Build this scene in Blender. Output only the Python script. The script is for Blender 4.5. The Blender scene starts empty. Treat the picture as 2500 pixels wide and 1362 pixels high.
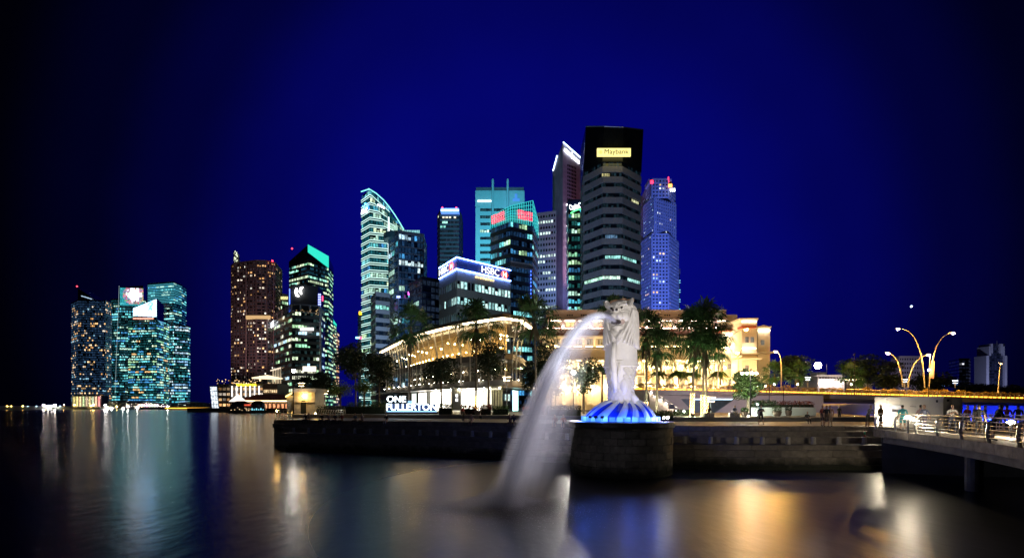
import bpy, bmesh, math, random
from mathutils import Vector, Matrix, noise as mnoise
R = math.radians
S = bpy.context.scene
COL = S.collection
RND = random.Random(7)
# ---------------------------------------------------------------- camera
F, HZ, CH = 1250.0, 990.0, 4.7          # focal length and horizon in photo pixels, eye height above the water in metres
cam_d = bpy.data.cameras.new('camera'); cam = bpy.data.objects.new('camera', cam_d); COL.objects.link(cam)
cam.location = (0, 0, CH); cam.rotation_euler = (R(90), 0, 0)
cam_d.sensor_width = 36; cam_d.lens = 36 * F / 2500; cam_d.shift_y = (HZ - 681) / 2500
cam_d.clip_start = 0.1; cam_d.clip_end = 20000
S.camera = cam
# ---------------------------------------------------------------- sky: night blue, brighter above the lit city
wd = bpy.data.worlds.new('World'); S.world = wd; wd.use_nodes = True
nt = wd.node_tree; nt.nodes.clear()
tc = nt.nodes.new('ShaderNodeTexCoord')
dp = nt.nodes.new('ShaderNodeVectorMath'); dp.operation = 'DOT_PRODUCT'
dp.inputs[1].default_value = Vector((0.06, 1.0, 0.18)).normalized()
nrm = nt.nodes.new('ShaderNodeVectorMath'); nrm.operation = 'NORMALIZE'
nt.links.new(tc.outputs['Generated'], nrm.inputs[0]); nt.links.new(nrm.outputs[0], dp.inputs[0])
rp = nt.nodes.new('ShaderNodeValToRGB'); rp.color_ramp.interpolation = 'EASE'
els = [(0.0, (0.0001, 0.0001, 0.0008)), (0.66, (0.0002, 0.0002, 0.0015)), (0.74, (0.0003, 0.0004, 0.010)), (0.80, (0.0005, 0.0006, 0.030)),
       (0.87, (0.0007, 0.0009, 0.072)), (0.94, (0.0009, 0.0013, 0.118)), (1.0, (0.0012, 0.002, 0.150))]
while len(rp.color_ramp.elements) < len(els): rp.color_ramp.elements.new(0.5)
for e, (p, c) in zip(rp.color_ramp.elements, els): e.position = p; e.color = (*c, 1)
nt.links.new(dp.outputs['Value'], rp.inputs[0])
ns = nt.nodes.new('ShaderNodeTexNoise'); ns.inputs['Scale'].default_value = 2.2; ns.inputs['Detail'].default_value = 4     # thin uneven haze
nt.links.new(nrm.outputs[0], ns.inputs['Vector'])
mh = nt.nodes.new('ShaderNodeMapRange'); mh.inputs[1].default_value = .3; mh.inputs[2].default_value = .7; mh.inputs[3].default_value = .8; mh.inputs[4].default_value = 1.2
nt.links.new(ns.outputs[0], mh.inputs[0])
bg = nt.nodes.new('ShaderNodeBackground'); bg.inputs[1].default_value = 1.0
wo = nt.nodes.new('ShaderNodeOutputWorld')
nt.links.new(rp.outputs[0], bg.inputs[0]); nt.links.new(mh.outputs[0], bg.inputs[1]); nt.links.new(bg.outputs[0], wo.inputs[0])
# ---------------------------------------------------------------- the faint glow of the city across the bay, behind the camera
sl = bpy.data.lights.new('night_glow', 'SUN'); sl.energy = 0.02; sl.angle = R(30); sl.color = (0.75, 0.82, 1.0)
so = bpy.data.objects.new('night_glow', sl); COL.objects.link(so); so.rotation_euler = (R(62), 0, R(-12))
S.view_settings.view_transform = 'Standard'; S.view_settings.look = 'None'
S.view_settings.exposure = 0.3; S.view_settings.gamma = 1
cy = S.cycles
cy.use_denoising = True; cy.max_bounces = 5; cy.diffuse_bounces = 2; cy.glossy_bounces = 3; cy.transmission_bounces = 4
cy.volume_bounces = 2; cy.transparent_max_bounces = 24; cy.sample_clamp_indirect = 6; cy.sample_clamp_direct = 0
cy.caustics_reflective = False; cy.caustics_refractive = False; cy.blur_glossy = 0.5
# ---------------------------------------------------------------- pixels to places
def GX(px, Y): return (px - 1250) / F * Y
def GZ(py, Y): return CH + (HZ - py) / F * Y
def W(px, py, Y): return Vector((GX(px, Y), Y, GZ(py, Y)))
def GY(py, z): return (CH - z) * F / (py - HZ)
# ---------------------------------------------------------------- materials
MATS = {}
def M(name, col=(.5, .5, .5), rough=.6, metal=0., var=.18, scale=1.5, bump=0., emit=None, est=0., spec=.5, sample=True, rnd=0.):
    if name in MATS: return MATS[name]
    m = bpy.data.materials.new(name); m.use_nodes = True; t = m.node_tree; b = t.nodes['Principled BSDF']
    b.inputs['Roughness'].default_value = rough; b.inputs['Metallic'].default_value = metal
    b.inputs['Specular IOR Level'].default_value = spec
    g = t.nodes.new('ShaderNodeNewGeometry'); n = t.nodes.new('ShaderNodeTexNoise')
    n.inputs['Scale'].default_value = scale; n.inputs['Detail'].default_value = 5; n.inputs['Roughness'].default_value = .6
    t.links.new(g.outputs['Position'], n.inputs['Vector'])
    r = t.nodes.new('ShaderNodeValToRGB')
    r.color_ramp.elements[0].position = .3; r.color_ramp.elements[1].position = .7
    r.color_ramp.elements[0].color = (*[c * (1 - var) for c in col], 1)
    r.color_ramp.elements[1].color = (*[min(1, c * (1 + var)) for c in col], 1)
    t.links.new(n.outputs[0], r.inputs[0]); out = r.outputs[0]
    if rnd:
        oi = t.nodes.new('ShaderNodeObjectInfo'); h = t.nodes.new('ShaderNodeHueSaturation')
        mp = t.nodes.new('ShaderNodeMapRange'); mp.inputs[3].default_value = 1 - rnd; mp.inputs[4].default_value = 1 + rnd
        t.links.new(oi.outputs['Random'], mp.inputs[0]); t.links.new(mp.outputs[0], h.inputs['Value'])
        t.links.new(out, h.inputs['Color']); out = h.outputs[0]
    t.links.new(out, b.inputs['Base Color'])
    if bump:
        bp = t.nodes.new('ShaderNodeBump'); bp.inputs['Strength'].default_value = bump; bp.inputs['Distance'].default_value = .05
        n2 = t.nodes.new('ShaderNodeTexNoise'); n2.inputs['Scale'].default_value = scale * 6; n2.inputs['Detail'].default_value = 6
        t.links.new(g.outputs['Position'], n2.inputs['Vector']); t.links.new(n2.outputs[0], bp.inputs['Height'])
        t.links.new(bp.outputs[0], b.inputs['Normal'])
    if emit:
        b.inputs['Emission Color'].default_value = (*emit, 1); b.inputs['Emission Strength'].default_value = est
        if not sample: m.cycles.emission_sampling = 'NONE'
    MATS[name] = m; return m
def E(name, col, st, sample=True):       # a thing that gives off light
    return M(name, (.3, .3, .3), .5, emit=col, est=st, sample=sample, var=.05)
def window_mat(name='lit_window', sample=False, cell=(.35, 2.2, .9)):
    if name in MATS: return MATS[name]
    m = bpy.data.materials.new(name); m.use_nodes = True; t = m.node_tree; b = t.nodes['Principled BSDF']
    b.inputs['Base Color'].default_value = (.02, .025, .03, 1); b.inputs['Roughness'].default_value = .15
    a = t.nodes.new('ShaderNodeAttribute'); a.attribute_name = 'col'
    g = t.nodes.new('ShaderNodeNewGeometry'); vo = t.nodes.new('ShaderNodeTexNoise')
    vm = t.nodes.new('ShaderNodeVectorMath'); vm.operation = 'MULTIPLY'; vm.inputs[1].default_value = (.9, .9, .7)
    t.links.new(g.outputs['Position'], vm.inputs[0]); t.links.new(vm.outputs[0], vo.inputs['Vector'])
    vo.inputs['Scale'].default_value = 1.; vo.inputs['Detail'].default_value = 3
    mr = t.nodes.new('ShaderNodeMapRange'); mr.inputs[1].default_value = .3; mr.inputs[2].default_value = .72
    mr.inputs[3].default_value = .25; mr.inputs[4].default_value = 1.6
    t.links.new(vo.outputs[0], mr.inputs[0])
    t.links.new(a.outputs['Color'], b.inputs['Emission Color']); t.links.new(mr.outputs[0], b.inputs['Emission Strength'])
    if not sample: m.cycles.emission_sampling = 'NONE'
    MATS[name] = m; return m
def clear_glass(name='clear_glass', tint=(.9, .95, .95), refl=.12):
    if name in MATS: return MATS[name]
    m = bpy.data.materials.new(name); m.use_nodes = True; t = m.node_tree; t.nodes.clear()
    o = t.nodes.new('ShaderNodeOutputMaterial'); mx = t.nodes.new('ShaderNodeMixShader'); mx.inputs[0].default_value = refl
    tr = t.nodes.new('ShaderNodeBsdfTransparent'); tr.inputs[0].default_value = (*tint, 1)
    gl = t.nodes.new('ShaderNodeBsdfGlossy'); gl.inputs['Roughness'].default_value = .05; gl.inputs[0].default_value = (.7, .8, .85, 1)
    t.links.new(tr.outputs[0], mx.inputs[1]); t.links.new(gl.outputs[0], mx.inputs[2]); t.links.new(mx.outputs[0], o.inputs[0])
    MATS[name] = m; return m
WIN = window_mat()
# ---------------------------------------------------------------- mesh building
def shift(v, L): return [(p[0] - L[0], p[1] - L[1], p[2] - L[2]) for p in v]
class MB:
    def __init__(s): s.v = []; s.f = []; s.m = []; s.c = []
    def add(s, vs, fs, mi=0, col=(0, 0, 0)):
        o = len(s.v); s.v += [tuple(p) for p in vs]
        for f in fs: s.f.append([i + o for i in f]); s.m.append(mi); s.c.append(col)
        return s
    def box(s, x0, x1, y0, y1, z0, z1, mi=0, col=(0, 0, 0)):
        return s.add([(x0, y0, z0), (x1, y0, z0), (x1, y1, z0), (x0, y1, z0), (x0, y0, z1), (x1, y0, z1), (x1, y1, z1), (x0, y1, z1)],
                     [(0, 3, 2, 1), (4, 5, 6, 7), (0, 1, 5, 4), (1, 2, 6, 5), (2, 3, 7, 6), (3, 0, 4, 7)], mi, col)
    def pbox(s, px0, px1, py0, py1, Y, d, mi=0, col=(0, 0, 0)):   # box whose front face, at distance Y, spans these photo pixels; d metres deep
        return s.box(GX(px0, Y), GX(px1, Y), Y, Y + d, GZ(py1, Y), GZ(py0, Y), mi, col)
    def obox(s, c, sz, rz=0, mi=0, col=(0, 0, 0), rx=0):
        b = MB().box(-sz[0] / 2, sz[0] / 2, -sz[1] / 2, sz[1] / 2, -sz[2] / 2, sz[2] / 2)
        m = Matrix.Translation(c) @ Matrix.Rotation(rz, 4, 'Z') @ Matrix.Rotation(rx, 4, 'X')
        return s.add([m @ Vector(p) for p in b.v], b.f, mi, col)
    def prism(s, poly, z0, z1, mi=0, col=(0, 0, 0)):              # z1: number or one height per corner
        n = len(poly); h = z1 if isinstance(z1, (list, tuple)) else [z1] * n
        vs = [(p[0], p[1], z0) for p in poly] + [(p[0], p[1], h[i]) for i, p in enumerate(poly)]
        fs = [tuple(reversed(range(n))), tuple(range(n, 2 * n))] + [(i, (i + 1) % n, n + (i + 1) % n, n + i) for i in range(n)]
        return s.add(vs, fs, mi, col)
    def quad(s, a, b, c, d, mi=0, col=(0, 0, 0)): return s.add([a, b, c, d], [(0, 1, 2, 3)], mi, col)
    def tube(s, pts, r, n=6, mi=0, cap=True, col=(0, 0, 0)):
        pts = [Vector(p) for p in pts]; k = len(pts); rs = r if isinstance(r, (list, tuple)) else [r] * k
        vs = []; dd = pts[-1] - pts[0]; up = Vector((0, 1, 0)) if abs(dd.z) > .6 * dd.length else Vector((0, 0, 1))
        for i, p in enumerate(pts):
            t = (pts[min(i + 1, k - 1)] - pts[max(i - 1, 0)]).normalized()
            a = t.cross(up)
            if a.length < .05: a = t.cross(Vector((1, 0, 0)))
            a.normalize(); b = a.cross(t).normalized()
            for j in range(n):
                an = 2 * math.pi * j / n
                vs.append(p + (a * math.cos(an) + b * math.sin(an)) * rs[i])
        fs = [(i * n + j, i * n + (j + 1) % n, (i + 1) * n + (j + 1) % n, (i + 1) * n + j) for i in range(k - 1) for j in range(n)]
        if cap: fs += [tuple(reversed(range(n))), tuple(range((k - 1) * n, k * n))]
        return s.add(vs, fs, mi, col)
    def lathe(s, prof, c=(0, 0, 0), n=12, mi=0, sx=1, sy=1, col=(0, 0, 0)):
        vs = [(c[0] + r * sx * math.cos(2 * math.pi * j / n), c[1] + r * sy * math.sin(2 * math.pi * j / n), c[2] + z) for r, z in prof for j in range(n)]
        k = len(prof)
        fs = [(i * n + j, i * n + (j + 1) % n, (i + 1) * n + (j + 1) % n, (i + 1) * n + j) for i in range(k - 1) for j in range(n)]
        fs += [tuple(reversed(range(n))), tuple(range((k - 1) * n, k * n))]
        return s.add(vs, fs, mi, col)
    def ball(s, c, r, n=8, k=6, mi=0, col=(0, 0, 0), sc=(1, 1, 1)):
        pr = [(math.sin(math.pi * i / k) * r + 1e-4, -math.cos(math.pi * i / k) * r * sc[2]) for i in range(k + 1)]
        return s.lathe(pr, c, n, mi, sc[0], sc[1], col)
    def mesh(s, name, mats, L=(0, 0, 0), smooth=False, colors=False, closed=False):
        me = bpy.data.meshes.new(name); me.from_pydata(shift(s.v, L), [], s.f)
        for m in (mats if isinstance(mats, (list, tuple)) else [mats]): me.materials.append(m)
        if any(s.m): me.polygons.foreach_set('material_index', s.m)
        if colors:
            at = me.color_attributes.new('col', 'FLOAT_COLOR', 'CORNER'); buf = []
            for p in me.polygons:
                c = s.c[p.index]; buf += [c[0], c[1], c[2], 1.0] * p.loop_total
            at.data.foreach_set('color', buf)
        if smooth: me.polygons.foreach_set('use_smooth', [True] * len(me.polygons))
        if closed:                                                # volumes need faces that look outwards
            bm = bmesh.new(); bm.from_mesh(me); bmesh.ops.recalc_face_normals(bm, faces=bm.faces); bm.to_mesh(me); bm.free()
        me.update(); return me
    def build(s, name, mats, parent=None, smooth=False, colors=False, closed=False, **tags):
        if not s.v: return None
        if parent is not None: L = origin(parent)
        else:
            xs = [p[0] for p in s.v]; ys = [p[1] for p in s.v]; zs = [p[2] for p in s.v]
            L = ((min(xs) + max(xs)) / 2, (min(ys) + max(ys)) / 2, min(zs))
        o = bpy.data.objects.new(name, s.mesh(name, mats, L, smooth, colors, closed)); COL.objects.link(o)
        if parent is not None: o.parent = parent
        else: o.location = L
        tag(o, **tags); return o
def origin(o):
    v = Vector(o.location)
    while o.parent: o = o.parent; v += Vector(o.location)
    return v
def tag(o, label=None, cat=None, group=None, kind=None):
    if label: o['label'] = label
    if cat: o['category'] = cat
    if group: o['group'] = group
    if kind: o['kind'] = kind
    return o
def thing(name, label, cat, loc=(0, 0, 0), rz=0, group=None):
    o = bpy.data.objects.new(name, None); COL.objects.link(o); o.location = loc; o.rotation_euler = (0, 0, rz)
    o.empty_display_size = .2
    return tag(o, label, cat, group)
def inst(name, me, parent, loc, rz=0, sc=None, **tags):          # an object sharing mesh data; loc relative to its parent
    o = bpy.data.objects.new(name, me); COL.objects.link(o); o.parent = parent; o.location = loc; o.rotation_euler = (0, 0, rz)
    if sc: o.scale = sc
    return tag(o, **tags)
def copy_tree(o, parent=None):
    c = o.copy(); COL.objects.link(c); c.parent = parent
    for ch in [x for x in o.children]: copy_tree(ch, c)
    return c
def place(src, loc, rz=0, sc=1, label=None, group=None):
    c = copy_tree(src); c.location = loc; c.rotation_euler = (0, 0, rz); c.scale = (sc, sc, sc) if not isinstance(sc, tuple) else sc
    if label: c['label'] = label
    if group: c['group'] = group
    return c
def offset(poly, d):                                              # inset a CCW polygon by d
    n = len(poly); out = []
    for i in range(n):
        p0, p1, p2 = Vector(poly[i - 1][:2]), Vector(poly[i][:2]), Vector(poly[(i + 1) % n][:2])
        e1 = (p1 - p0).normalized(); e2 = (p2 - p1).normalized()
        n1 = Vector((-e1.y, e1.x)); n2 = Vector((-e2.y, e2.x)); b = n1 + n2
        b = b / max(.3, b.length_squared / 2) if b.length > 1e-6 else n1
        out.append(tuple(p1 + b * d))
    return out
def text(s, size, ext=.05, bold=0., spacing=1., width=None):      # letters as a mesh in the XZ plane, centred, facing -Y
    cu = bpy.data.curves.new('letters', 'FONT'); cu.body = s; cu.size = size; cu.extrude = ext; cu.offset = bold
    cu.align_x = 'CENTER'; cu.align_y = 'CENTER'; cu.space_character = spacing; cu.resolution_u = 3
    o = bpy.data.objects.new('letters', cu); COL.objects.link(o)
    dg = bpy.context.evaluated_depsgraph_get(); me = bpy.data.meshes.new_from_object(o.evaluated_get(dg))
    bpy.data.objects.remove(o); bpy.data.curves.remove(cu)
    if width:
        xs = [v.co.x for v in me.vertices]; k = width / (max(xs) - min(xs))
        for v in me.vertices: v.co.x *= k
    me.transform(Matrix.Rotation(R(90), 4, 'X')); return me
def sign(name, s, a, b, hgt, mat, parent, bold=0., proud=.4, ext=.08):   # text running from point a to point b (world), centred on that line
    a = Vector(a); b = Vector(b); me = text(s, hgt * 1.37, ext, bold, width=(b - a).length); me.materials.clear(); me.materials.append(mat)
    d = (b - a); rz = math.atan2(d.y, d.x); sh = math.asin(max(-1, min(1, d.z / d.length)))
    me.transform(Matrix.Rotation(-sh, 4, 'Y')); me.transform(Matrix.Rotation(rz, 4, 'Z'))
    nrm = Vector((math.sin(rz), -math.cos(rz), 0))
    o = bpy.data.objects.new(name, me); COL.objects.link(o); o.parent = parent
    o.location = (a + b) / 2 + nrm * proud - origin(parent); return o
def lerp(a, b, t): return a + (b - a) * t
# ================================================================ SETTING
# palette
CONC = M('concrete', (.36, .36, .36), .75, scale=.6, bump=.15)
PALE = M('pale_stone', (.55, .53, .5), .7, scale=.4, bump=.1)
DARKC = M('dark_cladding', (.10, .10, .12), .5, scale=.3)
GLASS = M('tinted_glass', (.012, .02, .028), .08, var=.3, scale=.05, spec=.8)
GLASSB = M('blue_glass', (.008, .014, .03), .08, var=.3, scale=.05, spec=.8)
METAL = M('grey_metal', (.35, .35, .37), .4, .8)
DMETAL = M('dark_metal', (.03, .03, .035), .45, .5)
WHITE = M('white_paint', (.78, .77, .75), .55, scale=.8, var=.06)
GRAN = M('granite', (.22, .19, .16), .65, scale=2.2, var=.3, bump=.3, rnd=.18)
def tide(m, z=.55):                                               # weed and damp below the tide line
    t = m.node_tree; b = t.nodes['Principled BSDF']; src = b.inputs['Base Color'].links[0].from_socket
    g = t.nodes.new('ShaderNodeNewGeometry'); sp = t.nodes.new('ShaderNodeSeparateXYZ'); t.links.new(g.outputs['Position'], sp.inputs[0])
    n = t.nodes.new('ShaderNodeTexNoise'); n.inputs['Scale'].default_value = 1.3; n.inputs['Detail'].default_value = 6; t.links.new(g.outputs['Position'], n.inputs['Vector'])
    ma = t.nodes.new('ShaderNodeMath'); ma.operation = 'MULTIPLY_ADD'; ma.inputs[1].default_value = -1.1; t.links.new(n.outputs[0], ma.inputs[0]); t.links.new(sp.outputs['Z'], ma.inputs[2])
    mr = t.nodes.new('ShaderNodeMapRange'); mr.inputs[1].default_value = z - .75; mr.inputs[2].default_value = z - .25; mr.inputs[3].default_value = 1; mr.inputs[4].default_value = 0; t.links.new(ma.outputs[0], mr.inputs[0])
    mx = t.nodes.new('ShaderNodeMixRGB'); mx.inputs[2].default_value = (.018, .022, .012, 1); t.links.new(mr.outputs[0], mx.inputs[0]); t.links.new(src, mx.inputs[1]); t.links.new(mx.outputs[0], b.inputs['Base Color'])
tide(GRAN)
def water_mat():
    m = bpy.data.materials.new('bay_water'); m.use_nodes = True; t = m.node_tree; b = t.nodes['Principled BSDF']
    b.inputs['Base Color'].default_value = (.0015, .003, .006, 1); b.inputs['Roughness'].default_value = .18
    b.inputs['IOR'].default_value = 1.4; b.inputs['Specular IOR Level'].default_value = .9
    g = t.nodes.new('ShaderNodeNewGeometry'); hs = []
    for sc, mul, det in ((1., (.9, .42, 1), 3), (1., (.16, .07, 1), 2)):
        vm = t.nodes.new('ShaderNodeVectorMath'); vm.operation = 'MULTIPLY'; vm.inputs[1].default_value = mul
        n = t.nodes.new('ShaderNodeTexNoise'); n.inputs['Scale'].default_value = sc * 2.2; n.inputs['Detail'].default_value = det
        t.links.new(g.outputs['Position'], vm.inputs[0]); t.links.new(vm.outputs[0], n.inputs['Vector']); hs.append(n)
    # choppier around the fountain and the quay
    vd = t.nodes.new('ShaderNodeVectorMath'); vd.operation = 'DISTANCE'; vd.inputs[1].default_value = (12, 27, 0); t.links.new(g.outputs['Position'], vd.inputs[0])
    rr = t.nodes.new('ShaderNodeMapRange'); rr.interpolation_type = 'SMOOTHSTEP'; rr.inputs[1].default_value = 12; rr.inputs[2].default_value = 34; rr.inputs[3].default_value = .33; rr.inputs[4].default_value = .18
    t.links.new(vd.outputs['Value'], rr.inputs[0]); t.links.new(rr.outputs[0], b.inputs['Roughness'])
    ad = t.nodes.new('ShaderNodeMath'); ad.operation = 'MULTIPLY_ADD'; ad.inputs[1].default_value = 2.2
    t.links.new(hs[1].outputs[0], ad.inputs[0]); t.links.new(hs[0].outputs[0], ad.inputs[2])
    bp = t.nodes.new('ShaderNodeBump'); bp.inputs['Strength'].default_value = .16; bp.inputs['Distance'].default_value = .10
    t.links.new(ad.outputs[0], bp.inputs['Height']); t.links.new(bp.outputs[0], b.inputs['Normal'])
    return m
wm = MB().quad((-9000, -400, 0), (9000, -400, 0), (9000, 9000, 0), (-9000, 9000, 0))
wm.build('bay_water', water_mat(), kind='structure')
# land behind the shore, one sheet to the horizon
shore = [(-30, 68), (-46, 115), (-78, 205), (-150, 340), (-205, 372), (-240, 378), (-262, 470), (-330, 640), (-900, 648), (-2200, 655), (-8500, 700)]
LAND = M('paved_land', (.09, .085, .08), .8, scale=.2, bump=.2)
lb = MB(); lp = [(60, 92), (62, 120.5), (260, 120.5), (8500, 330), (8500, 8900), (-8500, 8900)] + list(reversed(shore)) + [(-12, 72), (27, 72)]
lb.prism(lp, -2, 3.0); lb.build('city_ground', LAND, kind='structure')
# far quay edge; its warm strip stands in for a boat's light trail
FQ = thing('quay_wall', 'long far quay with a boat light trail drawn as a yellow line', 'quay', (-330, 640, 0)); FQ['kind'] = 'structure'
qm = MB()
for a, b in ((shore[7], shore[8]), (shore[8], shore[9])): qm.prism([(a[0], a[1] - 6), (a[0], a[1] + 3), (b[0], b[1] + 3), (b[0], b[1] - 6)][::-1] if a[0] < b[0] else [(b[0], b[1] - 6), (a[0], a[1] - 6), (a[0], a[1] + 3), (b[0], b[1] + 3)], -1, 3.2)
qm.build('wall', CONC, FQ)
AMB = E('boat_trail_amber', (1, .55, .06), 2.2, sample=False)
q2 = MB(); a = Vector((GX(508, 634), 633.6, 1.6)); b = Vector((GX(110, 636), 641.5, 1.6))
q2.prism([(b.x, b.y - .3), (a.x, a.y - .3), (a.x, a.y), (b.x, b.y)], 1.3, 2.1); q2.build('boat_trail_line', AMB, FQ)
# ================================================================ TOWERS
WARM = [(1.3, .78, .34), (1.5, 1.0, .55), (1.1, .55, .2), (1.2, 1.0, .8)]
TEAL = [(.55, 1.25, 1.0), (.35, 1.0, .85), (.75, 1.3, 1.05), (.2, .65, .6), (1.1, 1.25, .8)]
TEALF = [(.22, 1.0, 1.05), (.38, 1.2, 1.25), (.1, .6, .8), (.08, .4, .85), (.75, 1.25, 1.0)]
COOL = [(.7, 1.1, 1.4), (.9, 1.2, 1.3), (.35, .7, 1.1)]
GREEN = [(.8, 1.35, .75), (1.1, 1.4, .9), (.45, 1.1, .65)]
def make_lit(seed, cols, floor_p=(.05, .2, .6), cell=.75, dim=(.01, .03, .035), dimp=.6, gain=1., run=6):
    rg = random.Random(seed)
    def start(nf): pass
    def f(i, ncol):
        p = rg.choice(floor_p) * rg.uniform(.6, 1.2); out = []; k = 0; on = False; c = None
        base = rg.choice(cols)
        while len(out) < ncol:
            if k <= 0:
                on = rg.random() < p; k = rg.randint(1, run); c = base if rg.random() < .6 else rg.choice(cols)
            k -= 1
            if on and rg.random() < cell + .2:
                g = gain * rg.choice((.35, .6, .9, 1.0, 1.2)); out.append(tuple(x * g for x in c))
            elif rg.random() < dimp:
                g = rg.uniform(.3, 1.3); out.append(tuple(x * g for x in dim))
            else: out.append(None)
        return out
    return f
def visible(a, b):
    mx, my = (a[0] + b[0]) / 2, (a[1] + b[1]) / 2
    return (b[1] - a[1]) * (0 - mx) + (-(b[0] - a[0])) * (0 - my) > 0
def tower(name, label, front, ytop, nfl, lit, Yr=None, z0=3., depth=28, band=.34, inset=.45, core=GLASS, bandm=CONC, ww=3.0, piers=None,
          strip=None, single=False, top=True, zt=None, cat='tower', group=None, polyfn=None, winh=(.06, .94), pw=.5, gap=.1, bandname='floor_band'):
    pts = [(GX(px, Y), Y) for px, Y in front]
    poly = pts + [(pts[-1][0] * (1 + .5 * depth / pts[-1][1]), pts[-1][1] + depth), (pts[0][0] * (1 + .5 * depth / pts[0][1]), pts[0][1] + depth)]
    z1 = zt if zt else GZ(ytop, Yr or front[0][1])
    cx = sum(p[0] for p in poly) / len(poly); cyy = sum(p[1] for p in poly) / len(poly)
    root = thing(name, label, cat, (cx, cyy, z0), group=group)
    fh = (z1 - z0) / nfl; loc = [(p[0] - cx, p[1] - cyy) for p in poly]
    if not polyfn: MB().prism(offset(poly, inset), z0, z1 - .1).build('glass_core', core, root)
    me = MB().prism(loc, 0, fh * band).mesh('floor_band', bandm)
    sm = None
    if strip:
        outer = offset(loc, -.12); s_ = MB()
        for i in range(len(loc)):
            if visible(poly[i], poly[(i + 1) % len(poly)]):
                a, b = outer[i], outer[(i + 1) % len(loc)]; c, d = loc[i], loc[(i + 1) % len(loc)]
                for zz, hh in ((fh * band * .72, fh * .085), (fh * band * .05, fh * .07)): s_.prism([c, a, b, d], zz, zz + hh)
        sm = s_.mesh('light_strip', strip)
    wb = MB(); k = 0
    for i in range(nfl):
        P, L = poly, loc
        if polyfn:
            P = polyfn(z0 + (i + 1) * fh)
            if P is None: continue
            L = [(p[0] - cx, p[1] - cyy) for p in P]
            MB().prism(offset(P, inset), z0 + i * fh, z0 + (i + 1) * fh).build('storey', core, root)
            me = MB().prism(L, 0, fh * band).mesh('floor_band', bandm)
            if strip:
                outer = offset(L, -.12); s_ = MB()
                for q in range(len(L)):
                    if visible(P[q], P[(q + 1) % len(P)]):
                        a, b = outer[q], outer[(q + 1) % len(L)]; c, d = L[q], L[(q + 1) % len(L)]
                        for zz, hh in ((fh * band * .72, fh * .085), (fh * band * .05, fh * .07)): s_.prism([c, a, b, d], zz, zz + hh)
                sm = s_.mesh('light_strip', strip)
        bo = inst(bandname, me, root, (0, 0, i * fh))
        if sm: inst('light_strip', sm, bo, (0, 0, 0))
        wp = offset(P, inset - .1)
        for e in range(len(P)):
            a, b = P[e], P[(e + 1) % len(P)]
            if not visible(a, b): continue
            a, b = Vector((*wp[e], 0)), Vector((*wp[(e + 1) % len(P)], 0))
            Ln = (b - a).length; nc = max(1, int(round(Ln / ww))); cells = lit(i, nc)
            zb = z0 + i * fh + fh * (band + (1 - band) * winh[0]); ztp = z0 + i * fh + fh * (band + (1 - band) * winh[1])
            for j, c in enumerate(cells):
                if c is None and not single: continue
                u, v = a + (b - a) * ((j + gap) / nc), a + (b - a) * ((j + 1 - gap) / nc); ztp = z0 + i * fh + fh * (band + (1 - band) * (winh[1] if RND.random() < .75 else RND.uniform(.45, .9)))
                q = [(u.x, u.y, zb), (v.x, v.y, zb), (v.x, v.y, ztp), (u.x, u.y, ztp)]
                if single and c and max(c) > .1:
                    MB().quad(*q, col=c).build('window', WIN, root, colors=True)
                elif c: wb.quad(*q, col=c)
    if wb.v: wb.build('lit_windows', WIN, root, colors=True, kind='stuff')
    if piers:
        for e in range(len(poly)):
            a, b = poly[e], poly[(e + 1) % len(poly)]
            if not visible(a, b): continue
            a, b = Vector((*loc[e], 0)), Vector((*loc[(e + 1) % len(poly)], 0)); d = b - a; nc = max(1, int(round(d.length / piers)))
            nm = Vector((d.y, -d.x, 0)).normalized(); rz = math.atan2(d.y, d.x)
            pm = MB().box(-pw / 2, pw / 2, -.03, inset + .02, 0, z1 - z0).mesh('pier', bandm)
            for j in range(nc + 1):
                p = a + d * (j / nc); p -= d.normalized() * (pw * .5 * (1 if j == nc else -1 if j == 0 else 0)); inst('pier', pm, root, tuple(p), rz)
    if top: MB().prism(poly, z1 - .1, z1 + fh * .5).build('roof_parapet', bandm, root)
    root['ztop'] = z1
    return root, poly, z1, fh
RED = E('red_beacon', (1, .03, .05), 6, sample=False)
def beacon(root, px, py, Y, r=.9):
    p = W(px, py, Y); MB().ball(p, r, 8, 6).build('beacon', RED, root)
    MB().tube([p - Vector((0, 0, 3.5)), p], .2, 5).build('beacon_mast', DMETAL, root)
WHT = E('sign_white', (.9, .97, 1.), 3, sample=False)
# ---- far left group
t, P_, z, fh = tower('residential_tower', 'dark tower with scattered warm windows and a slanted peaked top, standing apart', [(173, 880), (190, 850), (258, 856)], 734, 44,
      make_lit(1, WARM + [(.3, .6, .8)], (.05, .15, .2, .6), cell=.5, dim=(.015, .04, .09), dimp=.9, run=2), Yr=850, core=GLASSB, bandm=DARKC, ww=2.3, band=.3)
r0 = MB(); a, b, c = W(190, 734, 850), W(233, 734, 852), W(190, 703, 850)
r0.prism([(a.x, a.y), (b.x, b.y), (b.x, b.y + 25), (a.x, a.y + 25)], z, [c.z, z + 2, z + 2, c.z]); r0.build('sloped_crown', GLASSB, t)
lr = MB()
for i in range(7): lr.box(a.x + 6 + i * 2.6, a.x + 8 + i * 2.6, a.y - .5, a.y + .2, z + 7 - i * .8, z + 8.3 - i * .8, col=(.5, .7, .9))
lr.build('lit_windows', WIN, t, colors=True, kind='stuff'); beacon(t, 188, 699, 850, 1.2)
t, P_, z, fh = tower('office_tower', 'tower behind the peaked white crown, its own top a blazing pink-white display', [(270, 905), (292, 900), (352, 906)], 733, 40,
      make_lit(2, TEALF, (.1, .4, .75), dim=(.01, .07, .09), dimp=.9), bandm=DARKC, ww=2.2, band=.36)
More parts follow.
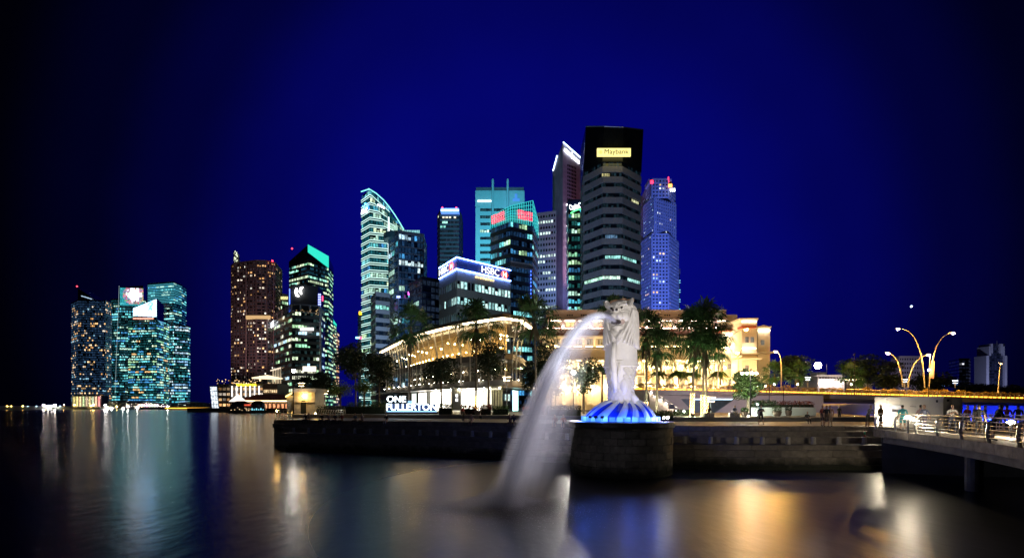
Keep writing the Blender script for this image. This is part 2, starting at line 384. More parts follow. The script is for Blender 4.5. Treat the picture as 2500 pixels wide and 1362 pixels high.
sb = MB().prism([(GX(292, 899), 899), (GX(350, 905), 905), (GX(356, 925), 925), (GX(293, 925), 925)], z, [GZ(701, 899), GZ(697, 905), GZ(697, 905), GZ(701, 899)]); sb.build('crown', GLASS, t)
LED = window_mat('led_display')
def led(parent, name, a, b, z0, z1, colf, nx=10, nz=6, slope=0):
    m = MB(); a = Vector(a); b = Vector(b)
    for i in range(nx):
        for j in range(nz):
            u = a + (b - a) * (i / nx); v = a + (b - a) * ((i + .93) / nx)
            za, zb_ = lerp(z0, z1, j / nz), lerp(z0, z1, (j + .93) / nz)
            c = colf(i / (nx - 1), j / max(1, nz - 1))
            if c: m.quad((u.x, u.y, za), (v.x, v.y, za), (v.x, v.y, zb_), (u.x, u.y, zb_), col=c)
    return m.build(name, LED, parent, colors=True)
rg = random.Random(5)
def pinkdisp(u, v):
    d = math.hypot((u - .62) * 1.2, v - .62); g = max(0, 1.25 - d * 1.7)
    if g < .2: return (.03, .35, .4)
    return (g * 3.2, g * 2.8 + .3, g * 3 + .4) if d < .42 * rg.uniform(.6, 1.2) else (.5 * rg.uniform(.3, 1.5), .38 * rg.uniform(.4, 1.3), .42 * rg.uniform(.4, 1.3))
led(t, 'display', (GX(293, 898), 898, 0), (GX(350, 904), 904, 0), GZ(745, 898), GZ(702, 898), pinkdisp, 16, 12)
MB().tube([W(291, 697, 897), W(281, 960, 897)], .16, 5).build('edge_light', E('edge_dim', (.6, .8, .85), .7, False), t)
t, P_, z, fh = tower('office_tower', 'tower of green-lit floors under a peaked glowing white crown with a blue emblem', [(312, 822), (383, 812), (400, 835)], 782, 34,
      make_lit(3, TEALF + TEALF + GREEN + WARM[:1], (.3, .7, .9), dim=(.01, .08, .09), dimp=.9), bandm=DARKC, ww=2.2, band=.36)
cw = window_mat('crown_panels')
A, B, C_ = (GX(325, 818), 818), (GX(383, 811.5), 811.5), (GX(400, 835), 835)
cm = MB().prism([A, B, C_, (GX(330, 850), 850)], z - 1, [GZ(752, 818), GZ(728, 811.5), GZ(745, 835), GZ(752, 818)]); cm.build('crown', GLASS, t)
pm = MB()
for i in range(5):
    u0, u1 = i / 5 + .008, (i + 1) / 5 - .012
    p0, p1 = Vector((*A, 0)).lerp(Vector((*B, 0)), u0), Vector((*A, 0)).lerp(Vector((*B, 0)), u1)
    t0, t1 = lerp(GZ(753, 818), GZ(730, 811.5), u0), lerp(GZ(753, 818), GZ(730, 811.5), u1); zb = z + 4 + 2 * (4 - i) * .3
    MB().add([(p0.x, p0.y - .4, zb), (p1.x, p1.y - .4, zb), (p1.x, p1.y - .4, t1), (p0.x, p0.y - .4, t0)], [(0, 1, 2, 3)], col=(1.6, 2.6, 3.6)).build('crown_panel', LED, t, colors=True)
MB().add([(B[0], B[1] - .3, z), (C_[0], C_[1] - .3, z - 8), (C_[0], C_[1] - .3, GZ(748, 835)), (B[0], B[1] - .3, GZ(731, 811))], [(0, 1, 2, 3)], col=(.12, .4, .62)).build('crown_panel', LED, t, colors=True)
EMB = E('emblem_blue', (.04, .3, 1), 9, sample=False); EMG = E('emblem_teal', (.1, .9, .6), 2, sample=False)
e = W(367, 748, 811); em = MB()
em.tube([e + Vector((-3, 0, -6)), e + Vector((1, 0, -1)), e + Vector((-3, 0, 3)), e + Vector((1, 0, 7))], 1.5, 5, 0); em.tube([e + Vector((3, 0, -6)), e + Vector((-.5, -.6, -2)), e + Vector((3, 0, 3)), e + Vector((3, 0, 6))], 1.4, 5, 1)
em.build('emblem', [EMB, EMG], t)
MB().box(A[0] + 5, B[0] - 6, 811, 812.5, z + .2, z + 2.6, col=(1.3, .55, .4)).build('sky_lobby', WIN, t, colors=True)
t, P_, z, fh = tower('office_tower', 'tall tower with horizontal louvre bands at its top, rising behind the white-crowned tower', [(361, 915), (424, 900), (444, 925)], 690, 46,
      make_lit(4, TEALF, (.1, .5, .8), dim=(.01, .08, .11), dimp=.9), Yr=900, bandm=M('louvre', (.16, .3, .34), .4), ww=3.0, band=.4)
lv = MB()
for i in range(12):
    zz = z - 2 - i * 2.9
    for a_, b_ in ((P_[0], P_[1]), (P_[1], P_[2])):
        lv2 = [a_, b_, (b_[0], b_[1] - .6), (a_[0], a_[1] - .6)][::-1]; MB().prism(lv2, zz, zz + .8).build('louvre', E('louvre_glow', (.1, .6, .75), .55, False), t)
t, P_, z, fh = tower('office_block', 'shoulder block with dense teal windows against the louvred tower', [(400, 882), (424, 872), (459, 884)], 797, 28,
      make_lit(5, TEALF + COOL, (.3, .6, .9), dim=(.01, .09, .11), dimp=.9), bandm=DARKC, ww=2.2, band=.36, depth=14)
# ---- second group
t, P_, z, fh = tower('residential_tower', 'brown residential tower with curved face and warm windows in vertical bays', [(563, 480), (570, 472), (600, 466), (625, 462), (652, 463), (673, 470)], 638, 46,
      make_lit(6, WARM + [(1.2, 1.15, 1.0)], (.1, .22, .35), cell=.7, dim=(.03, .02, .025), run=2), Yr=462, bandm=M('brown_wall', (.22, .16, .16), .7), ww=2.2, band=.42, piers=4.4, pw=.9)
for px in (601, 668): MB().tube([W(px, 640, 463), W(px, 930, 463)], .5, 5).build('edge_fin', M('pink_fin', (.45, .33, .33), .6), t)
sp = MB().prism([(GX(570, 473), 473), (GX(584, 470), 470), (GX(586, 485), 485), (GX(571, 485), 485)], GZ(700, 473), [GZ(611, 473), GZ(622, 470), GZ(622, 470), GZ(611, 473)]); sp.build('spire_block', DARKC, t)
tw = MB(); rg = random.Random(3)
for i in range(34):
    q = W(rg.uniform(571, 579 + 0), rg.uniform(614, 640), 469.5); s_ = rg.uniform(.25, .6); tw.box(q.x, q.x + s_, q.y - .1, q.y, q.z, q.z + s_ * 1.6, col=(1.2, 1.3, .9))
tw.build('lit_windows', WIN, t, colors=True, kind='stuff'); beacon(t, 665, 637, 462, .8)
q = MB().prism([(GX(600, 461.5), 461.5), (GX(660, 461.5), 461.5), (GX(660, 470), 470), (GX(600, 470), 470)], GZ(778, 461.5), GZ(770, 461.5)); q.build('refuge_floor', E('amber_floor', (1, .62, .25), .55, False), t)
t, P_, z, fh = tower('office_tower', 'tower with a glowing teal roof sign slanting down its crown', [(705, 525), (752, 505), (803, 528)], 640, 34,
      make_lit(7, GREEN + [(.5, 1.2, .9)], (.5, .8, 1.), dim=(.01, .05, .08), gain=.9), Yr=505, bandm=DARKC, ww=2.4, band=.42)
TEALS = E('teal_sign', (.02, .62, .45), 1.15, sample=False)
a, b = P_[1], P_[2]; cr = MB().prism([P_[0], a, b, P_[3]], z, [z + 6, GZ(597, 505), GZ(627, 528), z + 8]); cr.build('crown', GLASS, t)
sgn = MB().add([(a[0], a[1] - .5, GZ(616, 505)), (b[0], b[1] - .5, GZ(655, 528)), (b[0], b[1] - .5, GZ(626, 528)), (a[0], a[1] - .5, GZ(597, 505))], [(0, 1, 2, 3)]); sgn.build('sign_panel', TEALS, t)
beacon(t, 713, 607, 515, .8)
t, P_, z, fh = tower('office_tower', 'dark windowless-topped tower bearing a white two-stroke emblem', [(704, 470), (712, 452), (776, 458)], 700, 24,
      make_lit(8, GREEN + COOL, (.05, .15, .5), dim=(.006, .02, .022)), Yr=452, bandm=DARKC, ww=2.6, band=.4)
MB().prism(offset(P_, -.3), GZ(752, 452), z + 2).build('blank_crown', M('black_cladding', (.035, .04, .045), .4), t)
e = W(731, 712, 451); em = MB()
em.tube([e + Vector((-2.6, 0, 3.2)), e + Vector((-3.1, 0, 0)), e + Vector((-2.3, 0, -3.2)), e + Vector((-.4, 0, -4))], [.8, 1.3, 1.2, .6], 6)
em.tube([e + Vector((3.2, 0, 4)), e + Vector((1.2, 0, 3.0)), e + Vector((.7, 0, .2)), e + Vector((1.7, 0, -2.2))], [.5, 1.2, 1.3, .7], 6); em.build('emblem', E('emblem_white', (1, .98, .95), 4, False), t)
BLUEN = E('blue_neon', (.06, .16, 1), 3, sample=False)
MB().tube([W(707, 705, 450), W(707, 770, 450)], .35, 5).build('neon_strip', BLUEN, t)
MB().prism([(GX(775, 455), 455), (GX(785, 460), 460), (GX(785, 463), 463), (GX(775, 458), 458)], GZ(768, 455), GZ(715, 455)).build('neon_panel', DARKC, t)
nb = MB()
for i in range(7):
    for j in range(2): nb.pbox(777 + j * 3.5, 779.5 + j * 3.5, 717 + i * 6, 721 + i * 6, 454.5, .3)
nb.build('neon_sign', E('violet_neon', (.25, .3, 1), 3, False), t)
MB().pbox(786, 788.5, 722, 735, 454.5, .4).build('neon_sign', E('red_neon', (1, .05, .15), 3, False), t)
t, P_, z, fh = tower('office_block', 'narrow block with two blue neon strips on its roof', [(672, 500), (688, 492), (706, 500)], 726, 22,
      make_lit(9, GREEN, (.2, .5, .7), dim=(.01, .03, .04)), bandm=DARKC, ww=2.4, band=.4)
for px in (675, 679): MB().tube([W(px, 697, 491), W(px, 724, 491)], .5, 5).build('neon_strip', BLUEN, t)
MB().pbox(684, 706, 724, 730, 491, 2, col=(.9, .85, .35)).build('roof_lattice', WIN, t, colors=True)
t, P_, z, fh = tower('office_block', 'wide dark glass office block with white letters on its side and terrace top', [(660, 475), (712, 415), (780, 424)], 760, 15,
      make_lit(10, GREEN + [(1.2, 1.2, .9), COOL[0]], (.1, .35, .7), dim=(.012, .03, .03), gain=.9), Yr=415, bandm=M('dark_bands', (.06, .075, .08), .35), ww=2.2, band=.45, cat='office block', top=False)
MB().prism(P_, z - .2, z + .4).build('terrace_floor', CONC, t)
tr = GZ(757, 415)
MB().prism(offset(P_, -.3), tr + 4.6, tr + 5.4).build('roof_slab', METAL, t)
for px in (665, 677, 689, 700, 712, 733, 757, 779):
    Yq = lerp(475, 415, (px - 660) / 52) if px < 712 else lerp(415, 424, (px - 712) / 68)
    MB().obox((GX(px, Yq), Yq, tr + 2.3), (.8, .8, 4.8)).build('terrace_column', PALE, t)
w = MB(); rg = random.Random(2)
for i in range(40):
    w.ball(W(rg.uniform(714, 778), rg.uniform(762, 775) - 6, 420), rg.uniform(.12, .3), 5, 4, col=(1.4, .9, .4))
w.build('terrace_lamps', WIN, t, colors=True, kind='stuff')
MB().pbox(733, 765, 800, 806, 414, .6).build('light_bar', E('bar_white', (1, .95, .9), 4, False), t)
MB().pbox(739, 771, 894, 906, 414, .6).build('lit_billboard', E('bill_warm', (1, .85, .68), 1.5, False), t)
sign('letter_sign', 'OUE', W(660, 800, 474), W(673, 790, 459), 5, WHT, t, bold=.25, proud=1.5)
MB().pbox(780, 783, 750, 920, 420, 2).build('edge_fin', PALE, t)
pv = MB()
for i in range(4): MB().pbox(665 + i * 6, 668 + i * 6, 900 - i * 1.5, 936, 409, 1.2).build('portico_column', WHITE, t)
MB().add([(GX(660, 408.5), 408.5, GZ(906, 408.5)), (GX(686, 408.5), 408.5, GZ(899, 408.5)), (GX(686, 408.5), 408.5, GZ(896, 408.5)), (GX(660, 408.5), 408.5, GZ(903, 408.5)),
          (GX(660, 412), 412, GZ(906, 412)), (GX(686, 412), 412, GZ(899, 412)), (GX(686, 412), 412, GZ(896, 412)), (GX(660, 412), 412, GZ(903, 412))],
         [(0, 1, 2, 3), (7, 6, 5, 4), (0, 4, 5, 1), (1, 5, 6, 2), (2, 6, 7, 3), (3, 7, 4, 0)]).build('portico_beam', E('warm_beam', (1, .8, .6), .9, False), t)
t, P_, z, fh = tower('office_tower', 'slim tower with a teal wedge on top, past the dark glass block edge', [(800, 590), (804, 585), (812, 592)], 790, 26, make_lit(11, GREEN + WARM[:1], (.4, .7), dim=(.02, .07, .07)), bandm=DARKC, ww=2.2)
MB().prism(P_[:3] + [P_[3]], z, [z + 14, z + 12, z + 2, z + 4]).build('wedge_crown', TEALS, t)
t, P_, z, fh = tower('apartment_tower', 'slim tower of amber windows beside the teal wedge tower', [(811, 640), (815, 636), (820, 645)], 808, 24, make_lit(12, WARM, (.6, .9), dim=(.05, .03, .02)), bandm=DARKC, ww=2.6)
# ---- central left
t, P_, z, fh = tower('hotel_tower', 'thin far tower with a yellow crest sign at its top, beside the curved-top tower', [(873, 700), (876, 690), (890, 695)], 770, 26, make_lit(13, COOL, (.02, .05), dim=(.01, .03, .05)), core=GLASSB, bandm=M('steel_blue', (.12, .16, .22), .4), ww=3)
MB().pbox(876, 883, 760, 768, 688, 2).build('crest_sign', E('yellow_sign', (1, .6, .02), 2.2, False), t)
MB().pbox(868, 877, 822, 826, 684, 1.5).build('neon_sign', E('cyan_neon', (.2, .7, 1), 4, False), t); MB().pbox(877, 884, 822, 827, 684, 1.5).build('neon_sign', E('red_neon', (1, .05, .15), 3, False), t)
KX = [(900, 463), (918, 474), (936, 490), (950, 507), (964, 527), (976, 546), (986, 563)]
def kpoly(zz):
    py = HZ - (zz - CH) * F / 415
    if py < 464: return None
    xr = 986
    for (x0, y0), (x1, y1) in zip(KX, KX[1:]):
        if y0 <= py <= y1: xr = lerp(x0, x1, (py - y0) / (y1 - y0))
    fr = [(GX(882, 424), 424), (GX(903, 412), 412)]
    if xr > 908: fr += [(GX(lerp(903, xr, .5), 416), 416 + .0), (GX(xr, 430), 430)]
    else: fr += [(GX(908, 414), 414)]
    return fr + [(fr[-1][0] + 6, 450), (fr[0][0] - 4, 450)]
LINE = E('floor_line', (.66, 1., .92), 1.25, sample=False)
t, P_, z, fh = tower('office_tower', 'tower with curved sloping top and bright white lines along every floor', [(882, 424), (903, 412), (945, 416), (986, 430)], 463, 29,
      make_lit(14, TEALF + GREEN[:2], (.1, .3, .6, .9), dim=(.01, .09, .11), dimp=1., gain=.65, run=8), Yr=412, bandm=M('teal_band', (.07, .2, .19), .4), ww=2.3, band=.4, strip=LINE, polyfn=kpoly, top=False)
cv = [W(x, y - 2, 414 + (x - 900) * .19) for x, y in KX]; MB().tube([W(882, 468, 424), W(900, 462, 412)] + cv, .45, 5).build('roof_edge_light', E('edge_teal', (.25, .9, .8), 1.3, False), t)
MB().tube([W(949, 530, 411), W(949, 570, 411), W(949, 640, 411)], [.5, .9, .5], 6).build('mast', E('mast_white', (.8, 1, 1), 1.5, False), t)
sign('letter_sign', 'ANZ', W(884, 519, 423), W(900, 514, 414), 3.4, WHT, t, bold=.15, proud=1.)
e = W(893, 505, 417); MB().ball(e + Vector((0, -1.5, 1.8)), .9, 8, 6).tube([e + Vector((-2, -1.5, 0)), e + Vector((0, -1.5, -2.4)), e + Vector((2, -1.5, 0))], .6, 5).build('emblem', EMB, t)
MB().add([W(922, 497, 414), W(939, 506, 416), W(939, 511, 416), W(922, 502, 414)], [(0, 1, 2, 3)]).build('lit_sign', E('glare_white', (.85, .95, 1), 3, False), t)
t, P_, z, fh = tower('office_tower', 'dark tower framed by pale metal gridlines, its top a bare open frame', [(948, 402), (972, 382), (1035, 390)], 570, 27,
      make_lit(15, TEALF + COOL, (.02, .08, .15, .6), dim=(.008, .03, .08), dimp=.9, gain=.8, run=6), Yr=382, core=GLASSB, bandm=M('frame_metal', (.24, .28, .33), .4, .3), ww=2.3, band=.16, piers=17, pw=.7)
MB().lathe([(11, 0), (11, 4.5), (10, 5)], (GX(968, 395), 400, z), 20).build('plant_drum', M('drum_teal', (.1, .25, .25), .4), t)
for i in range(10): MB().pbox(985 + i * 4, 988 + i * 4, 562, 570, 391, .6, col=(.25, .6, .6)).build('roof_fin', WIN, t, colors=True)
MB().pbox(968, 977, 722, 727, 379, .5).build('neon_sign', E('violet_neon', (.25, .3, 1), 3, False), t); MB().pbox(996, 999, 712, 720, 379, .5).build('neon_sign', E('magenta_neon', (1, .1, .9), 3, False), t)
t, P_, z, fh = tower('office_block', 'short stone-banded block with ribbon windows below the floor-lit tower', [(905, 372), (917, 352), (952, 358)], 722, 13, make_lit(16, TEAL, (.0, .06), dim=(.012, .015, .015)), Yr=352, bandm=M('tan_stone', (.34, .29, .26), .75), ww=2.4, band=.5, cat='office block')
t, P_, z, fh = tower('glass_tower', 'unlit dark glass block wedged beside the corner bank block', [(998, 352), (1030, 332), (1074, 340)], 682, 20, make_lit(17, TEAL, (.0, .04), dim=(.008, .014, .028), dimp=.8), Yr=332, core=GLASSB, bandm=M('dark_blue_band', (.02, .025, .05), .25), ww=3, band=.2)
t, P_, z, fh = tower('office_tower', 'slim dark tower with a glowing blue crown ring and two red beacons', [(1067, 640), (1074, 622), (1121, 622), (1128, 640)], 518, 44,
      make_lit(18, TEAL + [(1.2, 1.2, .8)], (.0, .03, .12), dim=(.012, .014, .03)), Yr=622, bandm=M('grey_violet', (.12, .11, .14), .6), ww=2.4, band=.45)
MB().pbox(1076, 1120, 508, 519, 617, 14).build('crown_ring', E('blue_crown', (.1, .25, 1), 1.1, False), t); MB().pbox(1076, 1120, 511, 515, 616.2, .6).build('crown_light', E('pale_blue_light', (.55, .8, 1), 2.2, False), t)
for px in (1080, 1088, 1096, 1108): MB().pbox(px, px + 5, 529, 532, 621, .5, col=(1.5, 1.4, 1.)).build('window', WIN, t, colors=True)
beacon(t, 1080, 507, 623); beacon(t, 1114, 507, 623)
# ---- bank block with blue-white roof lines
HS = [(1072, 313), (1115, 290), (1247, 318)]
t, P_, z, fh = tower('bank_building', 'corner bank block with glowing blue-white roof lines and large white letters with red hexagons', HS, 683, 8,
      make_lit(19, [(.75, 1.25, 1.2), (.95, 1.35, 1.25), (.5, 1.0, 1.0)], (.25, .6, .9), dim=(.02, .05, .06), gain=.9, run=2), Yr=290, bandm=M('beige_stone', (.42, .38, .33), .75, rnd=.05), ww=2.6, band=.5, piers=2.6, pw=.5, single=True, top=False, cat='bank')
zs0, zs1 = GZ(657, 290), GZ(629, 290)
MB().prism(P_, z - .1, zs0).build('upper_wall', MATS['beige_stone'], t)
MB().prism(offset(P_, .4), zs0, zs1).build('sign_fascia', M('black_fascia', (.02, .03, .09), .5), t)
HL = E('roof_line_light', (.14, .28, 1), 26, sample=True)
for zz in (zs0, zs1):
    for a, b in ((P_[0], P_[1]), (P_[1], P_[2])):
        MB().tube([(a[0], a[1] - .8, zz), (b[0], b[1] - .8, zz)], .26, 6).build('roof_line_light', HL, t)
zc = (zs0 + zs1) / 2 - .4; HSB = E('letter_white', (1, 1, 1), 1.6, False)
def on(a, b, u, zz): return Vector((lerp(a[0], b[0], u), lerp(a[1], b[1], u), zz))
sign('letters', 'HSBC', on(P_[0], P_[1], .08, zc), on(P_[0], P_[1], .62, zc), 3.9, HSB, t, bold=.03, proud=.9)
sign('letters', 'HSBC', on(P_[1], P_[2], .42, zc), on(P_[1], P_[2], .75, zc), 4.1, HSB, t, bold=.03, proud=.9)
HR = E('emblem_red', (1, .1, .05), 1.4, False)
def hexlogo(c, d, w, h):
    d = d.normalized(); n = Vector((d.y, -d.x, 0)); up = Vector((0, 0, 1)); c = c + n * .9; m = MB()
    p = lambda x, y: c + d * (x * w) + up * (y * h)
    for f_ in (((-1, .0), (-.5, -.5), (-.5, .5)), ((1, 0), (.5, .5), (.5, -.5)), ((-.5, .5), (0, 0), (.5, .5)), ((-.5, -.5), (.5, -.5), (0, 0))):
        fr = [p(*q) for q in f_]; bk = [q - n * .3 for q in fr]; m.add(fr + bk, [(0, 1, 2), (5, 4, 3), (0, 3, 4, 1), (1, 4, 5, 2), (2, 5, 3, 0)], 0)
    fr = [p(-.5, -.5), p(.5, -.5), p(.5, .5), p(-.5, .5)]; m.add([q - n * .1 for q in fr], [(0, 1, 2, 3)], 1); m.build('hexagon_emblem', [HR, HSB], t)
dl = Vector((P_[1][0] - P_[0][0], P_[1][1] - P_[0][1], 0)); dr = Vector((P_[2][0] - P_[1][0], P_[2][1] - P_[1][1], 0))
hexlogo(on(P_[0], P_[1], .78, zc), dl, 3.4, 4.6); hexlogo(on(P_[1], P_[2], .86, zc), dr, 3.0, 4.6)
for i in range(8): o_ = on(P_[1], P_[2], .34 + i * .045, zs0 - 2.0); MB().obox(o_ + Vector((0, -.5, 0)), (1.2, .5, 1.3), col=(1.5, 1.1, .5)).build('window', WIN, t, colors=True)
# ---- tower with twin masts
t, P_, z, fh = tower('office_tower', 'pale teal slab tower with two tall roof pillars and dark window slots', [(1161, 570), (1280, 570)], 474, 30,
      make_lit(20, TEAL, (.0, .1, .35), dim=(.01, .05, .06)), bandm=M('teal_concrete', (.30, .48, .48), .7), ww=3, band=.58)
MB().prism(offset(P_, -.2), GZ(505, 570), GZ(468, 570)).build('upper_wall', MATS['teal_concrete'], t); MB().prism(offset(P_, .5), z, GZ(457, 570)).build('roof_plant', DARKC, t)
for px in (1203, 1239.5): MB().lathe([(1.3, 0), (1.3, GZ(440, 566) - GZ(800, 566)), (.8, GZ(436, 566) - GZ(800, 566))], (GX(px, 566), 567, GZ(800, 566)), 10).build('roof_pillar', MATS['teal_concrete'], t)
for i in range(13): MB().pbox(1166 + i * 2.6, 1168 + i * 2.6, 489, 492, 569, .4).build('slot_light', WHT, t)
MB().pbox(1257, 1263, 473, 484, 569, .5).pbox(1252, 1269, 484, 491, 569, .5).build('emblem', E('emblem_deep_blue', (.02, .12, .6), .8, False), t)
MB().pbox(1161, 1172, 505, 760, 568.5, 2).build('corner_pier', MATS['teal_concrete'], t)
# ---- tower with red letters
ST = [(1197, 410), (1246, 393), (1301, 404), (1314, 432)]
t, P_, z, fh = tower('office_tower', 'faceted dark tower with red neon lettering in a glowing teal glass crown', ST, 540, 21,
      make_lit(21, TEALF + GREEN[:1], (.0, .15, .5), dim=(.008, .03, .08), dimp=.9, gain=.8, run=5), Yr=393, core=GLASSB, bandm=M('navy_band', (.035, .045, .07), .35), ww=2.6, band=.4, top=False)
ct = [GZ(529, 410), GZ(503, 393), GZ(490, 404), GZ(540, 432)]
MB().prism(P_, z - .1, ct + [ct[3], ct[0]]).build('crown', clear_glass('crown_glass', (.5, .8, .8), .2), t)
CG = E('crown_grid', (.04, .75, .72), .85, False)
for k in range(3):
    a, b = P_[k], P_[k + 1]
    n = (9, 10, 4)[k]
    for i in range(n + 1):
        u = i / n; q = on(a, b, u, z); MB().tube([q + Vector((0, -.15, 0)), q + Vector((0, -.15, lerp(ct[k], ct[k + 1], u) - z))], .16, 4).build('crown_mullion', CG, t)
    for j in range(6):
        v = (j + 1) / 6; MB().tube([on(a, b, 0, lerp(z, ct[k], v)) + Vector((0, -.15, 0)), on(a, b, 1, lerp(z, ct[k + 1], v)) + Vector((0, -.15, 0))], .16, 4).build('crown_transom', CG, t)
MB().prism(offset(P_, 5), z, z + 7).build('plant_room', E('teal_glow_wall', (.02, .4, .4), .5, False), t)
RN = E('red_letters', (1, .02, .05), 3, False)
for k, u0, u1, dz in ((0, .1, .74, 0), (1, .3, .95, 1.2)):
    for s_, zo in (('STRAITS', 5.6), ('TRADING', 1.9)):
        zz0 = z + zo + dz + (2 if k == 0 else 1.5); sign('red_letters', s_, on(P_[k], P_[k + 1], u0, zz0), on(P_[k], P_[k + 1], u1, zz0), 2.9, RN, t, bold=.06, proud=1.)
MB().prism([on(P_[1], P_[2], .0, 0)[:2], on(P_[1], P_[2], 1., 0)[:2], (P_[2][0], P_[2][1] + 12), (P_[1][0], P_[1][1] + 12)], GZ(650, 393), GZ(636, 393)).build('sky_terrace', M('white_soffit', (.6, .55, .55), .6), t)
nb = [MB().tube([W(1296, 660 + i * 9, 402), W(1296, 665 + i * 9, 402)], .3, 4).build('neon_strip', BLUEN, t) for i in range(9)]
# ---- pale grid block and triangular tower
t, P_, z, fh = tower('office_block', 'pale grid-windowed slab with rows of small lights, beside the blade-like tower', [(1311, 478), (1358, 472)], 527, 34, make_lit(22, [(.9, 1.2, 1.1)], (.0, .05, .1, .7), dim=(.006, .02, .02)), bandm=M('sea_grey', (.30, .42, .42), .7), ww=2.5, band=.5, piers=2.5, pw=.9)
a, b, c = (GX(1349, 500), 500), (GX(1374, 478), 478), (GX(1418, 492), 492); d = (GX(1419, 520), 520)
t = thing('office_tower', 'tall blade-like tower with sharply sloped roof edged in white light', 'tower', (b[0], b[1] + 15, 3.))
MB().prism([a, b, c, d], 3, [GZ(418, 500), GZ(349, 478), GZ(387, 492), GZ(400, 520)]).build('shaft', M('rose_concrete', (.40, .36, .44), .7, scale=.2), t)
cw_ = MB(); dk = M('slot_glass', (.01, .012, .03), .15)
for i in range(30):
    for j in range(6):
        u0, u1 = .25 + j * .085, .25 + j * .085 + .06; z0_, z1_ = GZ(405 + i * 9, 485), GZ(410.5 + i * 9, 485)
        p, q = on(b, c, u0, 0), on(b, c, u1, 0); cw_.add([(p.x, p.y - .05, z1_), (q.x, q.y - .05, z1_), (q.x, q.y - .05, z0_), (p.x, p.y - .05, z0_), (p.x, p.y + .4, z1_), (q.x, q.y + .4, z1_), (q.x, q.y + .4, z0_), (p.x, p.y + .4, z0_)],
            [(0, 1, 2, 3), (0, 4, 5, 1), (1, 5, 6, 2), (2, 6, 7, 3), (3, 7, 4, 0)])
cw_.build('window_slots', dk, t, kind='stuff')
ED = E('edge_white', (.6, .8, 1), 4, False)
MB().tube([W(1375, 347, 477), W(1419, 386, 491)], .45, 5).build('roof_edge_light', ED, t); MB().tube([W(1360, 380, 488), W(1350, 417, 498)], .5, 5).build('roof_edge_light', ED, t)
rg = random.Random(14)
for i in range(13):                                               # a glaring slanted sign whose lettering cannot be read
    u = i / 12; q = W(lerp(1379, 1413, u), lerp(366, 396, u), lerp(477.5, 489.5, u)); MB().obox(q + Vector((0, 0, .6 if i == 6 else 0)), (1.05, .5, 5.6 if i == 6 else rg.uniform(2.6, 3.4)), 0).build('sign_stroke', WHT, t)
for i in range(12): MB().ball(W(1384 + i * .2, 500 + i * 17, 478.5), .7, 6, 5).build('facade_light', E('facade_spot', (1, .9, .95), 5, False), t)
t, P_, z, fh = tower('office_tower', 'tower with green-lit floors and a bright blue-white script sign at its roof corner', [(1387, 402), (1432, 402)], 520, 25, make_lit(23, TEALF + GREEN, (.3, .6, .8), dim=(.01, .08, .08), dimp=.9, gain=.75, run=5), bandm=DARKC, ww=2.4, band=.38)
MB().prism(P_, z, GZ(487, 402)).build('sign_block', M('blue_fascia', (.01, .02, .09), .4), t)
sign('letters', 'CapitaCom', W(1390, 509, 400), W(1429, 500, 400), 4.2, WHT, t, bold=.12, proud=1); sign('letters', 'Trust', W(1415, 517, 400), W(1426, 515, 400), 1.9, E('teal_letters', (.1, .8, 1), 2, False), t, proud=1)
MB().tube([W(1393, 521, 398), W(1404, 514, 398), W(1420, 510, 398)], [.3, .7, .2], 5).build('swoosh', E('green_neon', (.1, 1, .25), 2.5, False), t)
# ---- dark octagonal tower with yellow sign
MAYB = [(1424, 324), (1471, 310), (1520, 310), (1566, 324)]
t, P_, z, fh = tower('bank_tower', 'tallest tower, dark with wide pale bands, under a glowing yellow bank sign', MAYB, 395, 24,
      make_lit(24, TEAL + WARM[:1], (.0, .0, .0, .02), cell=.8, dim=(.006, .016, .022), gain=.6), Yr=310, bandm=M('grey_band', (.36, .34, .33), .7, scale=1.), ww=1.6, band=.56, single=True, top=False, inset=.9)
rg = random.Random(4)
for (x0, x1, fl, k, col) in ((1478, 1516, 14, 0, (.5, 1.2, 1.1)), (1521, 1556, 14, 1, (.4, 1., .9)), (1425, 1470, 12, 2, (.7, 1.3, 1.0)), (1472, 1515, 12, 0, (.9, 1.3, 1.1)), (1534, 1565, 12, 1, (.6, 1.2, 1.1)), (1474, 1500, 7, 0, (1.2, 1.0, .6)), (1436, 1460, 7, 2, (1.1, 1., .6)), (1544, 1562, 20, 1, (.9, .9, .5)), (1470, 1490, 22, 0, (.5, .45, .2)), (1478, 1508, 16, 0, (.15, .3, .5))):
    a, b = {0: (P_[1], P_[2]), 1: (P_[2], P_[3]), 2: (P_[0], P_[1])}[k]
    pa, pb = {0: (1471, 1520), 1: (1520, 1566), 2: (1424, 1471)}[k]
    n = max(1, int((x1 - x0) / 4)); zb = 3 + fl * fh + fh * .6
    for i in range(n):
        u0, u1 = (lerp(x0, x1, i / n) - pa) / (pb - pa), (lerp(x0, x1, (i + .85) / n) - pa) / (pb - pa); g = rg.uniform(.35, 1.1)
        p, q = on(a, b, u0, zb), on(a, b, u1, zb); dv = (Vector(b) - Vector(a)).normalized(); off = Vector((-dv.y, dv.x, 0)) * .7
        MB().quad(p + off, q + off, q + off + Vector((0, 0, fh * .3)), p + off + Vector((0, 0, fh * .3)), col=tuple(c_ * g for c_ in col)).build('window', WIN, t, colors=True)
cb = M('black_glass', (.012, .014, .014), .25, var=.3, scale=.1)
lo = [(p[0], p[1], z - .2) for p in P_]; hi = [(GX(px, Y), Y, GZ(py, Y)) for px, Y, py in ((1430, 322, 309), (1475, 306, 309), (1522, 306, 311), (1571, 322, 318))] + [(P_[4][0] + 2, P_[4][1], GZ(318, 322)), (P_[5][0], P_[5][1], GZ(309, 322))]
MB().add(lo + hi, [(5, 4, 3, 2, 1, 0), (6, 7, 8, 9, 10, 11)] + [(i, (i + 1) % 6, 6 + (i + 1) % 6, 6 + i) for i in range(6)]).build('crown', cb, t)
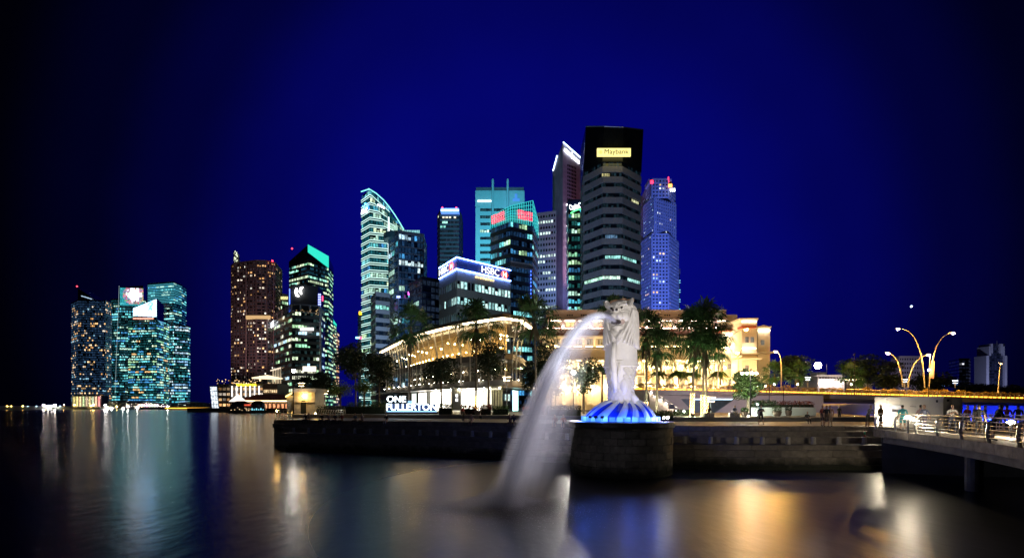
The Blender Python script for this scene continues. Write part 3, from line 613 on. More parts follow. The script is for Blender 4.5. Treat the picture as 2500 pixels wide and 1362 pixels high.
MB().tube([W(1431, 309, 321), W(1475, 309, 305), W(1522, 311, 305), W(1570, 317, 321)], .3, 5).build('crown_rim', METAL, t)
MB().pbox(1458, 1540, 362, 381, 304.5, 1.2).build('sign_panel', E('yellow_panel', (1, .86, .28), 1.15), t)
sign('letters', 'Maybank', W(1475, 371.5, 304.3), W(1534, 371.5, 304.3), 2.9, M('sign_black', (.02, .015, .005), .6), t, bold=0, proud=.25, ext=.06)
MB().ball(W(1466, 372, 304.3), 1.3, 8, 6, sc=(1, .1, .9)).build('faint_emblem', E('emblem_pale', (1, .8, .2), .9, False), t)
# ---- stepped tower of square windows
UP = M('violet_stone', (.26, .29, .42), .7, scale=.3)
t0 = None
ubase = thing('bank_tower', 'stepped pale tower with chamfered corners and a grid of square windows, red emblem on top', 'tower', (GX(1612, 470), 470, 3))
for (fr, yt, yb, seed) in (([(1565, 470), (1592, 448), (1632, 448), (1657, 470)], 575, 985, 1), ([(1571, 468), (1598, 447), (1650, 462)], 484, 575, 2), ([(1577, 468), (1592, 449), (1632, 449), (1649, 466)], 440, 484, 3)):
    pts = [(GX(px, Y), Y) for px, Y in fr]; poly = pts + [(pts[-1][0] + 1, 490), (pts[0][0] + 1, 490)]
    za, zb = GZ(yb, 449), GZ(yt, 449); za = max(3, za); n = max(3, int(round((zb - za) / 3.1))); fh = (zb - za) / n
    MB().prism(offset(poly, .5), za, zb - .05).build('glass_core', GLASSB, ubase)
    loc = [(p[0] - ubase.location.x, p[1] - ubase.location.y) for p in poly]; me = MB().prism(loc, 0, fh * .5).mesh('floor_band', UP); L_ = make_lit(30 + seed, COOL + WARM[:2] + [(1.1, 1.2, 1.3)], (.03, .08, .3), dim=(.01, .01, .03), run=2)
    wb = MB(); wp = offset(poly, .42)
    for i in range(n + 1):
        inst('floor_band', me, ubase, (0, 0, za - 3 + i * fh))
        if i == n: break
        for e in range(len(poly)):
            if not visible(poly[e], poly[(e + 1) % len(poly)]): continue
            a, b = Vector((*wp[e], 0)), Vector((*wp[(e + 1) % len(poly)], 0)); nc = max(1, int(round((b - a).length / 2.7)))
            for j, c in enumerate(L_(i, nc)):
                if c: u, v = a + (b - a) * (j / nc + .03), a + (b - a) * ((j + 1) / nc - .03); wb.quad((u.x, u.y, za + i * fh + fh * .5), (v.x, v.y, za + i * fh + fh * .5), (v.x, v.y, za + (i + 1) * fh), (u.x, u.y, za + (i + 1) * fh), col=c)
    wb.build('lit_windows', WIN, ubase, colors=True, kind='stuff')
    for e in range(len(poly)):
        if not visible(poly[e], poly[(e + 1) % len(poly)]): continue
        a, b = Vector((*loc[e], 0)), Vector((*loc[(e + 1) % len(poly)], 0)); dv = b - a; nc = max(1, int(round(dv.length / 2.7)))
        pmz = MB().box(-.65, .65, -.03, .55, 0, zb - za).mesh('pier', UP)
        for j in range(nc + 1): p = a + dv * (j / nc); inst('pier', pmz, ubase, (p.x, p.y, za - 3), math.atan2(dv.y, dv.x))
zt_ = GZ(440, 449)
MB().pbox(1584, 1640, 437, 446, 452, 14).build('roof_block', UP, ubase)
MB().pbox(1588, 1595, 440, 448, 448, .6).build('emblem', RN, ubase); MB().pbox(1632, 1641, 449, 457, 447, .6).build('emblem', E('emblem_orange', (1, .3, .02), 3, False), ubase)
MB().tube([W(1632, 446, 449), W(1632, 432, 449)], .5, 5).build('red_mast', RN, ubase)
sign('letters', 'UOB', W(1635, 465, 446.5), W(1648, 465, 446.5), 2.9, WHT, ubase, bold=.15, proud=.5)
t, P_, z, fh = tower('office_block', 'low slim block with cyan floor lines beside the stepped pale tower', [(1655, 500), (1661, 500)], 668, 14, make_lit(33, COOL, (.1,), dim=(.01, .02, .04)), core=GLASSB, bandm=DARKC, strip=E('cyan_line', (.2, .7, .9), .9, False), depth=12)
# ---- far right
t, P_, z, fh = tower('apartment_block', 'pale slab block with rows of small windows behind the bridge lamps', [(2195, 620), (2250, 620)], 874, 11, make_lit(34, COOL + WARM[:1], (.0, .1, .25), dim=(.02, .015, .05)), bandm=M('mauve_wall', (.40, .36, .42), .7), ww=3.2, band=.55, piers=3.2, pw=1., cat='apartment block')
t, P_, z, fh = tower('office_tower', 'black slab tower with a single lit patch, standing past the bridge end', [(2337, 700), (2341, 690), (2366, 690), (2370, 700)], 880, 14, make_lit(35, COOL, (.0,), dim=(.004, .005, .012)), bandm=M('black_band', (.012, .012, .02), .4), ww=4)
MB().pbox(2349, 2354, 886, 890, 688, .4, col=(.8, .8, .9)).build('window', WIN, t, colors=True)
t, P_, z, fh = tower('office_tower', 'twin-shouldered dark blue tower with pale corner shafts and a thin mast', [(2414, 760), (2454, 760)], 842, 22, make_lit(36, COOL, (.0, .02), dim=(.006, .008, .03)), core=GLASSB, bandm=M('navy_wall', (.02, .022, .06), .4), ww=4)
PV = M('pale_violet', (.35, .36, .48), .7)
for x0, x1, y0, y1 in ((2408, 2415, 868, 940), (2453, 2459, 868, 945), (2415, 2420, 845, 868), (2449, 2453, 845, 868), (2419, 2424, 839, 862), (2443, 2449, 839, 862)): MB().pbox(x0, x1, y0, y1, 757, 20).build('corner_shaft', PV, t)
MB().tube([W(2434, 842, 758), W(2434, 832, 758)], .4, 4).build('mast', METAL, t)
# ---- unseen floodlights added to brighten the tower fronts
FIX = M('floodlight_housing', (.05, .05, .055), .5, .6)
def flood(loc, tgt, col, power, ang, label, group=None, blend=.6, rad=.5, sc=1.):
    loc = Vector(loc); tgt = Vector(tgt); d = (tgt - loc).normalized(); rz = math.atan2(d.y, d.x) - R(90); pt = math.asin(d.z)
    r = thing('floodlight', label, 'floodlight', loc, group=group)
    h = MB().obox((0, 0, 0), (.5 * sc, .3 * sc, .4 * sc), rz, rx=pt); h.v = [tuple(Vector(p) + loc) for p in h.v]; h.build('housing', FIX, r)
    n = 1; b = MB().tube([loc - Vector((0, 0, .55 * sc)), loc - Vector((0, 0, .15 * sc))], .05 * sc, 5); b.build('bracket', FIX, r)
    l = bpy.data.lights.new('floodlight_beam', 'SPOT'); l.energy = power; l.color = col; l.spot_size = R(ang); l.spot_blend = blend; l.shadow_soft_size = rad
    o = bpy.data.objects.new('floodlight_beam', l); COL.objects.link(o); o.parent = r; o.location = d * (.4 * sc + .05)
    o.rotation_euler = d.to_track_quat('-Z', 'Y').to_euler(); return r
FG = 'added floodlights brightening the tower fronts'
flood((72, 440, 70), (70, 486, 190), (1, .28, .38), 1.6e5, 60, 'added red-pink floodlight aimed up the edge of the blade-like tower', FG)
FLL = 'added floodlight aimed up at the tower fronts'
flood((60, 200, 36.6), (65, 312, 95), (.36, .55, 1), 1.15e5, 62, 'added floodlight aimed up at the banded dark tower', FG)
flood((96, 260, 36.6), (135, 450, 120), (.16, .26, 1), 2.2e6, 44, 'added violet floodlight aimed up at the stepped pale tower', FG)
flood((-20, 230, 36.6), (-16, 300, 70), (.45, .75, 1), 2.6e4, 80, 'added floodlight aimed up at the bank block with roof lines', FG)
flood((-12, 452, 154), (-14, 570, 200), (.16, .7, 1), 7e5, 80, 'added cyan floodlight aimed up at the slab tower with two pillars', FG)
flood((40, 400, 60), (52, 480, 170), (.4, .42, 1), 2.6e5, 70, 'added floodlight aimed up at the blade-like tower', FG)
flood((-75, 300, 30), (-92, 385, 100), (.3, .55, 1), 1.3e5, 70, 'added floodlight aimed up at the tower framed by gridlines', FG)
flood((-225, 395, 26), (-240, 465, 90), (1, .55, .6), 5e4, 80, 'added warm floodlight aimed up at the brown residential tower', FG)
flood((430, 560, 20), (478, 620, 40), (.8, .75, 1), 6e4, 70, 'added floodlight aimed at the pale slab block', FG)
flood((680, 680, 20), (718, 757, 70), (.6, .65, 1), 1.5e5, 60, 'added floodlight aimed at the twin-shouldered tower', FG)
# ================================================================ BUILDINGS OF THE MIDDLE GROUND
# ---- far promenade pavilions
HALLW = E('hall_light', (1, .88, .72), 2.6, sample=False)
for (x0, x1, y0, y1, lab) in ((62, 0, 0, 0, ''),):
    pass
def hall(px0, px1, py0, Y, label, lit=True, d=14, roofm=WHITE, n=8, litc=(6, 5.2, 4.4)):
    x0, x1 = GX(px0, Y), GX(px1, Y); z1 = GZ(py0, Y); r = thing('pavilion', label, 'pavilion', ((x0 + x1) / 2, Y + d / 2, 3))
    MB().box(x0, x1, Y + 1.5, Y + d, 3, z1 - 1).build('wall', PALE, r)
    c = (x0 + x1) / 2; MB().add([(x0 - 1, Y - 1, z1 - 1), (x1 + 1, Y - 1, z1 - 1), (x1 + 1, Y + d, z1 - 1), (x0 - 1, Y + d, z1 - 1), (c, Y - 1, z1 + 1.2), (c, Y + d, z1 + 1.2)], [(0, 1, 4), (1, 2, 5, 4), (2, 3, 5), (3, 0, 4, 5), (3, 2, 1, 0)]).build('roof', roofm, r)
    for i in range(n + 1): x = lerp(x0, x1, i / n); MB().box(x - .35, x + .35, Y - .2, Y + .5, 3, z1 - 1.002).build('column', WHITE, r)
    if lit:
        for i in range(n): a, b = lerp(x0, x1, (i + .1) / n), lerp(x0, x1, (i + .9) / n); MB().quad((a, Y + 1.45, 3.6), (b, Y + 1.45, 3.6), (b, Y + 1.45, z1 - 2), (a, Y + 1.45, z1 - 2), col=tuple(c_ * RND.uniform(.5, 1.4) for c_ in litc)).build('window', WIN, r, colors=True)
    return r
hall(335, 387, 983, 655, 'brightly lit glass-fronted pavilion on the far quay below the white-crowned tower')
hall(390, 415, 987, 655, 'small lit pavilion beside the pale shed on the far quay', n=4)
hall(418, 505, 982, 660, 'long pale shed on the far quay near the white slanted screen', lit=False, n=10)
hall(262, 333, 979, 668, 'grey terraced pavilion on the far quay left unlit', lit=False, n=6, roofm=CONC)
hall(176, 245, 964, 690, 'dark podium with a row of cream windows below the tower with peaked slanted top', n=9, roofm=DARKC, litc=(1., .8, .4))
BULBW = E('lamp_white', (1, .95, .9), 150); BULBY = E('lamp_amber', (1, .58, .14), 260); BULBC = E('lamp_cool', (.6, .85, 1), 260)
FARW = E('far_lamp_white', (1, .92, .85), 130, False); FARY = E('far_lamp_amber', (1, .6, .15), 60, False); FARB = E('far_lamp_blue', (.4, .65, 1), 22, False)
rg = random.Random(11); proto = {}
def far_lamp(px, py, Y, m, r, lab, grp):
    p = W(px, py, Y); k = (m.name, round(r, 2), round(p.z, 0))
    if k not in proto:
        proto[k] = (MB().ball((0, 0, 0), r, 8, 6).mesh('globe', m), MB().tube([(0, 0, -(p.z - 3)), (0, 0, -r * .8)], .15, 5).mesh('post', DMETAL))
    t_ = thing('street_lamp', lab, 'lamp', (p.x, p.y, 3), group=grp); inst('globe', proto[k][0], t_, (0, 0, p.z - 3)); inst('post', proto[k][1], t_, (0, 0, p.z - 3)); return t_
LG = 'lamps along the far quay'
for px, py, r in ((106, 988, .75), (117, 991, .7), (134, 989, .95), (257, 989, 1.), (262, 995, .9), (272, 997, .7), (312, 991, .8), (335, 994, .9), (300, 996, .7), (409, 992, .7)): far_lamp(px, py, 636, FARW, r, 'bright white lamp on the far quay', LG + ', white')
for px, py, r in ((156, 988, .45), (182, 988, .6), (228, 988, .95), (222, 990, .6), (285, 992, .5)): far_lamp(px, py, 636, FARY, r, 'amber lamp on the far quay', LG + ', amber')
for i in range(34): px = rg.uniform(0, 150); far_lamp(px, rg.choice((997, 998, 994, 991)), 650, rg.choice((FARW, FARY, FARY, FARB)), rg.choice((.3, .4)), 'tiny distant lamp in the cluster along the dark end of the far quay', LG + ', distant')
# ---- bay hotel
r = thing('bay_hotel', 'low waterside hotel with yellow sign letters, white light fins and rooftop lights', 'hotel', (GX(600, 390), 395, 3))
HB = M('hotel_dark_wall', (.13, .11, .1), .6)
MB().pbox(530, 640, 942, 1002, 388, 26).build('wall', HB, r); MB().pbox(640, 677, 936, 1002, 391, 20).build('lattice_block', M('brown_lattice', (.28, .2, .15), .7, scale=4), r)
for i in range(4):
    for j in range(11):
        px = 534 + j * 10; py = 946 + i * 13; c = RND.choice(WARM); g = RND.choice((.15, .3, .5, .9)); m_ = MB().pbox(px, px + 7, py, py + 6, 387.9, .3, col=tuple(q * g for q in c)); m_.build('window', WIN, r, colors=True)
for i in range(5): MB().pbox(530, 640, 939.5 + i * 13, 942.5 + i * 13, 387.2, 1.2).build('floor_band', M('hotel_band', (.3, .26, .22), .6), r)
for px in (566, 577, 588, 599, 610, 621, 632): MB().pbox(px - .8, px + .8, 942, 968, 386.5, .6).build('light_fin', E('fin_white', (1, .95, .92), 2.2, False), r)
sign('letters', 'THE FULLERTON BAY HOTEL', W(578, 939.5, 385.5), W(627, 939.5, 385.5), 1.6, E('sign_yellow', (1, .72, .02), 3, False), r, bold=.07, proud=.6)
for i in range(40): q = W(rg.uniform(528, 640), rg.uniform(926, 938), 392 + rg.uniform(0, 8)); MB().ball(q, rg.uniform(.2, .5), 6, 5, col=tuple(x * 1.4 for x in RND.choice(WARM))).build('roof_lantern', WIN, r, colors=True)
MB().pbox(530, 640, 936.5, 940, 388, 20).build('roof_deck', HB, r)
tp = MB()
for px in (533, 560, 590, 615, 638): tp.pbox(px - .8, px + .8, 926, 938, 392, .8)
tp.build('roof_frame', DMETAL, r)
MB().lathe([(0.1, 5), (9, 3.2), (11, 2.8), (11, 2.2), (0.2, 2.2)], (GX(645, 395), 400, GZ(930, 395)), 20).build('rooftop_canopy', E('canopy_glow', (1, .78, .5), 1.3, False), r)
for i in range(7): MB().pbox(643 + i * 5, 646 + i * 5, 951, 958, 390.5, .3, col=(.9, .65, .35)).build('window', WIN, r, colors=True)
sl_ = MB()
for i in range(5):
    for j in range(3):
        a, b = i / 5, (i + .9) / 5; xl = lambda v: lerp(513, 517, v); MB().add([W(lerp(513, 518, a) + j * 5.4, 944 + 54 * a, 384), W(lerp(513, 518, a) + j * 5.4 + 4.9, 944 + 54 * a, 384), W(lerp(513, 518, b) + j * 5.4 + 4.9, 944 + 54 * b, 384), W(lerp(513, 518, b) + j * 5.4, 944 + 54 * b, 384)], [(3, 2, 1, 0)], col=(.85, .95, 1.05)).build('screen_panel', WIN, r, colors=True)
MB().add([W(512, 942, 384.4), W(531, 942, 384.4), W(536, 1000, 384.4), W(517, 1000, 384.4), W(512, 942, 396), W(531, 942, 396), W(536, 1000, 396), W(517, 1000, 396)], [(0, 1, 2, 3), (7, 6, 5, 4), (0, 4, 5, 1), (1, 5, 6, 2), (2, 6, 7, 3), (3, 7, 4, 0)]).build('slanted_wing', DARKC, r)
for px in (662, 668.5, 675, 682): pass
# ---- arcade hall with red roof
r = thing('arcade_hall', 'long hall with red tiled hip roof above a row of lit orange arches', 'hall', (GX(645, 350), 352, 3))
x0, x1, Y = GX(592, 345), GX(704, 345), 345; ze, zr = GZ(976, 345), GZ(962, 345)
MB().box(x0 + 1, x1 - 1, Y + 1.2, Y + 12, 3, ze).build('wall', M('cream_wall', (.6, .48, .36), .7), r)
RT = M('red_roof_tile', (.38, .09, .05), .6, scale=3, var=.25)
MB().add([(x0 - 1, Y - 1.5, ze), (x1 + 1, Y - 1.5, ze), (x1 + 1, Y + 14, ze), (x0 - 1, Y + 14, ze), (x0 + 6, Y + 6, zr), (x1 - 6, Y + 6, zr)], [(0, 1, 5, 4), (1, 2, 5), (2, 3, 4, 5), (3, 0, 4), (3, 2, 1, 0)]).build('roof', RT, r)
MB().box(x0, x1, Y - .3, Y + .2, ze - 1.1, ze - .3).build('cornice_light', E('cornice_warm', (1, .8, .45), 2.4), r)
n = 11
for i in range(n):
    xa, xb = lerp(x0, x1, i / n), lerp(x0, x1, (i + 1) / n); m_ = MB(); k = 8; c = (xa + xb) / 2; rr = (xb - xa) * .38; zc_ = ze - 3.4
    inner = [(c + rr, 3)] + [(c + rr * math.cos(math.pi * q / k), zc_ + rr * math.sin(math.pi * q / k)) for q in range(k + 1)] + [(c - rr, 3)]
    outer = [(xb, 3), (xb, zc_)] + [(lerp(xb, xa, (q) / (k)), ze - 1.1) for q in range(1, k)] + [(xa, zc_), (xa, 3)]
    vs = [(x, Y, z_) for x, z_ in inner] + [(x, Y, z_) for x, z_ in outer]; ni = len(inner)
    m_.add(vs, [(q, q + 1, ni + q + 1, ni + q) for q in range(ni - 1)]); m_.build('arch', MATS['cream_wall'], r)
    MB().obox((c, Y + 1.1, 4.6), (rr * 1.6, .15, 3), col=(1.2, .45, .2)).build('window', WIN, r, colors=True)
r = thing('tent', 'small white peaked tent left of the red-roofed hall', 'tent', (GX(581, 340), 340, 3)); c = W(581, 961, 340)
MB().add([(c.x - 4, 336, 7.4), (c.x + 4, 336, 7.4), (c.x + 4, 344, 7.4), (c.x - 4, 344, 7.4), (c.x, 340, c.z)], [(0, 1, 4), (1, 2, 4), (2, 3, 4), (3, 0, 4), (3, 2, 1, 0)]).build('canopy', E('tent_glow', (1, .85, .75), 1.2, False), r)
for sx in (-1, 1):
    for sy in (-1, 1): MB().tube([(c.x + 3.8 * sx, 340 + 3.8 * sy, 3), (c.x + 3.8 * sx, 340 + 3.8 * sy, 7.4)], .12, 6).build('pole', METAL, r)
# ---- floating glass-domed boat
r = thing('floating_restaurant', 'dark boat with a rounded glass dome moored before the red-roofed hall', 'boat', (GX(605, 326), 326, 0))
Y = 326; x0, x1 = GX(556, Y), GX(652, Y)
hull = [(x0, Y), (x0 + 3, Y - 3.5), (x1 - 6, Y - 3.5), (x1, Y), (x1 - 6, Y + 3.5), (x0 + 3, Y + 3.5)]; MB().prism(hull, -.3, 1.7).build('hull', M('boat_hull', (.02, .02, .025), .4), r)
DOMEG = M('dome_glass', (.02, .035, .05), .12, spec=.8)
def dome(xa, xb, h, nm, mt):
    m_ = MB(); k = 8; q = 10; vs = []
    for i in range(q + 1):
        u = i / q; x = lerp(xa, xb, u); s_ = math.sqrt(max(.0, 1 - (2 * u - 1) ** 4)) ; 
        for j in range(k + 1): an = math.pi * j / k; vs.append((x, Y - 3 * math.cos(an) * (.5 + .5 * s_), 1.7 + h * math.sin(an) ** .7 * s_))
    m_.add(vs, [(i * (k + 1) + j, (i + 1) * (k + 1) + j, (i + 1) * (k + 1) + j + 1, i * (k + 1) + j + 1) for i in range(q) for j in range(k)]); m_.build(nm, mt, r, smooth=True)
dome(GX(612, Y), GX(648, Y), 6.2, 'glass_dome', DOMEG); dome(GX(562, Y), GX(614, Y), 6.0, 'cabin', M('boat_cabin', (.03, .03, .03), .5))
for i in range(6): q = 614 + i * 5.4; MB().pbox(q, q + 2.2, 996 + (i % 2) * 2, 1001, Y - 3.3, .2, col=(.3, .9, 1.1)).build('window', WIN, r, colors=True)
MB().pbox(596, 611, 986, 990, Y - 3.2, .2, col=(.9, .12, .06)).build('neon_sign', WIN, r, colors=True)
for i in range(16): q = W(rg.uniform(563, 612), rg.uniform(994, 1002), Y - 3.6); MB().ball(q, .22, 5, 4, col=(1.3, .9, .5)).build('deck_lamp', WIN, r, colors=True)
# ---- kiosk at the end of the terrace
r = thing('kiosk', 'small pale stone kiosk with arched dark door and a yellow wall lamp', 'kiosk', (GX(742, 82), 84, 3)); Y = 82
KS = M('kiosk_stone', (.5, .47, .4), .75, scale=1.2, bump=.2)
MB().pbox(716, 769, 957, 1016, Y, 4).build('wall', KS, r); MB().pbox(713, 772, 948, 957, Y - .35, 4.7).build('cornice', KS, r)
MB().pbox(716, 769, 980, 982, Y - .12, .3).build('string_course', KS, r)
MB().pbox(700, 716, 965, 1012, Y + 1.4, 2.4).build('side_wing', KS, r); MB().add([W(697, 966, Y + .9), W(713, 957, Y + .9), W(713, 961, Y + .9), W(697, 970, Y + .9), W(697, 966, Y + 4), W(713, 957, Y + 4), W(713, 961, Y + 4), W(697, 970, Y + 4)], [(3, 2, 1, 0), (4, 5, 6, 7), (0, 1, 5, 4), (2, 3, 7, 6)]).build('eave_light', E('eave_amber', (1, .62, .16), 3.5), r)
dm = MB(); k = 8; c = W(741, 984, Y); pts = [(c.x - .43, 3.3), (c.x + .43, 3.3), (c.x + .43, c.z)] + [(c.x + .43 * math.cos(math.pi * q / k), c.z + .5 * math.sin(math.pi * q / k)) for q in range(1, k)] + [(c.x - .43, c.z)]
dm.add([(x, Y - .05, z_) for x, z_ in pts] + [(x, Y + .1, z_) for x, z_ in pts], [tuple(range(len(pts)))] + [(i, i + len(pts), (i + 1) % len(pts) + len(pts), (i + 1) % len(pts)) for i in range(len(pts))]); dm.build('arched_door', M('door_dark', (.015, .02, .015), .5), r)
lp_ = W(741, 966, Y - .5); wl = MB().ball(lp_, .16, 8, 6).build('wall_lamp', BULBY, r); MB().tube([lp_ + Vector((0, .5, .35)), lp_ + Vector((0, 0, .3)), lp_ + Vector((0, 0, .1))], .03, 5).build('lamp_bracket', DMETAL, r)
def globe_lamp(px, py, Y, zb, label, m=None, rad=.22, group=None):
    p = W(px, py, Y); r = thing('lamp_post', label, 'lamp', (p.x, p.y, zb), group=group)
    MB().tube([(p.x, p.y, zb), (p.x, p.y, zb + .8), (p.x, p.y, p.z - rad)], [.11, .07, .05], 8).build('post', DMETAL, r)
    MB().ball(p, rad, 12, 8).build('globe', m or BULBW, r); MB().lathe([(rad * .5, 0), (rad * .4, .08), (.02, .12)], (p.x, p.y, p.z + rad * .9), 8).build('cap', DMETAL, r); return r
globe_lamp(717, 905, 80, 3, 'tall black post with a white globe lamp beside the stone kiosk', rad=.26)
def tbar(px, pt, pb, Y, label, group=None, m=None):
    p = W(px, pt, Y); b = W(px, pb, Y); h = p.z - b.z; r = thing('lamp_post', label, 'lamp', tuple(b), group=group)
    MB().tube([b, p], .06, 6).build('post', METAL, r); k = m or E('bar_lamp', (1, .74, .4), 14)
    for dz, s_ in ((.05, .55), (.55, .42)):
        for sx in (-1, 1): MB().box(p.x + sx * .08 if sx > 0 else p.x - s_, p.x + s_ if sx > 0 else p.x - .08, p.y - .09, p.y + .09, p.z - dz - .05, p.z - dz).build('light_bar', k, r)
    return r
tbar(736, 934, 1012, 90, 'twin-bar lamp rising behind the stone kiosk'); tbar(794, 953, 1008, 90, 'short twin-bar lamp beside the dark trees near the kiosk'); tbar(1237, 919, 1004, 72, 'twin-bar lamp in front of the teal-lit shop entrance'); tbar(1735, 968, 1010, 62, 'twin-bar lamp before the sloping underpass wall')
# ---- curved glass restaurant building
r = thing('glass_pavilion', 'low curved glass restaurant building under a swooping roof with a warm light line', 'building', (-12, 112, 3.4))
fr = [(944, 163), (1000, 135), (1050, 121.5), (1100, 113.5), (1150, 107.5), (1200, 103), (1243, 100)]
fp = [Vector((GX(a, b), b, 0)) for a, b in fr]; fp2 = fp + [Vector((GX(1276, 112), 112, 0)), Vector((GX(1290, 125), 125, 0))]
def along(n, pts):
    ls = [0]
    for a, b in zip(pts, pts[1:]): ls.append(ls[-1] + (b - a).length)
    out = []
    for i in range(n + 1):
        s_ = ls[-1] * i / n
        for k in range(len(pts) - 1):
            if s_ <= ls[k + 1] + 1e-6: out.append(pts[k].lerp(pts[k + 1], (s_ - ls[k]) / (ls[k + 1] - ls[k]))); break
    return out
fc = along(26, fp2[:8]); ZR = 21.7
def outw(pts, d):                                                 # push a left-to-right polyline towards the water (d > 0) or inwards
    out = []
    for i, p in enumerate(pts):
        t_ = (pts[min(i + 1, len(pts) - 1)] - pts[max(i - 1, 0)]).normalized(); out.append(p + Vector((t_.y, -t_.x, 0)) * d)
    return out
def ribbon(mb, A, B, mi=0, col=(0, 0, 0)): 
    n = len(A); mb.add([tuple(p) for p in A] + [tuple(p) for p in B], [(i, i + 1, n + i + 1, n + i) for i in range(n - 1)], mi, col); return mb
def up(pts, z_): return [Vector((p.x, p.y, z_)) for p in pts]
def slab(pts, d0, d1, z0, z1):                                    # a curved slab between two offsets of the front line
    A, B = outw(pts, d0), outw(pts, d1); m_ = MB()
    if d1 < -10: return m_.prism([(p.x, p.y) for p in A] + [(3.5, 122), (-4, 134), (-34, 180)], z0, z1)   # a whole floor or roof
    if d1 < -3: A, B = A[:-6], B[:-6]
    ribbon(m_, up(A, z0), up(A, z1)); ribbon(m_, up(A, z1), up(B, z1)); ribbon(m_, up(B, z0), up(A, z0)); ribbon(m_, up(B, z1), up(B, z0))
    for e in (0, -1): q = [Vector((A[e].x, A[e].y, z0)), Vector((B[e].x, B[e].y, z0)), Vector((B[e].x, B[e].y, z1)), Vector((A[e].x, A[e].y, z1))]; m_.quad(*(q if e == 0 else q[::-1]))
    return m_
slab(fc, 2.4, -22, ZR, ZR + .7).build('roof', M('roof_metal', (.22, .18, .15), .5, .3), r)
ls_ = slab(fc, 2.2, 1.5, ZR - .32, ZR - .004); ls_.build('roof_light_line', E('roof_line_warm', (1, .8, .48), 7), r)
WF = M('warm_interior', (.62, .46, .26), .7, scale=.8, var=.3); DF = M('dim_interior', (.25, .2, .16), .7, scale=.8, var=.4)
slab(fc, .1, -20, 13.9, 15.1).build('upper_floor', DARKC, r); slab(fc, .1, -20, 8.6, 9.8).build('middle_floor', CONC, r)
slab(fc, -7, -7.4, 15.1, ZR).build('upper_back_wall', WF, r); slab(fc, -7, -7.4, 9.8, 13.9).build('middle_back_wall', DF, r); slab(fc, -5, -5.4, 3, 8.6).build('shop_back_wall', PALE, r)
slab(fc, 3.4, .1, 8.2, 8.55).build('canopy', METAL, r)
CL = E('restaurant_lamp', (1, .62, .2), 170); CL2 = E('lounge_lamp', (1, .82, .55), 110)
for i in range(1, 26):
    p = outw(fc, -2.5)[i]; MB().ball((p.x, p.y, 19.2 - (i % 3) * .5), .14, 8, 6).build('hanging_lamp', CL, r); p = outw(fc, -5.5)[min(i, 20)]
    MB().ball((p.x, p.y, 17.0), .11, 6, 5).build('wall_lamp', CL, r)
    if i % 2: MB().ball((p.x + 1, p.y, 12.6), .1, 6, 5).build('wall_lamp', CL2, r)
    if i % 3 == 0: MB().obox((p.x, p.y + .5, 15.9), (1.6, .8, 1.5), 0).build('table', M('table_dark', (.05, .04, .03), .5), r)
PG = clear_glass(); MUL = M('mullion_white', (.55, .55, .55), .4, .4)
for i in range(len(fc) - 1):
    a, b = fc[i], fc[i + 1]; d = b - a
    for z0, z1 in ((15.15, 18.4), (18.44, ZR - .05), (9.85, 13.85)): MB().quad((a.x, a.y, z0), (b.x, b.y, z0), (b.x, b.y, z1), (a.x, a.y, z1)).build('glass_pane', PG, r)
    o_ = outw(fc, .12)
    MB().tube([up(o_, 18.42)[i], up(o_, 18.42)[i + 1]], .06, 4).build('transom', MUL, r)
    MB().tube([Vector((o_[i].x, o_[i].y, 9.8)), Vector((o_[i].x, o_[i].y, 15.1)), Vector((outw(fc, 1.2)[i].x, outw(fc, 1.2)[i].y, ZR))], .09 if i % 3 else .2, 5).build('mullion', MUL, r)
for i in range(0, 26, 2):
    p = outw(fc, .6)[i]; MB().ball((p.x, p.y, 9.95), .08, 6, 5).build('uplight', E('uplight_white', (1, .85, .65), 110), r)
for i, px in ((11, 0), (13, 0), (15, 0)): pass
SHOPW = E('shop_glow', (1, .93, .76), 6); SHOPC = E('shop_cool', (.5, 1, .95), 1.6); SHOPB = E('shop_pale', (.85, .95, .85), 1.0)
fs = along(60, fp2[:8]); fi = outw(fs, -.6)
def pxof(p): return 1250 + p.x / p.y * F
for (x0, x1, m_, dk) in ((1003, 1018, SHOPB, 0), (1020, 1044, SHOPW, 0), (1050, 1108, SHOPW, 0), (1121, 1186, SHOPW, 0), (1190, 1238, M('slatted_shutter', (.4, .4, .36), .6), 0), (1247, 1268, SHOPC, 0), (960, 998, M('shop_dim', (.3, .3, .27), .5), 0)):
    seg = [p for p in fi if x0 <= pxof(p) <= x1]
    if len(seg) < 2: continue
    A, B = seg[0], seg[-1]; h = MB().quad((A.x, A.y, 3.6), (B.x, B.y, 3.6), (B.x, B.y, 7.9), (A.x, A.y, 7.9)); h.build('shopfront', m_, r)
    n = max(1, int((x1 - x0) / 12))
    for i in range(n + 1):
        q = A.lerp(B, i / n); MB().obox((q.x, q.y - .15, 5.7), (.12, .15, 4.3)).build('shop_mullion', DMETAL, r)
for px in (1068, 1083, 1102, 1122, 1141, 1179, 1198, 1216):
    p = min(outw(fs, 3.2), key=lambda q: abs(pxof(q) - px)); MB().ball((p.x, p.y, 8.05), .14, 8, 6).build('canopy_downlight', E('downlight', (1, .86, .45), 220), r)
MB().obox((GX(1115, 106.5), 106.2, 6.2), (1.9, 1.2, 5)).build('shop_pillar', DARKC, r)
for i in range(2): MB().obox((GX(1115, 105.5), 105.5, 6.8 - i * .9), (.5, .06, .6)).build('shop_sign', E('shop_sign_white', (1, 1, 1), 1.5, False), r)
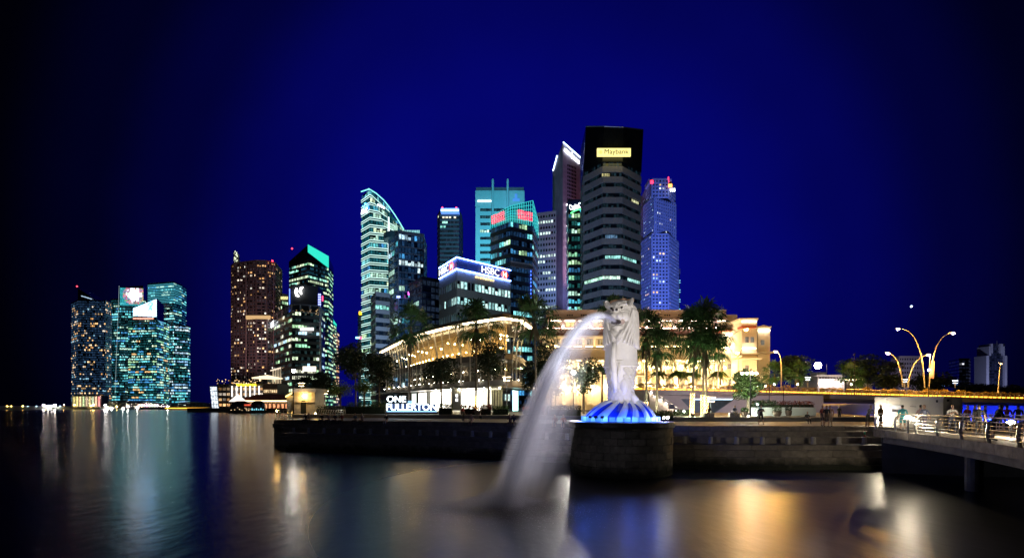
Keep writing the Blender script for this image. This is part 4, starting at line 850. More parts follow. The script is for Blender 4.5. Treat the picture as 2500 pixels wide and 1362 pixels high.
# ---- colonnaded hotel
r = thing('grand_hotel', 'long floodlit colonial hotel with tall columns, red roof slope and corner pavilions', 'hotel', (GX(1600, 160), 165, 3))
HS_ = M('hotel_stone', (.60, .54, .46), .75, scale=.5, var=.08); HP = M('hotel_attic', (.58, .50, .50), .75, scale=.5, var=.08)
Y = 150
WS = E('facade_warm_strip', (1, .70, .32), 26); WS2 = E('facade_pale_strip', (1, .80, .54), 22)
MB().pbox(1320, 1775, 850, 1000, Y, 40).build('main_wall', HS_, r)
MB().pbox(1312, 1778, 846, 851, Y - 1.6, 6).build('cornice', HS_, r); MB().pbox(1312, 1778, 870, 873, Y - .7, 4).build('cornice', HS_, r); MB().pbox(1312, 1778, 877, 881, Y - 1.1, 4).build('architrave', HS_, r)
MB().pbox(1312, 1778, 819, 824, Y + .6, 6).build('cornice', HS_, r); MB().pbox(1330, 1770, 824, 846, Y + 3, 38).build('loggia_wall', HS_, r)
for i in range(17):
    px = 1322 + i * 27; MB().pbox(px, px + 17, 845, 847.5, Y - .8, .6).build('light_strip', WS, r); MB().pbox(px, px + 20, 822.2, 824.2, Y + 1.6, .5).build('light_strip', WS, r); MB().pbox(px + 4, px + 16, 879.5, 881, Y - 1.4, .3).build('light_strip', E('facade_soft_strip', (1, .74, .36), 8), r)
    o_ = MB().pbox(px + 3, px + 14, 829, 841, Y + 2.8, .4, col=(.35, .25, .12)).build('window', WIN, r, colors=True); MB().pbox(px + 8, px + 9, 829, 841, Y + 2.7, .2).build('frame', HS_, o_)
    MB().pbox(px + 19, px + 24, 824, 846, Y + 1.2, 2).build('pilaster', HS_, r)
# red roof slope and attic
a, b = W(1325, 819, Y + 1), W(1775, 819, Y + 1); c, d = W(1775, 797, Y + 12), W(1325, 797, Y + 12)
MB().add([a, b, c, d, (a.x, Y + 20, a.z), (b.x, Y + 20, b.z)], [(0, 1, 2, 3), (1, 5, 2), (4, 0, 3), (5, 4, 3, 2)]).build('roof_slope', RT, r)
YA = 163
MB().pbox(1338, 1769, 773, 800, YA, 30).build('attic_wall', HP, r); MB().pbox(1334, 1773, 756, 774, YA - 1, 32).build('attic_parapet', HP, r); MB().pbox(1770, 1800, 768, 800, YA + 4, 20).build('attic_step', HP, r)
for i in range(13):
    px = 1340 + i * 34; MB().pbox(px + 4, px + 30, 777, 782, YA - 1.8, 2).build('attic_hood', HP, r); MB().pbox(px - 3, px + 4, 776, 799, YA - 1.5, 1.6).build('attic_pier', HP, r)
    MB().pbox(px + 5, px + 29, 782.3, 783.4, YA - 1.2, .3).build('light_strip', WS2, r); MB().pbox(px - 2, px + 3, 798, 799.5, YA - 2., .4).build('light_strip', E('pier_uplight', (1, .86, .72), 60), r)
    for j in range(3): MB().pbox(px + 10 + j * 5.5, px + 13.5 + j * 5.5, 767.5, 771, YA - 1.15, .3).build('window', M('attic_window', (.02, .015, .02), .3), r)
    for j in range(4): o_ = MB().pbox(px + 8 + j * 5, px + 12 + j * 5, 787, 797, YA - .2, .3, col=(1.1, .75, .3)).build('window', WIN, r, colors=True)
for i in range(13): px = 1336 + i * 34; MB().pbox(px, px + 30, 800.5, 801.6, YA - 3.2, .3).build('added_ledge_light', E('ledge_pink', (1, .74, .6), 24), r)  # strips added along the ledge to brighten the attic parapet
# columns and tall windows
for i in range(13):
    px = 1338 + i * 34.5
    if px > 1768: break
    p = W(px, 881, Y - .4); hh = p.z - 5
    MB().lathe([(1.0, 0), (1.0, .5), (.8, .7), (.7, hh - .9), (.85, hh - .7), (1.0, hh - .5), (1.0, hh)], (p.x, Y - .5, 5), 12).build('column', HS_, r)
    o_ = MB().pbox(px + 11, px + 24, 891, 910, Y - .12, .3, col=(.8, .55, .2)).build('window', WIN, r, colors=True)
    for f_ in ((10, 25, 889.5, 891), (10, 25, 910, 911.5), (10, 11, 891, 910), (24, 25, 891, 910), (17, 18, 891, 910)): MB().pbox(px + f_[0], px + f_[1], f_[2], f_[3], Y - .25, .3).build('frame', HS_, o_)
    MB().pbox(px + 12, px + 23, 920, 940, Y - .12, .3, col=(.55, .38, .16)).build('window', WIN, r, colors=True); MB().pbox(px + 9, px + 26, 916, 918.5, Y - .5, .6).build('hood', HS_, r)
    q = W(px + 17, 897, Y - 1); MB().ball(q, .2, 8, 6).build('wall_lamp', E('hotel_lantern', (1, .70, .3), 620), r)
    q = W(px + 6, 943, Y - 2.2); MB().ball(q, .22, 6, 5).build('ground_uplight', E('hotel_uplight', (1, .70, .32), 1100), r)
# corner pavilions
def corner(px0, px1, pyt, pyb, Y, d):
    MB().pbox(px0, px1, pyt + 6, pyb, Y, d).build('pavilion_wall', HS_, r); MB().pbox(px0 - 4, px1 + 4, pyt, pyt + 3.5, Y - 1.2, d + 2.4).build('pavilion_cornice', HS_, r); MB().pbox(px0 - 2, px1 + 2, pyt + 3.5, pyt + 6, Y - .6, d + 1.2).build('pavilion_cornice', HS_, r)
corner(1811, 1848, 776, 940, 142, 14); corner(1850, 1880, 796, 935, 153, 16)
MB().pbox(1812, 1847, 795, 800, 140.8, 3).build('pavilion_ledge', RT, r)
MB().add([W(1846, 798, 151.5), W(1884, 798, 151.5), W(1865, 793, 151.5), W(1846, 798, 154), W(1884, 798, 154), W(1865, 793, 154)], [(0, 1, 2), (5, 4, 3), (0, 2, 5, 3), (1, 4, 5, 2)]).build('pediment', HS_, r)
for i in range(9): q = W(1815 + i * 3.7, 788, 141.8); MB().obox(q, (.25, .3, 1.1)).build('lattice_bar', HS_, r)
MB().pbox(1812, 1847, 784, 785, 141.4, .3).build('light_strip', WS2, r); MB().pbox(1814, 1845, 849, 851, 140.6, .4).build('light_strip', WS2, r); MB().pbox(1852, 1880, 806, 807, 152.4, .3).build('light_strip', WS2, r)
MB().pbox(1765, 1811, 800, 808, 148, 12).build('wing_roof', RT, r); MB().pbox(1765, 1811, 808, 940, 149, 20).build('wing_wall', HS_, r); MB().pbox(1763, 1813, 847, 850, 147.4, 2).build('light_strip', WS, r); MB().pbox(1765, 1811, 818, 821, 148.3, 1).build('light_strip', WS2, r)
for i in range(4): MB().pbox(1769 + i * 10, 1776 + i * 10, 837, 844, 148.8, .3, col=(.25, .18, .1)).build('window', WIN, r, colors=True)
for x, y0, y1, Yw in ((1820, 822, 836, 141.8), (1833, 822, 836, 141.8), (1777, 888, 900, 148.8), (1820, 892, 905, 141.8), (1858, 830, 842, 152.8), (1779, 925, 938, 148.8)): o_ = MB().pbox(x, x + 8, y0, y1, Yw, .3, col=(.2, .18, .15)).build('window', WIN, r, colors=True); MB().pbox(x - 1, x + 9, y1, y1 + 1.5, Yw - .3, .5).build('sill', HS_, o_)
MB().pbox(1806, 1852, 862, 866, 140.6, 3).build('pavilion_cornice', HS_, r); MB().pbox(1800, 1862, 872, 876, 139.6, 3).build('pavilion_cornice', HS_, r); MB().pbox(1850, 1890, 858, 862, 151, 4).build('pavilion_cornice', HS_, r)
for px in (1800, 1818, 1846, 1868): MB().ball(W(px, 941, 137), .22, 6, 5).build('ground_uplight', MATS['hotel_uplight'], r)
MB().tube([W(1762, 756, 165), W(1762, 743, 165)], .08, 4).tube([W(1765, 756, 165), W(1765, 748, 165)], .08, 4).build('aerial', METAL, r)
# small white canopied terrace house right of the hotel
rr_ = thing('white_bungalow', 'low white floodlit bungalow with turret beyond the bridge planting', 'house', (GX(2030, 190), 194, 3)); Y = 190
MB().pbox(1996, 2062, 918, 960, Y, 12).build('wall', WHITE, rr_); MB().pbox(1994, 2064, 914, 918, Y - .6, 13).build('roof', WHITE, rr_); MB().pbox(1996, 2018, 908, 914, Y + 2, 5).build('turret', WHITE, rr_)
MB().pbox(2064, 2130, 928, 960, Y + 2, 10).build('side_wing', M('mauve_wall', (.40, .36, .42), .7), rr_)
for i in range(9): MB().pbox(2000 + i * 7, 2005 + i * 7, 920, 924, Y - .15, .3).build('window', M('attic_window', (.02, .015, .02), .3), rr_); MB().ball(W(2001 + i * 7, 935, Y - 1.5), .16, 6, 5).build('wall_lamp', E('bungalow_lamp', (1, .82, .75), 130), rr_)
for i in range(16): MB().ball(W(2066 + i * 4, 927, Y + 1.5), .18, 5, 4).build('eave_bulb', E('festoon', (1, .8, .4), 12, False), rr_)
MB().tube([W(2018, 910, 190), W(2018, 888, 190)], .12, 5).build('flagpole', WHITE, rr_)
globe_lamp(1997, 892, 150, 5, 'large glowing globe lamp before the white bungalow', E('big_globe', (1, .8, .6), 90), rad=.9)
# ================================================================ ROAD BRIDGE, FORECOURT
def bz(px): return lerp(7.4, 5.95, max(0, min(1, (px - 1600) / 900)) ** 1.2)          # deck height above the water
def bY(px): return lerp(92, 104, (px - 1600) / 900)
r = thing('road_bridge', 'long low road bridge with amber-lit railing over the river mouth', 'bridge', (GX(2050, 98), 98, 0))
BC = M('bridge_concrete', (.50, .46, .44), .8, scale=.5, bump=.1)
N = 26; pxs = [lerp(1545, 2640, i / N) for i in range(N + 1)]
line = [Vector((GX(p, bY(p)), bY(p), bz(p))) for p in pxs]
n = len(line)
def ring(dy, dz): return [p + Vector((0, dy, dz)) for p in line]
m = MB()
for A, B in ((ring(0, -.75), ring(0, .12)), (ring(0, .12), ring(16, .12)), (ring(.5, -.75), ring(0, -.75)), (ring(2.2, -1.25), ring(.5, -.75)), (ring(14, -1.25), ring(2.2, -1.25)), (ring(16, .12), ring(16, -.75)), (ring(16, -.75), ring(14, -1.25))): ribbon(m, A, B)
m.build('deck', BC, r)
RAIL = M('rail_steel', (.42, .34, .26), .4, .5)
for k, h in enumerate((.35, .65, 1.0)): MB().tube(ring(.15, .12 + h), .045 if k < 2 else .07, 5).build('rail', RAIL, r)
ms = MB().box(-.05, .05, -.06, .06, 0, 1.05).mesh('rail_post', RAIL)
tot = along(92, line)
for p in tot: inst('rail_post', ms, r, tuple(p + Vector((0, .15, .12)) - Vector(r.location)))
MB().pbox(1545, 1600, 955, 1010, 92, 10).build('abutment', BC, r)
# planter trough and shrubs behind the railing
pl = MB()
A, B = ring(.9, .12), ring(.9, .55); ribbon(pl, A, B); ribbon(pl, B, ring(2.0, .55)); pl.build('planter', M('planter_orange', (.42, .24, .1), .7), r)
AS = E('planter_amber', (1, .42, .04), 3.2)
pa_ = along(46, ring(.86, .12))
for a, b in zip(pa_, pa_[1:]):
    e = (b - a) * .04; a_, b_ = a + e, b - e; MB().add([(a_.x, a_.y, a_.z + .1), (b_.x, b_.y, b_.z + .1), (b_.x, b_.y, b_.z + .42), (a_.x, a_.y, a_.z + .42)], [(0, 1, 2, 3)]).build('amber_light_bar', AS, r)
# sloping wall, underpass and abutment under the near end
WALLP = M('pale_render', (.56, .5, .48), .8, scale=.4, var=.1, bump=.05)
r2 = thing('retaining_wall', 'long pale wall carrying the near end of the bridge', 'wall', (GX(1800, 93), 94, 3))
MB().pbox(1795, 2010, 965, 1012, 93, 1.2).build('wall_face', WALLP, r2)
MB().pbox(1600, 1662, 965, 1012, 92.6, 1.4).build('wall_face', WALLP, r2); MB().pbox(1662, 1795, 966, 973, 92.9, 1.2).build('lintel', WALLP, r2)
MB().add([W(1795, 973, 92.8), W(1795, 1014, 92.8), W(1735, 1014, 92.8), W(1795, 973, 94.8), W(1795, 1014, 94.8), W(1735, 1014, 94.8)], [(2, 1, 0), (3, 4, 5), (0, 3, 5, 2)]).build('wing_slope', WALLP, r2)
MB().add([W(1662, 973, 92.8), W(1662, 1014, 92.8), W(1700, 1014, 92.8), W(1662, 973, 94.8), W(1662, 1014, 94.8), W(1700, 1014, 94.8)], [(0, 1, 2), (5, 4, 3), (2, 5, 3, 0)]).build('wing_slope', WALLP, r2)
MB().pbox(1650, 1800, 970, 1012, 100, .6).build('passage_back', M('passage_grey', (.25, .27, .3), .8), r2)
MB().pbox(1690, 1790, 973.5, 975, 96, .3).build('passage_light', E('passage_cool', (.55, .8, 1), 5), r2)
# stair from the bridge down to the plaza
r3 = thing('stairway', 'lit stone stairway with steel handrails descending beside the wall', 'stairs', (GX(1630, 85), 86, 3))
ns = 16
for i in range(ns):
    u = i / ns; px = lerp(1582, 1660, u); py = lerp(958, 1012, u); p = W(px, py, 86)
    MB().box(p.x, p.x + .332, 85, 88, 3, p.z).build('step', WALLP, r3)
for s_ in (84.9, 88.1):
    MB().tube([W(1582, 945, s_), W(1660, 999, s_)], .05, 5).build('handrail', METAL, r3)
    for i in range(7): u = i / 6; q = W(lerp(1582, 1660, u), lerp(945, 999, u), s_); MB().tube([q - Vector((0, 0, 1.0)), q], .04, 5).build('handrail_post', METAL, r3)
for i in range(6): u = i / 5; MB().ball(W(lerp(1590, 1650, u), lerp(958, 1003, u), 84.6), .09, 6, 5).build('step_light', E('step_warm', (1, .8, .6), 90), r3)
# river wall under the far spans, washed with blue light
r4 = thing('river_wall', 'river wall under the bridge washed in saturated blue light', 'wall', (110, 119, 0))
MB().box(62.2, 190, 118, 120.4, -1, 5.2).build('wall_face', WHITE, r4)
BL = E('blue_wash', (.01, .03, 1), 60)  # the bars below are assumed sources of the blue and violet wash
for i in range(7): MB().obox((100 + i * 7, 116.4, 1.6), (3.4, .2, .25)).build('assumed_light_bar', BL, r4)
for i in range(3): MB().obox((64 + i * 9, 116.4, 1.6), (2, .2, .2)).build('assumed_light_bar', E('violet_wash', (.12, .1, .8), 9), r4)
flood((38, 72, 3.8), (41, 93, 5.4), (.85, .76, 1), 5200, 100, 'low floodlight added on the plaza to brighten the pale bridge wall', sc=.4)  # lamp added to lift the pale bridge wall
# bent lamp posts on the bridge
def bent_lamp(pts, Y, label, m=None, rad=.24, group='bent lamp posts on the bridge'):
    P = [W(px, py, Y) for px, py in pts]; b = P[0]; k = 14; path = []
    for i in range(k + 1):
        t_ = i / k
        Q = list(P)
        while len(Q) > 1: Q = [Q[j].lerp(Q[j + 1], t_) for j in range(len(Q) - 1)]
        path.append(Q[0])
    r = thing('street_lamp', label, 'lamp', tuple(b), group=group)
    MB().tube(path, [lerp(.13, .06, i / k) for i in range(k + 1)], 7).build('bent_post', M('lamp_steel', (.5, .45, .36), .4, .5), r)
    e = path[-1]; MB().obox(e + Vector((0, 0, .06)), (.9, .35, .14)).build('lamp_head', METAL, r)
    MB().ball(e - Vector((0, 0, .16)), rad, 10, 6, sc=(1, .8, .5)).build('lamp_bulb', m or E('street_amber', (1, .5, .09), 5200), r); return r
bent_lamp([(2258, 946), (2252, 860), (2240, 800), (2192, 802)], 101, 'tall bent lamp reaching over the river, highest of the amber bridge lamps')
bent_lamp([(2268, 948), (2272, 870), (2290, 812), (2327, 812)], 101.6, 'tall bent lamp turned away from the river, paired with the highest one')
bent_lamp([(2205, 944), (2200, 900), (2192, 868), (2168, 861)], 100, 'short bent amber lamp leaning out beside its mirrored twin')
bent_lamp([(2217, 946), (2220, 905), (2234, 870), (2268, 865)], 100.4, 'short bent amber lamp curving towards the tall lamp pair')
bent_lamp([(1750, 948), (1752, 880), (1768, 808), (1822, 803)], 96, 'slender bent amber lamp standing before the hotel columns')
bent_lamp([(1907, 948), (1908, 890), (1910, 862), (1894, 857)], 104, 'upright amber lamp at the hotel corner beyond the bridge rail')
bent_lamp([(1802, 940), (1802, 900), (1803, 872), (1801, 860)], 118, 'amber lamp with straight post in front of the hotel wing')
bent_lamp([(2437, 962), (2438, 930), (2441, 895), (2444, 886)], 104, 'thin unlit lamp post near the far bridge end', E('street_dim', (1, .7, .4), 3))
b_ = thing('banner', 'narrow vertical orange banner hung on a post between the bridge lamps', 'banner', tuple(W(2273, 946, 101.2))); MB().tube([W(2266, 948, 101.2), W(2270, 872, 101.2)], .07, 5).build('post', METAL, b_); MB().add([W(2271, 922, 101.2), W(2280, 924, 101.2), W(2282, 882, 101.2), W(2274, 880, 101.2)] + [W(2271, 922, 101.3), W(2280, 924, 101.3), W(2282, 882, 101.3), W(2274, 880, 101.3)], [(3, 2, 1, 0), (4, 5, 6, 7)]).build('cloth', M('banner_cloth', (.7, .35, .25), .8), b_)
globe_lamp(2267, 903, 101, 6.3, 'cool white lamp among the bent bridge lamps', BULBC, rad=.14)
for px, py in ((2086, 866),): globe_lamp(px, py, 96, 6.8, 'dark unlit column lamp standing on the bridge', DMETAL, rad=.2)
for px, py, lab in ((2209, 925, 'small twin-bar lamp under the short bent lamps'), (2332, 928, 'small twin-bar lamp near the blue-lit stall'), (1972, 920, 'small twin-bar lamp before the white bungalow')): tbar(px, py, 948, 108, lab, m=E('bar_cool', (.8, .9, 1), 8))
MB().pbox(2322, 2338, 936, 941, 220, 6).build('kiosk_roof', E('stall_blue', (.15, .4, 1), 1.6, False), label='far stall with a glowing blue roof past the bridge', cat='stall')
st = MB().ball(W(2225, 748, 4000), 7, 10, 8); st.build('evening_star', E('star_blue', (.55, .75, 1), 9, False), label='single bluish-white star above the bent bridge lamps', cat='star')
# white booth
r = thing('white_booth', 'white box booth with a small poster standing by the jetty', 'booth', (GX(2240, 42), 43, 3))
A, B, C_ = Vector((GX(2136, 43), 43, 0)), Vector((GX(2303, 38.5), 38.5, 0)), Vector((GX(2350, 41), 41, 0))
WB = M('booth_panel', (.68, .66, .63), .6, var=.05, scale=.5)
nn = 5; zt_ = 5.35
for i in range(nn):
    a, b = A.lerp(B, i / nn), A.lerp(B, (i + .985) / nn); MB().prism([(a.x, a.y), (b.x, b.y), (b.x + .05, b.y + .12), (a.x + .05, a.y + .12)], 3.02, zt_).build('wall_panel', WB, r)
for i in range(2):
    a, b = B.lerp(C_, i / 2), B.lerp(C_, (i + .985) / 2); MB().prism([(a.x, a.y), (b.x, b.y), (b.x - .06, b.y + .12), (a.x - .06, a.y + .12)], 3.02, zt_).build('wall_panel', WB, r)
MB().prism([(A.x, A.y), (B.x, B.y), (C_.x, C_.y), (C_.x - 4, C_.y + 3)], zt_, zt_ + .06).build('roof', WB, r)
def onw(px, py, off=.04):
    u = None
    t_ = (px - 1250) / F; d = B - A; k = (A.x - t_ * A.y) / (t_ * d.y - d.x); p = A + d * k; return Vector((p.x, p.y - off, GZ(py, p.y)))
MB().add([onw(2176, 1005), onw(2198, 1007), onw(2198, 989), onw(2176, 988)], [(0, 1, 2, 3)], 0).add([onw(2176, 1005, .05), onw(2198, 1007, .05), onw(2198, 1001, .05), onw(2176, 997, .05)], [(0, 1, 2, 3)], 1).build('poster', [M('poster_white', (.6, .65, .75), .7), M('poster_ink', (.03, .03, .05), .7, scale=30)], r)
MB().add([onw(2221, 992), onw(2236, 992.8), onw(2236, 991.8), onw(2221, 991)], [(0, 1, 2, 3)]).build('hook_rail', DMETAL, r)
MB().add([onw(2284, 982), onw(2289, 982), onw(2289, 976), onw(2284, 976)], [(0, 1, 2, 3)]).build('vent', DMETAL, r)
q = B.lerp(C_, .2); MB().obox((q.x, q.y - .06, 5.1), (.2, .03, .16)).build('vent', DMETAL, r)
# ================================================================ WATERSIDE TERRACE
Cc = [Vector(p) for p in ((-33, 62.5, 0), (-28.5, 61, 0), (-14, 56.5, 0), (-1, 51.5, 0), (8, 46, 0), (13, 43.3, 0), (18, 42.5, 0), (29.5, 42.5, 0))]
def smooth(pts, it=3):
    for _ in range(it):
        o = [pts[0]]
        for a, b in zip(pts, pts[1:]): o += [a.lerp(b, .25), a.lerp(b, .75)]
        pts = o + [pts[-1]]
    return pts
CC = along(150, smooth(Cc))
DECKM = M('plaza_paving', (.27, .25, .22), .6, scale=.7, var=.25, bump=.2)
C0 = [p for p in CC if pxof(p) > 664]
MB().prism([(p.x, p.y) for p in C0] + [(29.5, 37.4), (26, 36), (31, 34), (48, 33), (52, 60), (60, 92), (27, 72), (-12, 72), (-30, 68)], -2, 3.0).build('plaza', DECKM, kind='structure')
CU = [p for p in outw(CC, -14)]
for k, (o_, z_) in enumerate(((-12.6, 3.15), (-13.1, 3.3), (-13.6, 3.45))):
    q = [p for p in outw(CC, o_) if pxof(p) > 772]
    MB().prism([(p.x, p.y) for p in q] + [(41, q[-1].y), (56 - k * .1, 90.5 - k * .2), (4, 100.5), (-40 + k * .1, 150), (-47 + k * .2, 118), (-32 + k * .1, 74)], 2.5 + k * .003, z_).build('plaza_step', DECKM, kind='structure')
TS = thing('terrace_steps', 'broad granite steps running down from the plaza into the water', 'steps', (0, 50, 0)); TS['kind'] = 'structure'
prof = [(3.02, -.35, .1, 668), (2.6, .0, .95, 672), (2.2, .9, 1.65, 676), (1.7, 1.55, 3.65, 681), (1.35, 3.5, 4.25, 686), (.85, 4.1, 4.7, 690), (.35, 4.55, 5.15, 694)]
for k, (zt_, o0, o1, lim) in enumerate(prof):
    zb = (prof[k + 1][0] - .06) if k < 6 else -1.2
    n_ = 36; A, B = along(n_, smooth(Cc)), None
    A = outw(along(n_ * 2, smooth(Cc)), o0); B = outw(along(n_ * 2, smooth(Cc)), o1)
    for i in range(0, n_ * 2, 2):
        a0, a1, b0, b1 = A[i], A[i + 2], B[i], B[i + 2]
        if pxof(b0) < lim - 14: continue
        g = .012; e = (b1 - b0).normalized() * g
        nos = .05; nv = Vector((e.y, -e.x, 0)).normalized() * nos
        vs = [(a0.x + e.x, a0.y + e.y, zb), (b0.x + e.x, b0.y + e.y, zb), (b1.x - e.x, b1.y - e.y, zb), (a1.x - e.x, a1.y - e.y, zb)]
        top = [(a0.x + e.x, a0.y + e.y, zt_), (b0.x + e.x + nv.x, b0.y + e.y + nv.y, zt_), (b1.x - e.x + nv.x, b1.y - e.y + nv.y, zt_), (a1.x - e.x, a1.y - e.y, zt_)]
        mid = [(v[0], v[1], zt_ - .11) for v in top]; m2 = [(v[0], v[1], zt_ - .11) for v in vs]
        MB().add(vs + m2 + mid + top, [(3, 2, 1, 0), (0, 1, 5, 4), (1, 2, 6, 5), (2, 3, 7, 6), (3, 0, 4, 7), (5, 6, 10, 9), (4, 5, 9, 8), (6, 7, 11, 10), (8, 9, 13, 12), (9, 10, 14, 13), (10, 11, 15, 14), (11, 8, 12, 15), (12, 13, 14, 15)]).build('step_slab', GRAN, TS)
BOLM = MB().lathe([(.19, 0), (.2, .05), (.17, .1), (.165, .5), (.15, .56), (.06, .58)], (0, 0, 0), 14).mesh('bollard', M('bollard_stone', (.45, .42, .37), .7, scale=3, bump=.2), smooth=False)
bp_ = [p for p in along(34, outw(along(150, smooth(Cc)), 2.5)) if pxof(p) > 700]
for i, p in enumerate(bp_):
    o = bpy.data.objects.new('bollard', BOLM); COL.objects.link(o); o.location = (p.x, p.y, 1.7); tag(o, 'round stone bollard in the row along the lower terrace step', 'bollard', 'bollards along the terrace')
# low rail that joins the bollards on the jetty side
# ---- stone pedestal in the water
PC = Vector((7.75, 36.5, 0)); PR = 3.55
ped = thing('stone_pedestal', 'round pedestal of dark granite blocks rising from the water under the statue', 'pedestal', (PC.x, PC.y, -.3))
PB = M('pedestal_granite', (.22, .2, .17), .7, scale=2.5, var=.35, bump=.4, rnd=.3)
tide(PB)
nb_ = 24; hc = .48
def arcblock(da, r0, r1, h, k=4):
    m = MB(); vs = []
    for i in range(k + 1):
        a = -da / 2 + da * i / k
        for rr, zz in ((r0, 0), (r1, 0), (r1, h), (r0, h)): vs.append((math.cos(a) * rr, math.sin(a) * rr, zz))
    fs = [(i * 4 + j, i * 4 + (j + 1) % 4, (i + 1) * 4 + (j + 1) % 4, (i + 1) * 4 + j) for i in range(k) for j in range(4)]
    fs = [tuple(reversed(f)) for f in fs] + [(0, 1, 2, 3), tuple(reversed(range(k * 4, k * 4 + 4)))]
    return m.add(vs, fs)
AB = [arcblock(2 * math.pi / nb_ - .008, PR - .5, PR + d, hc - .025).mesh('stone_block', PB) for d in (0, .02, -.02)]
for c_ in range(8):
    for j in range(nb_): inst('stone_block', RND.choice(AB), ped, (0, 0, c_ * hc), 2 * math.pi * (j + (c_ % 2) * .5) / nb_)
MB().lathe([(PR - .45, 0), (PR - .45, 3.8)], (PC.x, PC.y, -.3), 32).build('core', PB, ped)
MB().lathe([(PR + .12, 3.5), (PR + .16, 3.56), (PR + .16, 3.84), (PR + .1, 3.9)], (PC.x, PC.y, -.3), 48).build('coping', M('coping_dark', (.06, .06, .065), .35), ped)
MB().box(PC.x + 3.3, PC.x + 3.85, 37.5, 40, -1, 3.5).build('side_buttress', PB, ped)
MB().box(PC.x + 2.0, PC.x + 4.1, 38, 46, 2.2, 2.95).build('bridge_slab', PB, ped)
# ---- statue
ST0 = Vector((PC.x, PC.y, 3.6)); SR = R(-30)
SW = M('statue_white', (.72, .69, .66), .55, scale=2., var=.08, bump=.12); SD = M('statue_shadow', (.03, .02, .02), .8); SBR = M('statue_lit_brown', (.5, .3, .19), .7, scale=6, var=.4)
stt = thing('fountain_statue', 'white lion-headed fish statue spouting water on the stone pedestal', 'statue', ST0, SR)
def spart(mb, name, mat, parent=None, smooth=True):               # statue parts are laid out in the statue's own axes, front towards -Y
    o = bpy.data.objects.new(name, mb.mesh(name, mat, (0, 0, 0), smooth)); COL.objects.link(o); o.parent = parent or stt; return o
def loft(secs, n=40, wob=None):
    vs = []
    for z_, rx, ry, cx_, cy_ in secs:
        for j in range(n):
            a = 2 * math.pi * j / n; k = 1 + (wob(a, z_) if wob else 0); vs.append((cx_ + rx * math.cos(a) * k, cy_ + ry * math.sin(a) * k, z_))
    q = len(secs); fs = [(i * n + j, i * n + (j + 1) % n, (i + 1) * n + (j + 1) % n, (i + 1) * n + j) for i in range(q - 1) for j in range(n)]
    return MB().add(vs, fs + [tuple(reversed(range(n))), tuple(range((q - 1) * n, q * n))])
def fine(secs, k=4):
    out = []
    for a, b in zip(secs, secs[1:]):
        for i in range(k): t_ = i / k; t_ = t_ * t_ * (3 - 2 * t_); out.append(tuple(lerp(x, y, t_) if q else lerp(x, y, i / k) for q, (x, y) in enumerate(zip(a, b))))
    return out + [secs[-1]]
spart(loft(fine([(.5, .95, .85, 0, .05), (1.2, .8, .72, 0, 0), (2.2, .84, .78, 0, 0), (3.2, .93, .85, 0, 0), (4.3, 1.08, .95, 0, 0)])), 'fish_body', SW)
spart(loft(fine([(3.86, 1.30, 1.1, 0, .1), (3.98, 1.24, 1.05, 0, .08), (4.4, 1.16, .98, 0, .05), (5.2, 1.14, .95, 0, .05), (6.4, 1.12, .95, 0, .1)]), 48, lambda a, z_: .035 * max(0, 4.4 - z_) * math.sin(6 * a)), 'torso', SW)
spart(loft(fine([(5.12, 1.27, .95, 0, .38), (5.35, 1.21, .92, 0, .36), (6.3, 1.19, .95, 0, .35), (7.3, 1.17, .95, 0, .3), (8.0, 1.04, .9, 0, .25), (8.45, .74, .68, 0, .2), (8.62, .3, .3, 0, .2)]), 72, lambda a, z_: .022 * math.sin(30 * a + 1.2 * z_)), 'mane', SW)
# mane locks: sweep from the temples round the cheeks, the front ones meeting in a V on the chest
for sx in (-1, 1):
    for i in range(9):
        u = i / 8; pts = []; rs = []
        for k in range(15):
            t_ = k / 14
            zz = lerp(7.9 - .25 * u, lerp(5.55, 5.14, min(1, u * 1.6)), t_)
            ph = lerp(lerp(58, 96, u), lerp(6, 98, u ** .8), t_ ** 1.4) ; a = R(ph)
            rx = lerp(1.16, 1.22, t_) + .0; ry = lerp(.75, 1.0, t_)
            pts.append((sx * rx * math.sin(a), -ry * math.cos(a) + lerp(.12, .02, t_), zz)); rs.append(lerp(.06, .115, math.sin(math.pi * min(1, t_ * .9 + .1)) ) if t_ < .97 else .05)
        spart(MB().tube(pts, rs, 8), 'mane_lock', SW)
for sx in (-1, 1):
    for i in range(3): q = i * .12; spart(MB().tube([(sx * (.5 - q * .8), -.95 - q * .1, 6.35 - q * 2), (sx * .24, -1.03, 5.95 - q * 1.5), (0, -1.06, 5.65 - q)], [.05, .07, .04], 6), 'collar_fold', SW)
# head: several rounded masses fused into one skin
def fused(parts, voxel, name, mat, it=4):
    m = MB()
    for c, rr in parts: m.ball(c, 1., 20, 14, sc=rr)
    # ball() already scales; radius 1
    me = m.mesh(name, mat); o = bpy.data.objects.new(name, me); COL.objects.link(o)
    md = o.modifiers.new('remesh', 'REMESH'); md.mode = 'VOXEL'; md.voxel_size = voxel; md.use_smooth_shade = True
    ms_ = o.modifiers.new('smooth', 'SMOOTH'); ms_.iterations = it; ms_.factor = .5
    dg = bpy.context.evaluated_depsgraph_get(); me2 = bpy.data.meshes.new_from_object(o.evaluated_get(dg)); bpy.data.objects.remove(o)
    if not me2.materials: me2.materials.append(mat)
    for p in me2.polygons: p.use_smooth = True
    o = bpy.data.objects.new(name, me2); COL.objects.link(o); o.parent = stt; return o
hp = [((0, -.1, 7.65), (.88, .72, .85)), ((0, -.72, 7.36), (.52, .5, .36)), ((0, -.45, 8.18), (.62, .42, .28)), ((0, -.86, 7.93), (.19, .36, .26)), ((0, -1.08, 7.76), (.27, .25, .19)),
      ((0, -.9, 8.12), (.09, .2, .14)), ((0, -.62, 6.6), (.46, .38, .17)), ((0, -.55, 6.4), (.34, .34, .24))]
